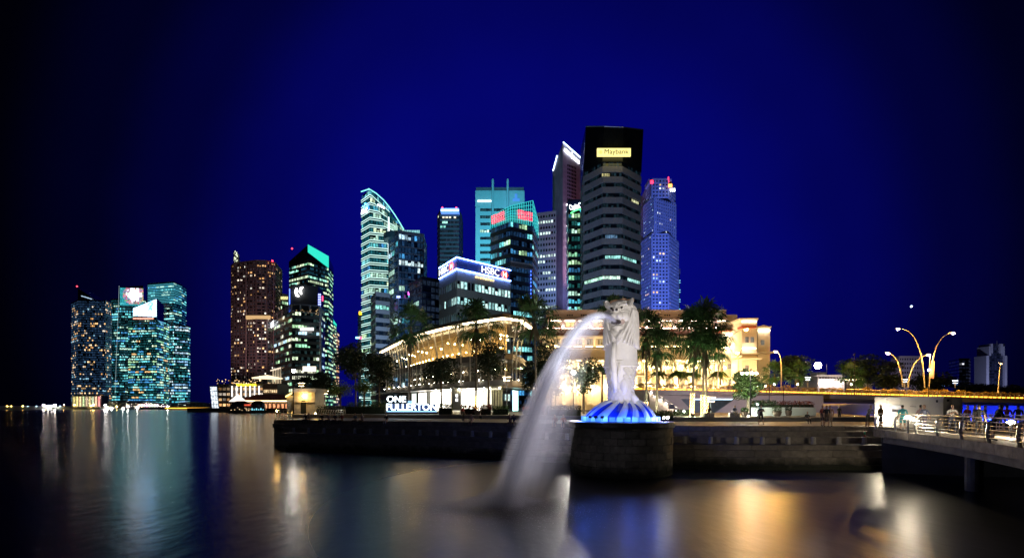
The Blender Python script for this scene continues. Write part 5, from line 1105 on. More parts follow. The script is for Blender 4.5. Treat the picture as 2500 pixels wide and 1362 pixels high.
for sx in (-1, 1): hp += [((sx * .24, -1.0, 7.3), (.27, .27, .26)), ((sx * .5, -.6, 7.3), (.36, .36, .42)), ((sx * .38, -.74, 8.13), (.31, .17, .1)), ((sx * .52, -.52, 7.62), (.3, .28, .2)), ((sx * .42, -.66, 7.72), (.2, .2, .06))]
hd = fused(hp, .035, 'head', SW)
mo = spart(MB().ball((0, -.82, 6.93), 1., 14, 8, sc=(.42, .34, .19)), 'mouth', SD, hd)
for sx in (-1, 1):
    spart(MB().ball((sx * .4, -.83, 7.9), 1., 12, 8, sc=(.16, .1, .09)), 'eye', SW, hd); spart(MB().ball((sx * .37, -.92, 7.9), 1., 8, 6, sc=(.085, .04, .075)), 'pupil', SD, hd)
    spart(MB().ball((sx * .13, -1.31, 7.72), 1., 10, 6, sc=(.1, .06, .1)), 'nostril', SD, hd)
    e = MB(); n = 7
    vs = []
    for k in range(n):
        t_ = k / (n - 1); w_ = .26 * math.sin(math.pi * (t_ * .85 + .1)) ** .8
        vs += [(sx * (.78 + .3 * t_ ** 2 * .6) - w_, -.42 + .1 * t_, 8.0 + .62 * t_), (sx * (.8 + .25 * t_), -.3 + .1 * t_, 8.0 + .62 * t_), (sx * (.78 + .3 * t_ ** 2 * .6) + w_ * .8, -.42 + .1 * t_, 8.0 + .62 * t_), (sx * (.8 + .2 * t_), -.12 + .1 * t_, 8.0 + .62 * t_)]
    e.add(vs, [(k * 4 + j, k * 4 + (j + 1) % 4, k * 4 + 4 + (j + 1) % 4, k * 4 + 4 + j) for k in range(n - 1) for j in range(4)]); spart(e, 'ear', SW)
    spart(MB().lathe([(.07, .16), (.05, .05), (.005, -.05)], (sx * .3, -.98, 6.98), 6), 'fang', SW, hd)
    for k in range(3): spart(MB().lathe([(.06, -.04), (.055, .06), (.02, .1)], (sx * (.06 + k * .11), -.95 + k * .04, 6.8), 6), 'tooth', SW, hd)
    spart(MB().tube([(sx * .14, -.98, 8.04), (sx * .36, -.93, 8.08), (sx * .62, -.74, 8.0)], [.03, .06, .03], 6), 'brow', SW, hd)
spart(MB().ball((.36, -.8, 6.95), 1., 10, 8, sc=(.2, .2, .2)), 'jowl', M('statue_pinkish', (.5, .38, .34), .6), hd)
cr_ = MB(); rg = random.Random(9)
for i in range(9): a = R(lerp(38, 148, i / 8)); cr_.ball((math.cos(a) * .85, -.02 + .3 * math.sin(a), 8.42 + .16 * math.sin(a) + rg.uniform(-.05, .1)), 1., 10, 6, sc=(.26, .24, rg.uniform(.12, .17)))
spart(cr_, 'crest', SBR, None, True)  # brown light on the mane top is put into the crest's colour
# front fold, fin loops
spart(MB().tube([(-.12, -.98, 5.5), (-.16, -1.08, 4.9), (-.16, -1.12, 4.2), (-.12, -1.0, 3.4), (-.1, -.88, 2.6), (-.12, -.8, 2.0)], [.16, .2, .21, .2, .17, .1], 10), 'front_fold', SW)
for dx in (-.5, .2): spart(MB().tube([(dx, -.92, 4.1), (dx * .75, -.86, 3.3), (dx * .6, -.8, 2.7)], [.1, .08, .03], 6), 'body_fold', SW)
for k, (w_, zc_) in enumerate(((.44, 3.0), (.36, 2.75), (.3, 2.5))):
    spart(MB().tube([(.45 + w_ * math.cos(R(q)), -.72 - .03 * k + .25 * abs(math.cos(R(q))) * (math.cos(R(q)) > 0), zc_ + w_ * math.sin(R(q)) * .9) for q in range(10, 171, 20)], .045, 6), 'fin_ridge', SW)
spart(MB().ball((.42, -.62, 2.45), 1., 14, 10, sc=(.3, .24, .62)), 'side_fin', SW)
# scales
scm = MB(); k = 7
vs = [(0, -.03, .2)] + [(.17 * math.cos(math.pi + math.pi * q / k), -.09 - .05 * math.sin(math.pi * q / k), .02 + .2 * math.sin(math.pi + math.pi * q / k)) for q in range(k + 1)] + [(.17, -.02, .16), (-.17, -.02, .16), (0, .08, .0)]
scm.add(vs, [(0, q + 1, q + 2) for q in range(k)] + [(0, k + 1, k + 2), (0, k + 3, 1)] + [(k + 4, q + 2, q + 1) for q in range(k)]); SCM = scm.mesh('scale', SW, (0, 0, 0), False)
def brad(z_):
    for (z0, a, b, *_), (z1, c, d, *__) in zip(((.5, .95, .85), (1.2, .8, .72), (2.2, .84, .78), (3.2, .93, .85), (4.3, 1.08, .95)), ((1.2, .8, .72), (2.2, .84, .78), (3.2, .93, .85), (4.3, 1.08, .95))):
        if z0 <= z_ <= z1: t_ = (z_ - z0) / (z1 - z0); return lerp(a, c, t_), lerp(b, d, t_)
    return 1, 1
for i in range(12):
    zz = 1.15 + i * .245; rx, ry = brad(zz); n = 19
    for j in range(n):
        ph = 2 * math.pi * (j + .5 * (i % 2)) / n; fr_ = abs(((ph + math.pi) % (2 * math.pi)) - math.pi)
        if fr_ > R(140) or (zz > 2.2 and fr_ < R(36)): continue
        inst('scale', SCM, stt, (rx * math.sin(ph), -ry * math.cos(ph), zz), ph, (1, 1, 1))
# curled tail behind and to the side
spart(MB().tube([(.3, .5, .7), (.9, .3, 1.0), (1.05, -.15, 1.5), (.8, -.3, 2.1)], [.5, .42, .3, .12], 12), 'tail', SW)
# wave under the statue; blue floodlight is painted into its troughs
wv = thing('wave_base', 'heaped wave sculpture at the statue foot, striped white, its blue light painted in', 'sculpture', ST0 + Vector((-.05, 0, .02)), SR)
vs = []; nr, na = 18, 180; fs = []; mi = []
def ridge_at(b): return math.sin(13 * b + 1.2 * math.sin(3 * b + 1))
for i in range(nr + 1):
    for j in range(na):
        rr = i / nr; b = 2 * math.pi * j / na; a = b - .55 * rr ** 1.2; rd = ridge_at(b); k = 1 + .02 * rd
        h = 1.45 * max(0, 1 - rr ** 2.3) ** .85 + .13 * rd * math.sin(math.pi * min(1, rr * .95 + .05))
        h += .22 * math.exp(-((a - .1) / .5) ** 2) * math.sin(math.pi * rr)
        vs.append((2.65 * rr * math.cos(a) * k, 2.3 * rr * math.sin(a) * k, max(0, h)))
wvm = MB()
for i in range(nr):
    for j in range(na):
        rd = ridge_at(2 * math.pi * (j + .5) / na)
        wvm.f.append([i * na + j, (i + 1) * na + j, (i + 1) * na + (j + 1) % na, i * na + (j + 1) % na]); wvm.m.append(1 if rd < -.1 else 0); wvm.c.append((0, 0, 0))
wvm.v = vs
o = bpy.data.objects.new('wave', wvm.mesh('wave', [M('wave_white', (.75, .8, .85), .25, var=.06), M('wave_blue', (.02, .07, .75), .2, var=.1)], (0, 0, 0), True)); COL.objects.link(o); o.parent = wv
BLP = E('blue_led', (.03, .16, 1), 1.3); rb = MB()
for j in range(34):
    a = 2 * math.pi * j / 34; q = Vector((2.75 * math.cos(a), 2.42 * math.sin(a), 0)); m_ = MB().obox((0, 0, 0), (.4, .05, .3), a + R(90)); m_.v = [tuple(Vector(p) + q + Vector((0, 0, .16))) for p in m_.v]
    o = bpy.data.objects.new('led_panel', m_.mesh('led_panel', [BLP, E('pale_led', (.1, .36, 1), 1.3)][j % 2])); COL.objects.link(o); o.parent = wv
for j in range(10):
    a = 2 * math.pi * (j + .3) / 10; l = bpy.data.lights.new('assumed_wave_uplight', 'POINT'); l.energy = 62; l.color = (.04, .14, 1); l.shadow_soft_size = .12  # blue uplights assumed around the wave, without fixtures
    lo_ = bpy.data.objects.new('assumed_wave_uplight', l); COL.objects.link(lo_); lo_.parent = wv; lo_.location = (3.05 * math.cos(a), 2.75 * math.sin(a), .42)
# floodlights on statue
SG = 'floodlights aimed at the statue'
flood((15.3, 11.2, 3.7), ST0 + Vector((0, 0, 5.6)), (1, .93, .86), 13000, 20, 'assumed floodlight on the jetty railing aimed at the statue', SG, rad=.15, sc=.5, blend=.3)  # unseen lamp, assumed from how the statue is lit
flood((-3, 1.3, 3.6), ST0 + Vector((0, -.5, 5.2)), (1, .93, .87), 13500, 15, 'added unseen floodlight on the jetty end facing the statue', SG, rad=.15, sc=.5, blend=.3)  # unseen beam added to brighten the statue's face
flood((-3, 49.5, 3.6), ST0 + Vector((0, 0, 6)), (.9, .9, 1), 2500, 34, 'assumed floodlight on the terrace edge aimed at the statue and its water jet', SG, rad=.15, sc=.5)  # lamp position on the terrace is assumed
for dx, dy, e_ in ((2.9, -1.7, 150), (-2.2, -2.6, 150)): flood(ST0 + Vector((dx, dy, .35)), ST0 + Vector((0, -.4, 7)), (1, .93, .86), e_, 60, 'small floodlight on the pedestal rim shining up the statue', SG, rad=.08, sc=.4)  # right one joins the bare rim lamps; the front-left one is assumed
flood((15.0, 10.6, 3.7), (3.6, 30.7, 8.6), (.88, .9, 1), 36000, 19, 'added floodlight on the jetty railing aimed at the water jet', SG, rad=.15, sc=.5)  # this and the next two beams are added to brighten the jet
flood(ST0 + Vector((-1.8, -2.75, .35)), (4.4, 31.2, 10.2), (.95, .95, 1), 2400, 62, 'small added floodlight on the pedestal rim aimed at the upper water jet', SG, rad=.08, sc=.4)
flood(ST0 + Vector((-2.5, -2.1, .35)), (1.2, 26.5, 4.6), (.93, .9, 1), 4500, 50, 'small added floodlight on the pedestal rim aimed at the falling water', SG, rad=.08, sc=.4)
for q, m_ in (((2.35, -2.45), BULBW), ((2.75, -1.95), BULBW)):
    p = ST0 + Vector((q[0], q[1], .3)); t_ = thing('rim_lamp', 'small bare white lamp on the pedestal rim', 'lamp', p - Vector((0, 0, .3)), group='rim lamps on the pedestal'); MB().ball(p, .07, 8, 6).build('bulb', m_, t_); MB().tube([p - Vector((0, 0, .3)), p], .03, 5).build('stem', DMETAL, t_)
# ---- water jet: thin strands on ballistic paths
JET = bpy.data.materials.new('jet_water'); JET.use_nodes = True; t_ = JET.node_tree; t_.nodes.clear()
o1 = t_.nodes.new('ShaderNodeOutputMaterial'); mx = t_.nodes.new('ShaderNodeMixShader'); mx.inputs[0].default_value = .55
dfn = t_.nodes.new('ShaderNodeBsdfDiffuse'); dfn.inputs[0].default_value = (.9, .92, .97, 1); tl = t_.nodes.new('ShaderNodeBsdfTranslucent'); tl.inputs[0].default_value = (.9, .92, .97, 1)
t_.links.new(dfn.outputs[0], mx.inputs[1]); t_.links.new(tl.outputs[0], mx.inputs[2]); t_.links.new(mx.outputs[0], o1.inputs[0])
rg = random.Random(21); mouth = Vector((PC.x - .62, PC.y - 1.05, 10.55)); dirh = Vector((-.545, -.838, 0)).normalized(); side = Vector((-dirh.y, dirh.x, 0))
def mist(name, dens, an=.1, col=(.96, .95, 1)):
    m = bpy.data.materials.new(name); m.use_nodes = True; t = m.node_tree; t.nodes.clear(); o = t.nodes.new('ShaderNodeOutputMaterial'); v = t.nodes.new('ShaderNodeVolumePrincipled')
    v.inputs['Color'].default_value = (*col, 1); v.inputs['Density'].default_value = dens; v.inputs['Anisotropy'].default_value = an; t.links.new(v.outputs[0], o.inputs['Volume']); return m
TT = (1.5 + math.sqrt(1.5 ** 2 + 2 * 9.81 * mouth.z)) / 9.81
def arc(sp_, vz, t1): return mouth + dirh * sp_ * t1 * (1 - .02 * t1) + Vector((0, 0, vz * t1 - 4.905 * t1 * t1))
jr = thing('water_jet', 'arching white jet of water falling from the statue mouth into the bay', 'water jet', mouth); jr['kind'] = 'stuff'
for nm, sp_, vz, f0, f1, r0, r1, dn in (('spray', 7.8, 1.0, 0, 1, .24, 1.95, .05), ('spray', 8.1, 1.2, 0, 1, .22, 1.5, .08), ('spray', 8.4, 1.35, 0, 1, .2, 1.12, .13), ('stream', 8.6, 1.45, 0, 1, .18, .82, .2), ('stream', 8.75, 1.5, 0, 1, .16, .58, .35), ('stream', 8.8, 1.5, 0, .97, .14, .36, .6), ('core_stream', 8.8, 1.55, 0, .5, .085, .2, 4.)):
    T1 = (vz + math.sqrt(vz * vz + 2 * 9.81 * (mouth.z + .2))) / 9.81; pts = []; rs = []
    for q in range(31): u = lerp(f0, f1, q / 30); pts.append(arc(sp_, vz, T1 * u)); rs.append(lerp(r0, r1, (u / 1.) ** 1.15) if nm != 'core_stream' else lerp(.1, .2, q / 30) * (1 if q < 24 else (30 - q) / 6 + .02))
    MB().tube(pts, rs, 14).build(nm, mist('mist_%s_%d' % (nm, int(dn * 100)), dn), jr, smooth=True, closed=True)
jm = MB()
for i in range(150):
    sp_ = 8.75 * (1 + rg.gauss(0, .02)); vz = 1.5 + rg.gauss(0, .2); vs_ = rg.gauss(0, .17); tt = (vz + math.sqrt(vz * vz + 2 * 9.81 * mouth.z)) / 9.81
    jm.tube([arc(sp_, vz, tt * q / 18) + side * vs_ * tt * q / 18 for q in range(19)], [lerp(.008, .0025, min(1, q / 5)) for q in range(19)], 3, cap=False)
jm.build('water_strands', JET, jr, kind='stuff')
LAND_P = mouth + dirh * 8.7 * 1.62; LAND_P.z = 0
sr = thing('splash', 'soft spray and foam where the water jet strikes the bay', 'splash', LAND_P); sr['kind'] = 'stuff'
for k, (a_, b_, h_, dn) in enumerate(((5.2, 3.2, .6, .10), (3.2, 2.1, .95, .2), (1.5, 1.2, 1.6, .35))): m_ = MB().lathe([(a_ * x, h_ * y) for x, y in ((1e-3, .012), (1, .012), (.9, .05), (.7, .2), (.45, .5), (.22, .85), (1e-3, 1))], LAND_P, 28, sx=1, sy=b_ / a_); m_.build('spray_dome', mist('mist_splash_%d' % k, dn), sr, smooth=True, closed=True)
fm_ = MB()
for i in range(7000):
    a = rg.uniform(0, 2 * math.pi); d_ = abs(rg.gauss(0, 1)) * 2.4; s_ = rg.uniform(.01, .035) * math.exp(-d_ * .18); p = LAND_P + Vector((math.cos(a) * d_ * 1.5, math.sin(a) * d_, .012 + rg.uniform(0, .01)))
    fm_.add([(p.x - s_, p.y, p.z), (p.x, p.y - s_, p.z), (p.x + s_, p.y, p.z), (p.x, p.y + s_, p.z)], [(0, 1, 2, 3)])
fm_.build('foam', JET, sr, kind='stuff')
# ---- jetty
r = thing('jetty', 'curving concrete jetty with steel railing leading out over the water', 'jetty', (26, 27, 0))
JF = along(32, smooth([Vector(p) for p in ((25.6, 36.2, 0), (24.9, 33, 0), (23.3, 28, 0), (21.2, 22.5, 0), (18.6, 17, 0), (15.5, 11, 0), (10, 5.2, 0), (4, 1.1, 0), (-6, .6, 0))], 2))  # unseen far end added below the camera to carry a floodlight
JB = [p + Vector((5.4, -1.2, 0)) * max(.25, min(1, (p.x - 2) / 14)) - Vector((0, 3.2, 0)) * max(0, min(1, (12 - p.x) / 10)) for p in JF]
m = MB()
for A, B in ((up(JF, 2.55), up(JF, 3.02)), (up(JF, 3.02), up(JB, 3.02)), (up(JB, 3.02), up(JB, 2.55)), (up(JB, 2.55), up(JF, 2.55))): ribbon(m, A, B)
m.build('deck', M('jetty_concrete', (.3, .27, .23), .7, scale=1.2, var=.3, bump=.2), r)
for i in range(len(JF) - 1):
    a, b = JF[i], JF[i + 1]; e = (b - a).normalized() * .012; nv = Vector((e.y, -e.x, 0)).normalized() * -.05
    if nv.x > 0: nv = -nv
    a_, b_ = a + e, b - e; MB().add([(a_.x, a_.y, 2.56), (b_.x, b_.y, 2.56), (b_.x, b_.y, 3.04), (a_.x, a_.y, 3.04), (a_.x + nv.x, a_.y + nv.y, 2.56), (b_.x + nv.x, b_.y + nv.y, 2.56), (b_.x + nv.x, b_.y + nv.y, 3.04), (a_.x + nv.x, a_.y + nv.y, 3.04)], [(0, 1, 2, 3), (7, 6, 5, 4), (3, 2, 6, 7), (1, 0, 4, 5), (0, 3, 7, 4), (2, 1, 5, 6)]).build('edge_panel', M('jetty_panel', (.3, .26, .22), .75, scale=2.5, var=.35, bump=.2, rnd=.15), r)
gb = MB(); I = [p + Vector((.5, 0, 0)) for p in JF]; I2 = [p + Vector((1.0, 0, 0)) for p in JF]
ribbon(gb, up(I, 2.1), up(I, 2.55)); ribbon(gb, up(I2, 2.1), up(I, 2.1)); gb.build('girder', MATS['jetty_concrete'], r)
for p in (JF[5], JF[10], JF[15]): MB().lathe([(.4, 0), (.4, 3.4)], (p.x + 2.2, p.y, -.9), 14).build('pile', MATS['jetty_concrete'], r)
RS = M('rail_stainless', (.55, .54, .52), .3, .9)
def curved_post(p, inw): return [Vector((p.x + inw.x * .02, p.y + inw.y * .02, 3.02)), Vector((p.x - inw.x * .05, p.y - inw.y * .05, 3.5)), Vector((p.x, p.y, 3.9)), Vector((p.x + inw.x * .2, p.y + inw.y * .2, 4.12))]
for side_, sg in ((JF, 1), (JB, -1)):
    inw = Vector((1, -.2, 0)) * sg
    pp = along(19, side_)
    for p in pp:
        q = p + inw * .12; path = curved_post(q, inw); d_ = Vector((.2, 1, 0)).normalized() * .04; 
        for s_ in (-1, 1): MB().tube([v + d_ * s_ * 1.2 for v in path], [.05, .055, .045, .03], 6).build('rail_post', RS, r)
    for zz, off in ((3.25, .08), (3.43, .06), (3.61, .07), (3.79, .1), (3.96, .16), (4.14, .34)): MB().tube([Vector((p.x, p.y, zz)) + inw * off for p in side_], .022 if zz < 4.1 else .04, 6).build('rail', RS, r)
JL = E('jetty_lamp', (1, .86, .62), 420)
for px, py, Y_, lab in ((2150, 1017, 42.2, 'low glaring deck lamp at the corner of the white booth'), (2217, 1019, 31.4, 'glaring lamp on the front jetty rail before the booth poster'), (2468, 1031, 27.2, 'glaring lamp on the jetty rail beside the bending person'), (2052, 1019, 62, 'glaring low lamp beside the person in olive top'), (2085, 1017, 62, 'glaring low lamp between the olive-clad person and the booth')):
    p = W(px, py, Y_); t_ = thing('deck_lamp', lab, 'lamp', (p.x, p.y, 3.02), group='glaring deck lamps'); MB().ball(p, .13, 10, 8, sc=(1.7, .8, .7)).build('bulb', JL, t_); MB().tube([(p.x, p.y, 3.02), (p.x, p.y, p.z - .05)], .05, 6).build('stem', DMETAL, t_)
r = thing('railing', 'curved steel railing along the plaza edge beside the stone kiosk', 'railing', (GX(800, 76), 76, 3))
pa, pb = Vector((GX(768, 78), 78, 3.0)), Vector((GX(838, 72), 72, 3.0))
for i in range(13):
    q = pa.lerp(pb, i / 12); MB().tube([q, q + Vector((-.06, 0, .6)), q + Vector((.1, 0, 1.1))], .04, 5).build('rail_post', RS, r)
for zz in (.3, .55, .8, 1.1): MB().tube([pa + Vector((0, 0, zz)), pb + Vector((0, 0, zz))], .03, 5).build('rail', RS, r)
r = thing('railing', 'straight pale railing at the terrace end next to the globe lamp post', 'railing', (GX(690, 63), 63, 3))
pa, pb = Vector((GX(672, 64), 64, 3.0)), Vector((GX(712, 66), 66, 3.0))
for i in range(5): q = pa.lerp(pb, i / 4); MB().tube([q, q + Vector((0, 0, 1.1))], .05, 6).build('rail_post', RS, r)
for zz in (.25, .5, .75, 1.1): MB().tube([pa + Vector((0, 0, zz)), pb + Vector((0, 0, zz))], .03, 5).build('rail', RS, r)
# ---- lit letter sign
r = thing('letter_sign', 'large white illuminated letters on a dark plinth in front of the glass building', 'sign', (GX(1005, 75), 75, 3.45))
LW = E('letter_glow', (.75, .9, 1), 5); Y = 75
MB().pbox(940, 1070, 1004.5, 1010, Y - .3, 1.2).build('plinth', DARKC, r)
MB().pbox(944, 1066, 1003.6, 1004.4, Y - .1, .3).build('base_light', E('sign_base_blue', (.3, .6, 1), 4), r)
MB().pbox(946, 1066, 985, 1003.5, Y + .2, .15).build('backing', M('sign_back', (.01, .02, .07), .4), r)
sign('letters', 'ONE', W(945, 974.5, Y), W(991, 974.5, Y), .92, LW, r, bold=.0, proud=.1); sign('letters', 'FULLERTON', W(944, 994, Y), W(1066, 994, Y), 1.02, LW, r, bold=.0, proud=.1)
MB().pbox(996, 1005, 978, 986, Y + .5, .1).build('small_screen', E('screen_blue', (.1, .35, .9), 1.2, False), r)
# ================================================================ PLANTS
BARK = M('bark', (.14, .10, .07), .85, scale=4, var=.35, bump=.4)
def leafmat(name, col):
    if name in MATS: return MATS[name]
    m = bpy.data.materials.new(name); m.use_nodes = True; t = m.node_tree; b = t.nodes['Principled BSDF']; b.inputs['Roughness'].default_value = .45
    g = t.nodes.new('ShaderNodeNewGeometry'); r = t.nodes.new('ShaderNodeValToRGB')
    r.color_ramp.elements[0].color = (*[c * .5 for c in col], 1); r.color_ramp.elements[1].color = (*[c * 1.5 for c in col], 1)
    t.links.new(g.outputs['Random Per Island'], r.inputs[0]); t.links.new(r.outputs[0], b.inputs['Base Color'])
    tl = t.nodes.new('ShaderNodeBsdfTranslucent'); t.links.new(r.outputs[0], tl.inputs[0]); mx = t.nodes.new('ShaderNodeMixShader'); mx.inputs[0].default_value = .3
    o = [n for n in t.nodes if n.type == 'OUTPUT_MATERIAL'][0]; t.links.new(b.outputs[0], mx.inputs[1]); t.links.new(tl.outputs[0], mx.inputs[2]); t.links.new(mx.outputs[0], o.inputs[0])
    MATS[name] = m; return m
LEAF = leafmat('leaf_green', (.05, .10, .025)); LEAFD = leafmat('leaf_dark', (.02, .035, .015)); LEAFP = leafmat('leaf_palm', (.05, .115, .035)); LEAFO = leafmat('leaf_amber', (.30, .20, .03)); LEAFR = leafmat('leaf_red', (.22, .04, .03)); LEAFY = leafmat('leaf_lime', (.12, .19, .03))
def leaves(mb, c, rad, n, s, rg, flat=1.):
    for _ in range(n):
        while True:
            d = Vector((rg.uniform(-1, 1), rg.uniform(-1, 1), rg.uniform(-1, 1)))
            if .15 < d.length < 1: break
        d = d * (d.length ** -.45); p = Vector(c) + Vector((d.x * rad[0], d.y * rad[1], d.z * rad[2]))
        a = Vector((rg.gauss(0, 1), rg.gauss(0, 1), rg.gauss(0, .7))).normalized(); b = a.cross(Vector((rg.gauss(0, 1), rg.gauss(0, 1), rg.gauss(0, 1)))).normalized(); k = s * rg.uniform(.6, 1.3)
        mb.add([p - a * k, p + b * k * .45, p + a * k, p - b * k * .45], [(0, 1, 2, 3)])
def broadleaf(name, label, loc, h, cw, ch, mat=LEAF, seed=1, nl=2600, ls=.22, trunk=.16, cat='tree', group=None, lo=None):
    rg = random.Random(seed); r = thing(name, label, cat, loc, group=group); L = Vector(loc); tb = MB(); cb = h - ch * .5
    top = L + Vector((rg.uniform(-.2, .2), 0, cb)); tb.tube([L, L + Vector((rg.uniform(-.1, .1), 0, cb * .45)), top], [trunk * 1.3, trunk, trunk * .7], 8); tb.build('trunk', BARK, r)
    cl = MB(); nc = 26
    for i in range(nc):
        while True:
            d = Vector((rg.uniform(-1, 1), rg.uniform(-1, 1), rg.uniform(-1, 1)))
            if d.length < 1: break
        d = d * (.35 + .65 * d.length) ; c = L + Vector((d.x * cw * .42, d.y * cw * .42, h - ch * .5 + d.z * ch * .40)); k = rg.uniform(.16, .27)
        leaves(cl, c, (cw * k, cw * k, ch * k * .8), nl // nc, ls, rg)
        if i % 4 == 0: lb_ = MB().tube([L + Vector((0, 0, cb * rg.uniform(.55, .85))), (L + Vector((0, 0, cb))).lerp(c, .5), c], [trunk * .5, trunk * .35, trunk * .12], 5); lb_.build('limb', BARK, r)
    cl.build('crown', mat, r); return r
def at(px, pyt, pyb, zb, Y): return (GX(px, Y), Y, zb), GZ(pyt, Y) - zb
def tr(px, pt, w, hcr, Y, zb, lab, mat=LEAFD, seed=1, nl=2600, ls=.24, **k):
    loc, h = at(px, pt, 0, zb, Y); broadleaf('broadleaf_tree', lab, loc, h, w / F * Y, hcr / F * Y, mat, seed, nl, ls, **k)
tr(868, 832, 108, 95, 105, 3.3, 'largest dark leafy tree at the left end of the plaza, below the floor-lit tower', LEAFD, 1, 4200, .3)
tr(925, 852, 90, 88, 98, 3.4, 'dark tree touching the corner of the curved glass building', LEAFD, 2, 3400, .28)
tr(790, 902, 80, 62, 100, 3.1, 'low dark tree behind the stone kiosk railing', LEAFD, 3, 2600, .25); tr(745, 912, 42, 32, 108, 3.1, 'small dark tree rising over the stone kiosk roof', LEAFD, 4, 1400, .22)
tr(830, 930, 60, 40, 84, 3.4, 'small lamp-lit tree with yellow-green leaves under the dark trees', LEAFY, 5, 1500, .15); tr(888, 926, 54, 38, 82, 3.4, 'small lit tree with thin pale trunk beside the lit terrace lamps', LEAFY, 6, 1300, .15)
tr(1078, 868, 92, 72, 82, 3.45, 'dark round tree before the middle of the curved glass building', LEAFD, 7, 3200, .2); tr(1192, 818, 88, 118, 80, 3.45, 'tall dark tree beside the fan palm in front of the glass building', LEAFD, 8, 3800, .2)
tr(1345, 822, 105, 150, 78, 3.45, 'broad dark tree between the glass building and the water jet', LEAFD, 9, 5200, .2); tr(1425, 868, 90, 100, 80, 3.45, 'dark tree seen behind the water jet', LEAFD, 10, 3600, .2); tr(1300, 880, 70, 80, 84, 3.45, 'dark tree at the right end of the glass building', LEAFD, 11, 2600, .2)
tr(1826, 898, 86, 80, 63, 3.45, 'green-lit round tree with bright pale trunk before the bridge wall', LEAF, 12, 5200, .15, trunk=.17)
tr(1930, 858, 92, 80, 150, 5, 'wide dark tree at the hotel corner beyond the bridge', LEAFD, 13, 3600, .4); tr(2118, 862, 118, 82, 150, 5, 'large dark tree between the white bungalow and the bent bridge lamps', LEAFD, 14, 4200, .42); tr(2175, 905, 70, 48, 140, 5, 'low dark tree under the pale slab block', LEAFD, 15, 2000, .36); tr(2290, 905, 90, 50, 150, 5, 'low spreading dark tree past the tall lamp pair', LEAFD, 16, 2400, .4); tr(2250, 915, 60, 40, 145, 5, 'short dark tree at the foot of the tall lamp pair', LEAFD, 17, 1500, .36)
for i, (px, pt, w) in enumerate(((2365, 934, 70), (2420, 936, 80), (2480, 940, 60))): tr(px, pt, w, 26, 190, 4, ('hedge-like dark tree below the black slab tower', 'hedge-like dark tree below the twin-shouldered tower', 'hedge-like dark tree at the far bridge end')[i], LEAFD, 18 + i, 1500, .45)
# fan palms
def fan_crown(rg, n=34, size=1.):
    mb = MB()
    for i in range(n):
        az = rg.uniform(0, 2 * math.pi); el = R(lerp(82, -48, (i + .5) / n) + rg.gauss(0, 7)); pl_ = size * rg.uniform(.95, 1.3)
        d = Vector((math.cos(az) * math.cos(el), math.sin(az) * math.cos(el), math.sin(el))); c = d * pl_; mb.tube([d * .05, d * pl_ * .5, c], .018 * size, 3, cap=False)
        s_ = d.cross(Vector((0, 0, 1))); s_ = s_.normalized() if s_.length > .1 else Vector((1, 0, 0)); u = s_.cross(d).normalized()
        nb = 15
        for k in range(nb):
            a = R(lerp(-105, 105, k / (nb - 1)) + rg.gauss(0, 3)); v = (d * math.cos(a) + s_ * math.sin(a)).normalized(); ln = size * rg.uniform(.85, 1.1) * (1 - .25 * abs(a) / R(105)); w_ = (s_ * math.cos(a) - d * math.sin(a)).normalized() * .05 * size
            p1 = c + v * ln * .6 + u * .03; p2 = c + v * ln - Vector((0, 0, .28 * size)) * rg.uniform(.6, 1.5)
            mb.add([c, p1 - w_, p2, p1 + w_], [(0, 1, 2, 3)])
    return mb
FANS = []
for k in range(3): FANS.append(fan_crown(random.Random(40 + k)))
GARL = E('garland_bulb', (1, .55, .14), 30)
def fan_palm(px, pc, Y, zb, size, label, mat=LEAFP, garland=None, k=0, lean=0, tw=.14, group=None):
    c = W(px, pc, Y); b = Vector((c.x - lean, Y, zb)); r = thing('fan_palm', label, 'palm', b, group=group); h = c.z - zb; rg = random.Random(px)
    MB().tube([b, b + Vector((lean * .3 + .05, 0, h * .4)), c], [tw * 1.4, tw, tw * .9], 8).build('trunk', BARK, r)
    m = MB(); ro = Matrix.Rotation(rg.uniform(0, 6), 3, 'Z'); m.add([c + (ro @ (Vector(p) * size)) for p in FANS[k % 3].v], FANS[k % 3].f); m.build('crown', mat, r)
    sk = MB()
    for i in range(22): a = rg.uniform(0, 6.28); p = c + Vector((math.cos(a) * .12, math.sin(a) * .12, -.3 * size)); e = p + Vector((math.cos(a) * .35 * size, math.sin(a) * .35 * size, -rg.uniform(.8, 1.6) * size)); s_ = Vector((-math.sin(a), math.cos(a), 0)) * .1 * size; sk.add([p - s_, p + s_, e + s_ * .4, e - s_ * .4], [(0, 1, 2, 3)])
    sk.build('dead_fronds', M('dead_frond', (.12, .09, .05), .9), r)
    if garland:
        z0, z1 = garland; n = int((z1 - z0) / .16); g = MB()
        for i in range(n):
            for j in range(5): a = j * 1.256 + i * .5; g.ball((lerp(b.x, c.x, (z0 + i * .16 - zb) / h) + math.cos(a) * (tw * 1.35 + .04), Y + math.sin(a) * (tw * 1.35 + .04), z0 + i * .16), .028, 4, 3)
        g.build('light_garland', GARL, r, kind='stuff')
    return r
fan_palm(1003, 797, 76, 3.45, 2.0, 'dark fan palm in front of the left part of the curved glass building', LEAFP, k=0, lean=.3)
fan_palm(1163, 792, 74, 3.45, 2.1, 'tall fan palm before the curved glass building, trunk wrapped in orange lights', LEAFP, (3.6, 6.2), 1, .1)
fan_palm(1305, 780, 75, 3.45, 2.2, 'fan palm rising over the right corner of the curved glass roof', LEAFP, k=2, lean=-.2)
fan_palm(1577, 815, 62, 3.45, 1.8, 'fan palm just behind the statue with light-wrapped lower trunk', LEAFP, (3.5, 5.4), 0); fan_palm(1603, 852, 64, 3.45, 1.7, 'shorter fan palm beside the one behind the statue', LEAFP, k=1)
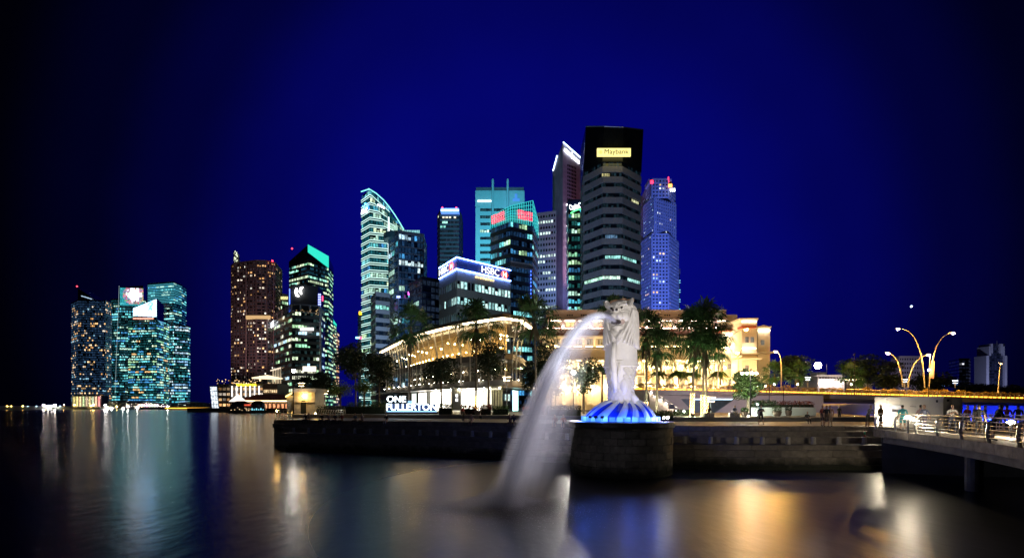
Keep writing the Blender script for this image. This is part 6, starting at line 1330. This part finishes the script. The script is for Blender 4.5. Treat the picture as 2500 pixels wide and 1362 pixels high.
fan_palm(1697, 812, 60, 3.45, 1.9, 'leaning fan palm of the light-wrapped palm trio before the hotel', LEAFP, (3.5, 6.3), 2, .4); fan_palm(1716, 806, 61, 3.45, 2.1, 'tallest fan palm of the light-wrapped trio before the hotel', LEAFP, (3.5, 6.1), 0); fan_palm(1722, 850, 59.5, 3.45, 1.6, 'lowest-crowned fan palm of the light-wrapped trio before the hotel', LEAFP, (3.5, 5.9), 1, -.1)
fan_palm(1500, 762, 88, 3.45, 1.7, 'fan palm half hidden by the statue head and water jet', LEAFP, k=1)
fan_palm(1890, 912, 130, 5, 1.9, 'green-lit fan palm near the hotel corner', LEAFP, k=0); fan_palm(1947, 912, 135, 5, 2.0, 'green-lit fan palm left of the white bungalow', LEAFP, k=1); fan_palm(2078, 918, 130, 5, 2.1, 'bright green-lit fan palm right of the white bungalow', LEAFP, k=2)
for px, Y in ((1890, 127), (1947, 132), (2078, 127)):
    p = W(px, 940, Y - 2); t_ = thing('plant_uplight', 'cool ground light shining up into a fan palm beyond the bridge', 'lamp', p, group='palm uplights'); MB().ball(p + Vector((0, 0, .2)), .14, 8, 6).build('bulb', E('palm_uplight', (.7, 1, .8), 420), t_); MB().lathe([(.16, 0), (.16, .12), (.1, .16)], tuple(p), 8).build('base', DMETAL, t_)
for px, Y, lab in ((1577, 60.3, 'added ground light shining up the palm just behind the statue'), (1602, 62.3, 'added ground light shining up the shorter palm behind the statue'), (1690, 58.5, 'added ground light at the leaning palm of the trio'), (1722, 58.4, 'added ground light at the tallest palm of the trio'), (1155, 72.6, 'added ground light at the light-wrapped palm before the glass building'), (1312, 73.4, 'added ground light at the palm by the glass building corner'), (1828, 61.2, 'ground light at the pale-trunked tree')):  # the palm lights are added to brighten the crowns from below
    p = Vector((GX(px, Y), Y, 3.46)); t_ = thing('plant_uplight', lab, 'lamp', p); MB().ball(p + Vector((0, 0, .2)), .1, 8, 6).build('bulb', E('tree_uplight', (.85, 1, .75), 2200), t_); MB().lathe([(.13, 0), (.13, .1), (.08, .14)], tuple(p), 8).build('base', DMETAL, t_); MB().obox((p.x, p.y - .16, p.z + .17), (.34, .03, .34)).build('shield', DMETAL, t_)
# feather palms by the hotel
fe = MB(); rg = random.Random(77)
for i in range(22):
    az = rg.uniform(0, 6.28); el = R(rg.uniform(15, 75)); ln = rg.uniform(2.4, 3.2); pr = None; path = []
    for k in range(9): t_ = k / 8; path.append(Vector((math.cos(az) * ln * t_ * math.cos(el) * 1.1, math.sin(az) * ln * t_ * math.cos(el) * 1.1, ln * (t_ * math.sin(el) - .75 * t_ ** 2.2))))
    fe.tube(path, .02, 3, cap=False)
    for k in range(1, 9):
        for q in range(3):
            p = path[k - 1].lerp(path[k], q / 3); d = (path[k] - path[k - 1]).normalized(); s_ = d.cross(Vector((0, 0, 1))).normalized()
            for sg in (-1, 1): e = p + (s_ * sg * .9 + d * .4 - Vector((0, 0, .35))) * .75; fe.add([p, p + d * .1 + (e - p) * .5, e, p - d * .02 + (e - p) * .5], [(0, 1, 2, 3)])
FE = fe.mesh('crown', LEAFP)
for px, pc, Y, s_, lab in ((1608, 915, 122, 1., 'feather palm at the hotel front beside the yellow road sign'), (1656, 916, 120, 1.15, 'feather palm before the hotel columns, left of the palm trio'), (1690, 917, 124, 1.05, 'feather palm half hidden by the palm trio'), (1757, 917, 120, 1.15, 'feather palm at the hotel front right of the palm trio'), (1470, 905, 110, 1.1, 'dim feather palm to the left of the statue')):
    c = W(px, pc, Y); r = thing('feather_palm', lab, 'palm', (c.x, Y, 4)); MB().tube([(c.x, Y, 4), (c.x + .1, Y, c.z)], [.22, .16], 8).build('trunk', BARK, r); inst('crown', FE, r, (.1, 0, c.z - 4), px, (s_, s_, s_))
# shrubs on the bridge planter
sh = []
for k in range(4):
    m = MB(); leaves(m, (0, 0, .35), (.95, .5, .45), 260, .13, random.Random(60 + k)); sh.append(m.mesh('bridge_shrub', LEAFO))
for i, p in enumerate(along(50, [q + Vector((0, 1.4, .6)) for q in line])):
    o = bpy.data.objects.new('bridge_shrub', sh[i % 4]); COL.objects.link(o); o.location = p; o.rotation_euler.z = i * 1.3; s_ = RND.uniform(.75, 1.25); o.scale = (s_, s_, s_ * RND.uniform(.8, 1.3)); tag(o, 'amber-lit flowering shrub in the bridge planter', 'shrub', 'shrubs along the bridge planter')
# hedges on the plaza
def hedge(px0, px1, pt, pb, Y, d, mat, label, zb=3.45, n=900, ls=.09):
    x0, x1 = GX(px0, Y), GX(px1, Y); z1 = GZ(pt, Y); m = MB(); rg = random.Random(int(px0)); 
    for _ in range(n):
        p = Vector((rg.uniform(x0, x1), Y + rg.uniform(0, d), zb + (z1 - zb) * rg.random() ** .5 * rg.uniform(.85, 1.08))); a = Vector((rg.gauss(0, 1), rg.gauss(0, 1), rg.gauss(0, 1))).normalized(); b = a.cross(Vector((rg.gauss(0, 1), rg.gauss(0, 1), 1))).normalized(); k = ls * rg.uniform(.7, 1.4); m.add([p - a * k, p + b * k * .5, p + a * k, p - b * k * .5], [(0, 1, 2, 3)])
    r = thing('hedge', label, 'hedge', ((x0 + x1) / 2, Y, zb)); m.build('foliage', mat, r); MB().box(x0 + .1, x1 - .1, Y + .15, Y + d - .15, zb, lerp(zb, z1, .6)).build('woody_core', M('hedge_core', (.02, .025, .01), .9), r); return r
hedge(1069, 1104, 985, 1003, 73, 1.2, LEAF, 'clipped green hedge right beside the illuminated letters')
hedge(1123, 1162, 988, 1005, 72, 1.2, LEAFR, 'reddish hedge between the letters and the light-wrapped palm'); hedge(1172, 1200, 988, 1005, 71, 1.2, LEAFR, 'reddish hedge right of the light-wrapped palm'); hedge(1202, 1242, 991, 1004, 71, 1.2, LEAF, 'low green hedge below the twin-bar lamp'); hedge(1276, 1330, 992, 1004, 71, 1.2, LEAFR, 'red-tinged hedge behind the falling water'); hedge(1335, 1420, 990, 1010, 64, 1.4, LEAFD, 'dark hedge between the water jet and the statue', n=1300)
hedge(842, 940, 982, 998, 78, 1.5, LEAF, 'green hedge left of the illuminated letters', n=1600); hedge(770, 838, 990, 1000, 80, 1.5, LEAFD, 'dark hedge behind the curved railing')
hedge(1648, 1690, 1000, 1012, 62, 1., LEAFD, 'low hedge at the foot of the lit stairway'); hedge(1602, 1648, 1003, 1016, 47, 1.2, LEAFY, 'lime-lit shrub bed beside the pedestal rim lamps', zb=3.02); hedge(1900, 1990, 979, 996, 64.2, 1., LEAFR, 'mixed red shrubs in the right half of the white trough', zb=4.2); hedge(1836, 1898, 977, 996, 64.2, 1., LEAF, 'green shrubs in the left half of the white trough', zb=4.2)
MB().pbox(1834, 1992, 994, 1015, 64, 1.6).build('planter_trough', WHITE, label='long white planter trough in front of the bridge wall', cat='planter')
def pot(px, pt, pb, Y, w, label, mat):
    b = W(px, pb, Y); b.z = 3.45; h = GZ(pt, Y) - b.z; r = thing('potted_bush', label, 'potted plant', b); w = w / F * Y
    MB().lathe([(w * .3, 0), (w * .42, h * .2), (w * .5, h * .45), (w * .47, h * .5), (w * .4, h * .48)], tuple(b), 16).build('pot', M('pot_clay', (.2, .15, .12), .7), r); m = MB(); leaves(m, b + Vector((0, 0, h * .7)), (w * .5, w * .5, h * .32), 500, .07, random.Random(int(px))); m.build('bush', mat, r)
pot(1897, 990, 1017, 60, 22, 'round bush in a tapered clay pot before the white trough', LEAF); pot(1818, 994, 1016, 60, 18, 'squat round bush beside the pale lit trunk', LEAF); pot(1925, 988, 1015, 61, 16, 'tall dark potted bush at the end of the white trough', LEAFD); pot(1166, 992, 1007, 71, 18, 'potted bush at the foot of the light-wrapped palm', LEAFR)
# plaza mast with four white floods
r = thing('light_mast', 'slim dark mast with four glaring white lamps above the green-lit tree', 'lamp', (GX(1832, 60), 60, 3.45)); MB().tube([(GX(1832, 60), 60, 3.45), (GX(1832, 60), 60, GZ(903, 60))], [.09, .05], 8).build('post', DMETAL, r)
MB().tube([W(1808, 909, 60), W(1850, 909, 60)], .04, 6).build('crossbar', DMETAL, r)
for px in (1812, 1824, 1837, 1847): MB().ball(W(px, 911, 59.8), .12, 8, 6).build('mast_lamp', E('mast_glare', (1, .88, .66), 420), r)
globe_lamp(1400, 909, 77, 3.45, 'glaring white globe lamp behind the water jet', E('glare_globe', (1, .95, .88), 700), rad=.26)
globe_lamp(1356, 845, 100, 3.45, 'amber lamp among the dark trees behind the water jet', E('amber_globe', (1, .5, .06), 160), rad=.2)
for px, py, Y, lab in ((1913, 940, 66, 'thin dark cross-topped post right of the light mast'), (1878, 955, 66.5, 'thin dark post between the mast and the cross-topped post')):
    p = W(px, py - 20, Y); r = thing('signal_post', lab, 'post', (p.x, Y, 3.45)); MB().tube([(p.x, Y, 3.45), p], .05, 6).build('post', DMETAL, r); MB().tube([p + Vector((-.6, 0, -1)), p + Vector((.6, 0, -1))], .035, 5).build('crossarm', DMETAL, r)
for px, py, Y, lab, m_ in ((1670, 1004, 58, 'white ground lamp beside the lime-lit shrubs', BULBW), (1827, 1015, 58, 'small white ground lamp at the pale lit trunk', BULBW), (1849, 987, 62, 'bluish spot lamp in the white trough planting', BULBC), (770, 1009, 66, 'amber ground lamp by the kiosk steps', BULBY), (676, 1003, 62, 'small amber lamp on the end railing', BULBY)):
    p = W(px, py, Y); t_ = thing('ground_lamp', lab, 'lamp', p - Vector((0, 0, .2))); MB().ball(p, .07, 8, 6).build('bulb', m_, t_); MB().tube([p - Vector((0, 0, .5)), p - Vector((0, 0, .05))], .04, 6).build('stem', DMETAL, t_)
rs = thing('road_sign', 'orange road sign with dark lettering lines behind the statue', 'sign', (GX(1581, 90), 90, 4)); MB().tube([(GX(1578, 90), 90, 4), W(1578, 905, 90)], .06, 6).build('post', METAL, rs); MB().pbox(1576, 1586, 905, 931, 89.8, .06).build('panel', E('sign_orange', (1, .45, .06), .8, False), rs)
for i in range(5): MB().pbox(1577.5, 1584.5 - (i % 2) * 2, 908 + i * 4.6, 910 + i * 4.6, 89.74, .03).build('text_line', M('sign_ink', (.25, .08, .01), .6), rs)
nb2 = thing('notice_board', 'small pale notice board on a post by the lime-lit shrubs', 'sign', (GX(1639, 56), 56, 3.45)); MB().pbox(1633, 1647, 987, 998, 56, .05).build('board', M('board_pale', (.55, .58, .75), .6), nb2); MB().tube([W(1640, 1014, 56.1), W(1640, 988, 56.1)], .04, 6).build('post', METAL, nb2)
# ================================================================ PEOPLE
SKINM = M('skin', (.45, .28, .2), .55, var=.05); HAIRM = M('hair_black', (.012, .01, .01), .5); SHOE = M('shoe_dark', (.03, .03, .03), .6)
def person_mesh(kind):
    V = {}; Ed = []
    def v(n, x, y, z, r): V[n] = ((x, y, z), r)
    if kind == 'sit': hip = .47
    else: hip = .92
    H = hip; lean = {'sit': -.06, 'lean': -.22, 'stand': 0, 'phone': 0, 'walk': -.02}[kind]
    v('hip', 0, 0, H, .13); v('waist', 0, lean * .4, H + .18, .125); v('chest', 0, lean, H + .40, .15); v('neck', 0, lean * 1.3, H + .56, .06); v('jaw', 0, lean * 1.35 - .02, H + .64, .075); v('head', 0, lean * 1.35 - .02, H + .74, .10); v('crown', 0, lean * 1.3, H + .82, .07)
    for a, b, g in (('hip', 'waist', 'bottom'), ('waist', 'chest', 'top'), ('chest', 'neck', 'top'), ('neck', 'jaw', 'skin'), ('jaw', 'head', 'skin'), ('head', 'crown', 'hair')): Ed.append((a, b, g))
    for s, n in ((-1, 'l'), (1, 'r')):
        v('sh' + n, s * .19, lean * 1.05, H + .47, .065)
        el, ha = {'stand': ((s * .25, lean + .02, H + .2), (s * .26, lean - .06, H - .04)), 'walk': ((s * .25, s * .1, H + .2), (s * .25, s * .2 - .08, H - .02)), 'phone': ((s * .27, -.05, H + .2), (s * .08, -.26, H + .32)), 'sit': ((s * .25, lean - .02, H + .2), (s * .16, -.28, H + .12)), 'lean': ((s * .26, lean - .12, H + .22), (s * .16, lean - .34, H + .2))}[kind]
        v('el' + n, *el, .047); v('wr' + n, *ha, .035); d = (Vector(ha) - Vector(el)).normalized(); h2 = Vector(ha) + d * .09; v('ha' + n, *h2, .04); tip = h2 + d * .08; v('ti' + n, *tip, .022)
        Ed += [('chest', 'sh' + n, 'top'), ('sh' + n, 'el' + n, 'top'), ('el' + n, 'wr' + n, 'skin'), ('wr' + n, 'ha' + n, 'skin'), ('ha' + n, 'ti' + n, 'skin')]
        v('th' + n, s * .1, 0, H - .06, .095)
        if kind == 'sit': kn, an = (s * .12, -.44, H + .02), (s * .12, -.42, .09)
        elif kind == 'walk': kn, an = (s * .1, -.12 * s - .05, .5), (s * .1, -.22 * s + .05, .09)
        elif kind == 'phone': kn, an = (s * .15, -.02, .49), (s * .19, .02, .09)
        else: kn, an = (s * .11, -.02, .49), (s * .12, .02, .09)
        v('kn' + n, *kn, .062); v('an' + n, *an, .045); v('to' + n, an[0] + s * .02, an[1] - .16, .035, .035)
        Ed += [('hip', 'th' + n, 'bottom'), ('th' + n, 'kn' + n, 'bottom'), ('kn' + n, 'an' + n, 'leg'), ('an' + n, 'to' + n, 'shoe')]
    bm = bmesh.new(); ly = bm.verts.layers.skin.verify(); bv = {}
    for n, (c, r) in V.items(): q = bm.verts.new(c); q[ly].radius = (r, r * (.8 if n in ('chest', 'waist', 'hip') else 1)); q[ly].use_root = n == 'hip'; bv[n] = q
    for a, b, g in Ed: bm.edges.new((bv[a], bv[b]))
    me = bpy.data.meshes.new('person'); bm.to_mesh(me); bm.free(); o = bpy.data.objects.new('person', me); COL.objects.link(o)
    m1 = o.modifiers.new('skin', 'SKIN'); m1.branch_smoothing = .4; o.modifiers.new('sub', 'SUBSURF').levels = 1
    dg = bpy.context.evaluated_depsgraph_get(); me2 = bpy.data.meshes.new_from_object(o.evaluated_get(dg)); bpy.data.objects.remove(o)
    me2.materials.clear()
    for _ in range(6): me2.materials.append(SKINM)
    idx = {'skin': 0, 'top': 1, 'bottom': 2, 'leg': 3, 'hair': 4, 'shoe': 5}
    segs = [(Vector(V[a][0]), Vector(V[b][0]), idx[g]) for a, b, g in Ed]; hz = V['head'][0]
    for p in me2.polygons:
        c = p.center; best = min(segs, key=lambda s_: (c - (s_[0] + (s_[1] - s_[0]) * max(0, min(1, (c - s_[0]).dot(s_[1] - s_[0]) / max(1e-6, (s_[1] - s_[0]).length_squared))))).length)
        k = best[2]
        if k in (0, 4) and c.z > hz[2] - .1: k = 4 if (c.z > hz[2] + .035 or c.y > hz[1] + .015) else 0
        p.material_index = k; p.use_smooth = True
    nose = MB().ball((0, hz[1] - .1, hz[2] - .02), 1, 6, 5, sc=(.016, .022, .025))
    return me2
PM = {k: person_mesh(k) for k in ('stand', 'phone', 'sit', 'lean', 'walk')}
def cloth(c):
    n = 'cloth_%d_%d_%d' % tuple(int(x * 100) for x in c); return M(n, c, .8, var=.12, scale=8)
def person(kind, loc, rz, label, top=(.1, .1, .12), bot=(.04, .04, .06), leg=None, h=1., group=None):
    o = bpy.data.objects.new('person', PM[kind]); COL.objects.link(o); o.location = loc; o.rotation_euler.z = rz; o.scale = (h, h, h); tag(o, label, 'person', group)
    for i, m in ((1, cloth(top)), (2, cloth(bot)), (3, cloth(leg) if leg else SKINM), (4, HAIRM), (5, SHOE)): o.material_slots[i].link = 'OBJECT'; o.material_slots[i].material = m
    return o
def pp_(px, pb, z): Y = GY(pb, z); return (GX(px, Y), Y, z)
person('phone', pp_(1858, 1036, 3.0), R(-10), 'person in dark top and shorts standing legs apart on the plaza edge', (.03, .035, .06), (.02, .02, .02))
person('sit', (GX(1793, 57), 57, 3.45), R(10), 'person in blue-grey top sitting on a stone block before the sloping wall', (.12, .17, .28), (.03, .03, .04)); person('sit', (GX(1731, 57), 57, 3.45), R(-30), 'person in dark top sitting on a block by the palm trio', (.03, .03, .03), (.04, .03, .03))
for px in (1793, 1731): MB().obox((GX(px, 57), 57.12, 3.67), (1.1, .5, .44)).build('stone_block', PALE, label='low pale stone block seat under the person ' + ('before the sloping wall' if px == 1793 else 'by the palm trio'), cat='block')
person('stand', pp_(2008, 1040, 3.0), R(20), 'person in dark red top standing in the group left of the white booth', (.25, .06, .05), (.06, .04, .04)); person('walk', pp_(2018, 1042, 3.0), R(-20), 'person in black top in the group left of the white booth', (.02, .02, .02), (.1, .07, .05)); person('stand', pp_(2027, 1041, 3.0), R(-60), 'person in pale tan clothes in the group left of the white booth', (.4, .25, .16), (.35, .25, .16), (.35, .25, .16))
person('sit', pp_(1970, 1034, 3.0), R(0), 'dark-clothed person sitting low on the plaza step', (.03, .03, .035), (.02, .02, .02), (.02, .02, .02), h=.9)
person('stand', pp_(2049, 1027, 3.0), R(10), 'person in olive top standing beyond the deck lamps', (.14, .13, .07), (.05, .05, .05))
person('walk', (GX(2111, 40.2), 40.2, 1.7), R(40), 'small person in green shirt and red shorts standing on the terrace step', (.02, .4, .2), (.5, .06, .04), h=.66)
person('lean', (GX(2118, 38.6), 38.6, 3.02), R(10), 'person in grey top leaning where the jetty meets the plaza', (.3, .3, .28), (.08, .08, .08)); person('stand', (GX(2150, 38.6), 38.6, 3.02), R(20), 'person in brown top standing before the white booth end panel', (.22, .14, .08), (.06, .05, .05))
person('stand', (GX(2204, 34.6), 34.6, 3.03), R(160), 'person in turquoise dress standing behind the jetty rail', (.08, .5, .6), (.08, .5, .6)); person('walk', (GX(2246, 34.2), 34.2, 3.03), R(80), 'person in pale pink top walking past the white booth', (.5, .35, .35), (.5, .45, .42)); person('walk', (GX(2258, 33.2), 33.2, 3.03), R(-80), 'person in grey-blue top walking along the jetty', (.25, .28, .4), (.2, .2, .3), (.2, .2, .3))
person('phone', (GX(2325, 31.5), 31.5, 3.03), R(-20), 'person in white shirt and dark trousers holding a phone on the jetty', (.7, .68, .66), (.06, .07, .12), (.06, .07, .12))
person('lean', (GX(2424, 24.4), 24.4, 3.03), R(60), 'person in dark green top bending over the jetty rail', (.015, .06, .03), (.02, .02, .02)); person('stand', (GX(2390, 28.8), 28.8, 3.03), R(120), 'person in black standing behind the bending person on the jetty', (.02, .02, .025), (.02, .02, .02), (.02, .02, .02))
for i, px in enumerate((2362, 2378, 2405, 2440, 2458, 2486)): person(('stand', 'walk', 'stand')[i % 3], (GX(px, 35 + i % 2), 35 + (i % 2), 3.0), R(30 * i), ('person in dark red top in the crowd under the bridge edge', 'person in brown top in the crowd under the bridge edge', 'person in charcoal top in the crowd under the bridge edge', 'person in navy top in the crowd under the bridge edge', 'person in maroon top in the crowd under the bridge edge', 'person in black top in the crowd under the bridge edge')[i], ((.15, .03, .03), (.12, .07, .04), (.04, .04, .04), (.02, .03, .1), (.12, .02, .05), (.01, .01, .01))[i], (.03, .03, .03), (.03, .03, .03))
def edge_at(px, off): return min(outw(CC, off), key=lambda q: abs(pxof(q) - px))
for px, top, lab in ((746, (.02, .02, .03), 'person in black sitting on the terrace edge nearest the kiosk door'), (758, (.35, .28, .25), 'person in beige sitting beside the one in black near the kiosk'), (790, (.03, .03, .05), 'person in navy sitting alone on the terrace below the curved railing'), (806, (.25, .22, .3), 'person in lilac sitting on the terrace below the curved railing'), (822, (.04, .05, .12), 'person in blue sitting amid the terrace group below the hedge'), (836, (.2, .03, .06), 'person in crimson sitting amid the terrace group below the hedge'), (868, (.06, .1, .2), 'person in denim blue sitting below the green hedge'), (884, (.4, .3, .3), 'person in pink sitting below the green hedge'), (1246, (.25, .13, .11), 'person in brown top sitting on the terrace edge beside a companion'), (1259, (.05, .06, .09), 'person in slate top sitting close to the companion in brown'), (1358, (.28, .14, .1), 'person in rust top sitting behind the water jet'), (1372, (.4, .13, .06), 'person in orange top sitting behind the water jet')):
    p = edge_at(px, .35); person('sit', (p.x, p.y, 2.6), R(-18), lab, top, (.04, .04, .05), None if px > 1200 else (.04, .04, .05))
p = edge_at(946, .35); person('sit', (p.x, p.y, 2.6), R(-18), 'person in dark top and white trousers sitting below the illuminated letters', (.02, .02, .04), (.6, .6, .6), (.6, .6, .6))
p = edge_at(1126, -3); person('stand', (p.x, p.y, 3.0), R(60), 'person in red top standing on the plaza before the shopfronts', (.35, .03, .03), (.03, .02, .02), (.03, .02, .02)); p = edge_at(1152, .2); person('sit', (p.x, p.y, 2.6), R(-18), 'person in pale pink sitting on the terrace before the shopfronts', (.4, .3, .3), (.2, .15, .15))
p = W(1166, 1004, 70.5)
b = thing('litter_bin', 'dark cylindrical litter bin beside the white trough', 'bin', (GX(1850, 61), 61, 3.45)); MB().lathe([(.28, 0), (.3, .05), (.3, .85), (.22, .95)], (GX(1850, 61), 61, 3.45), 14).build('drum', METAL, b); MB().lathe([(.3, 0), (.3, .05), (.1, .1)], (GX(1850, 61), 61, 4.42), 14).build('lid', DMETAL, b)
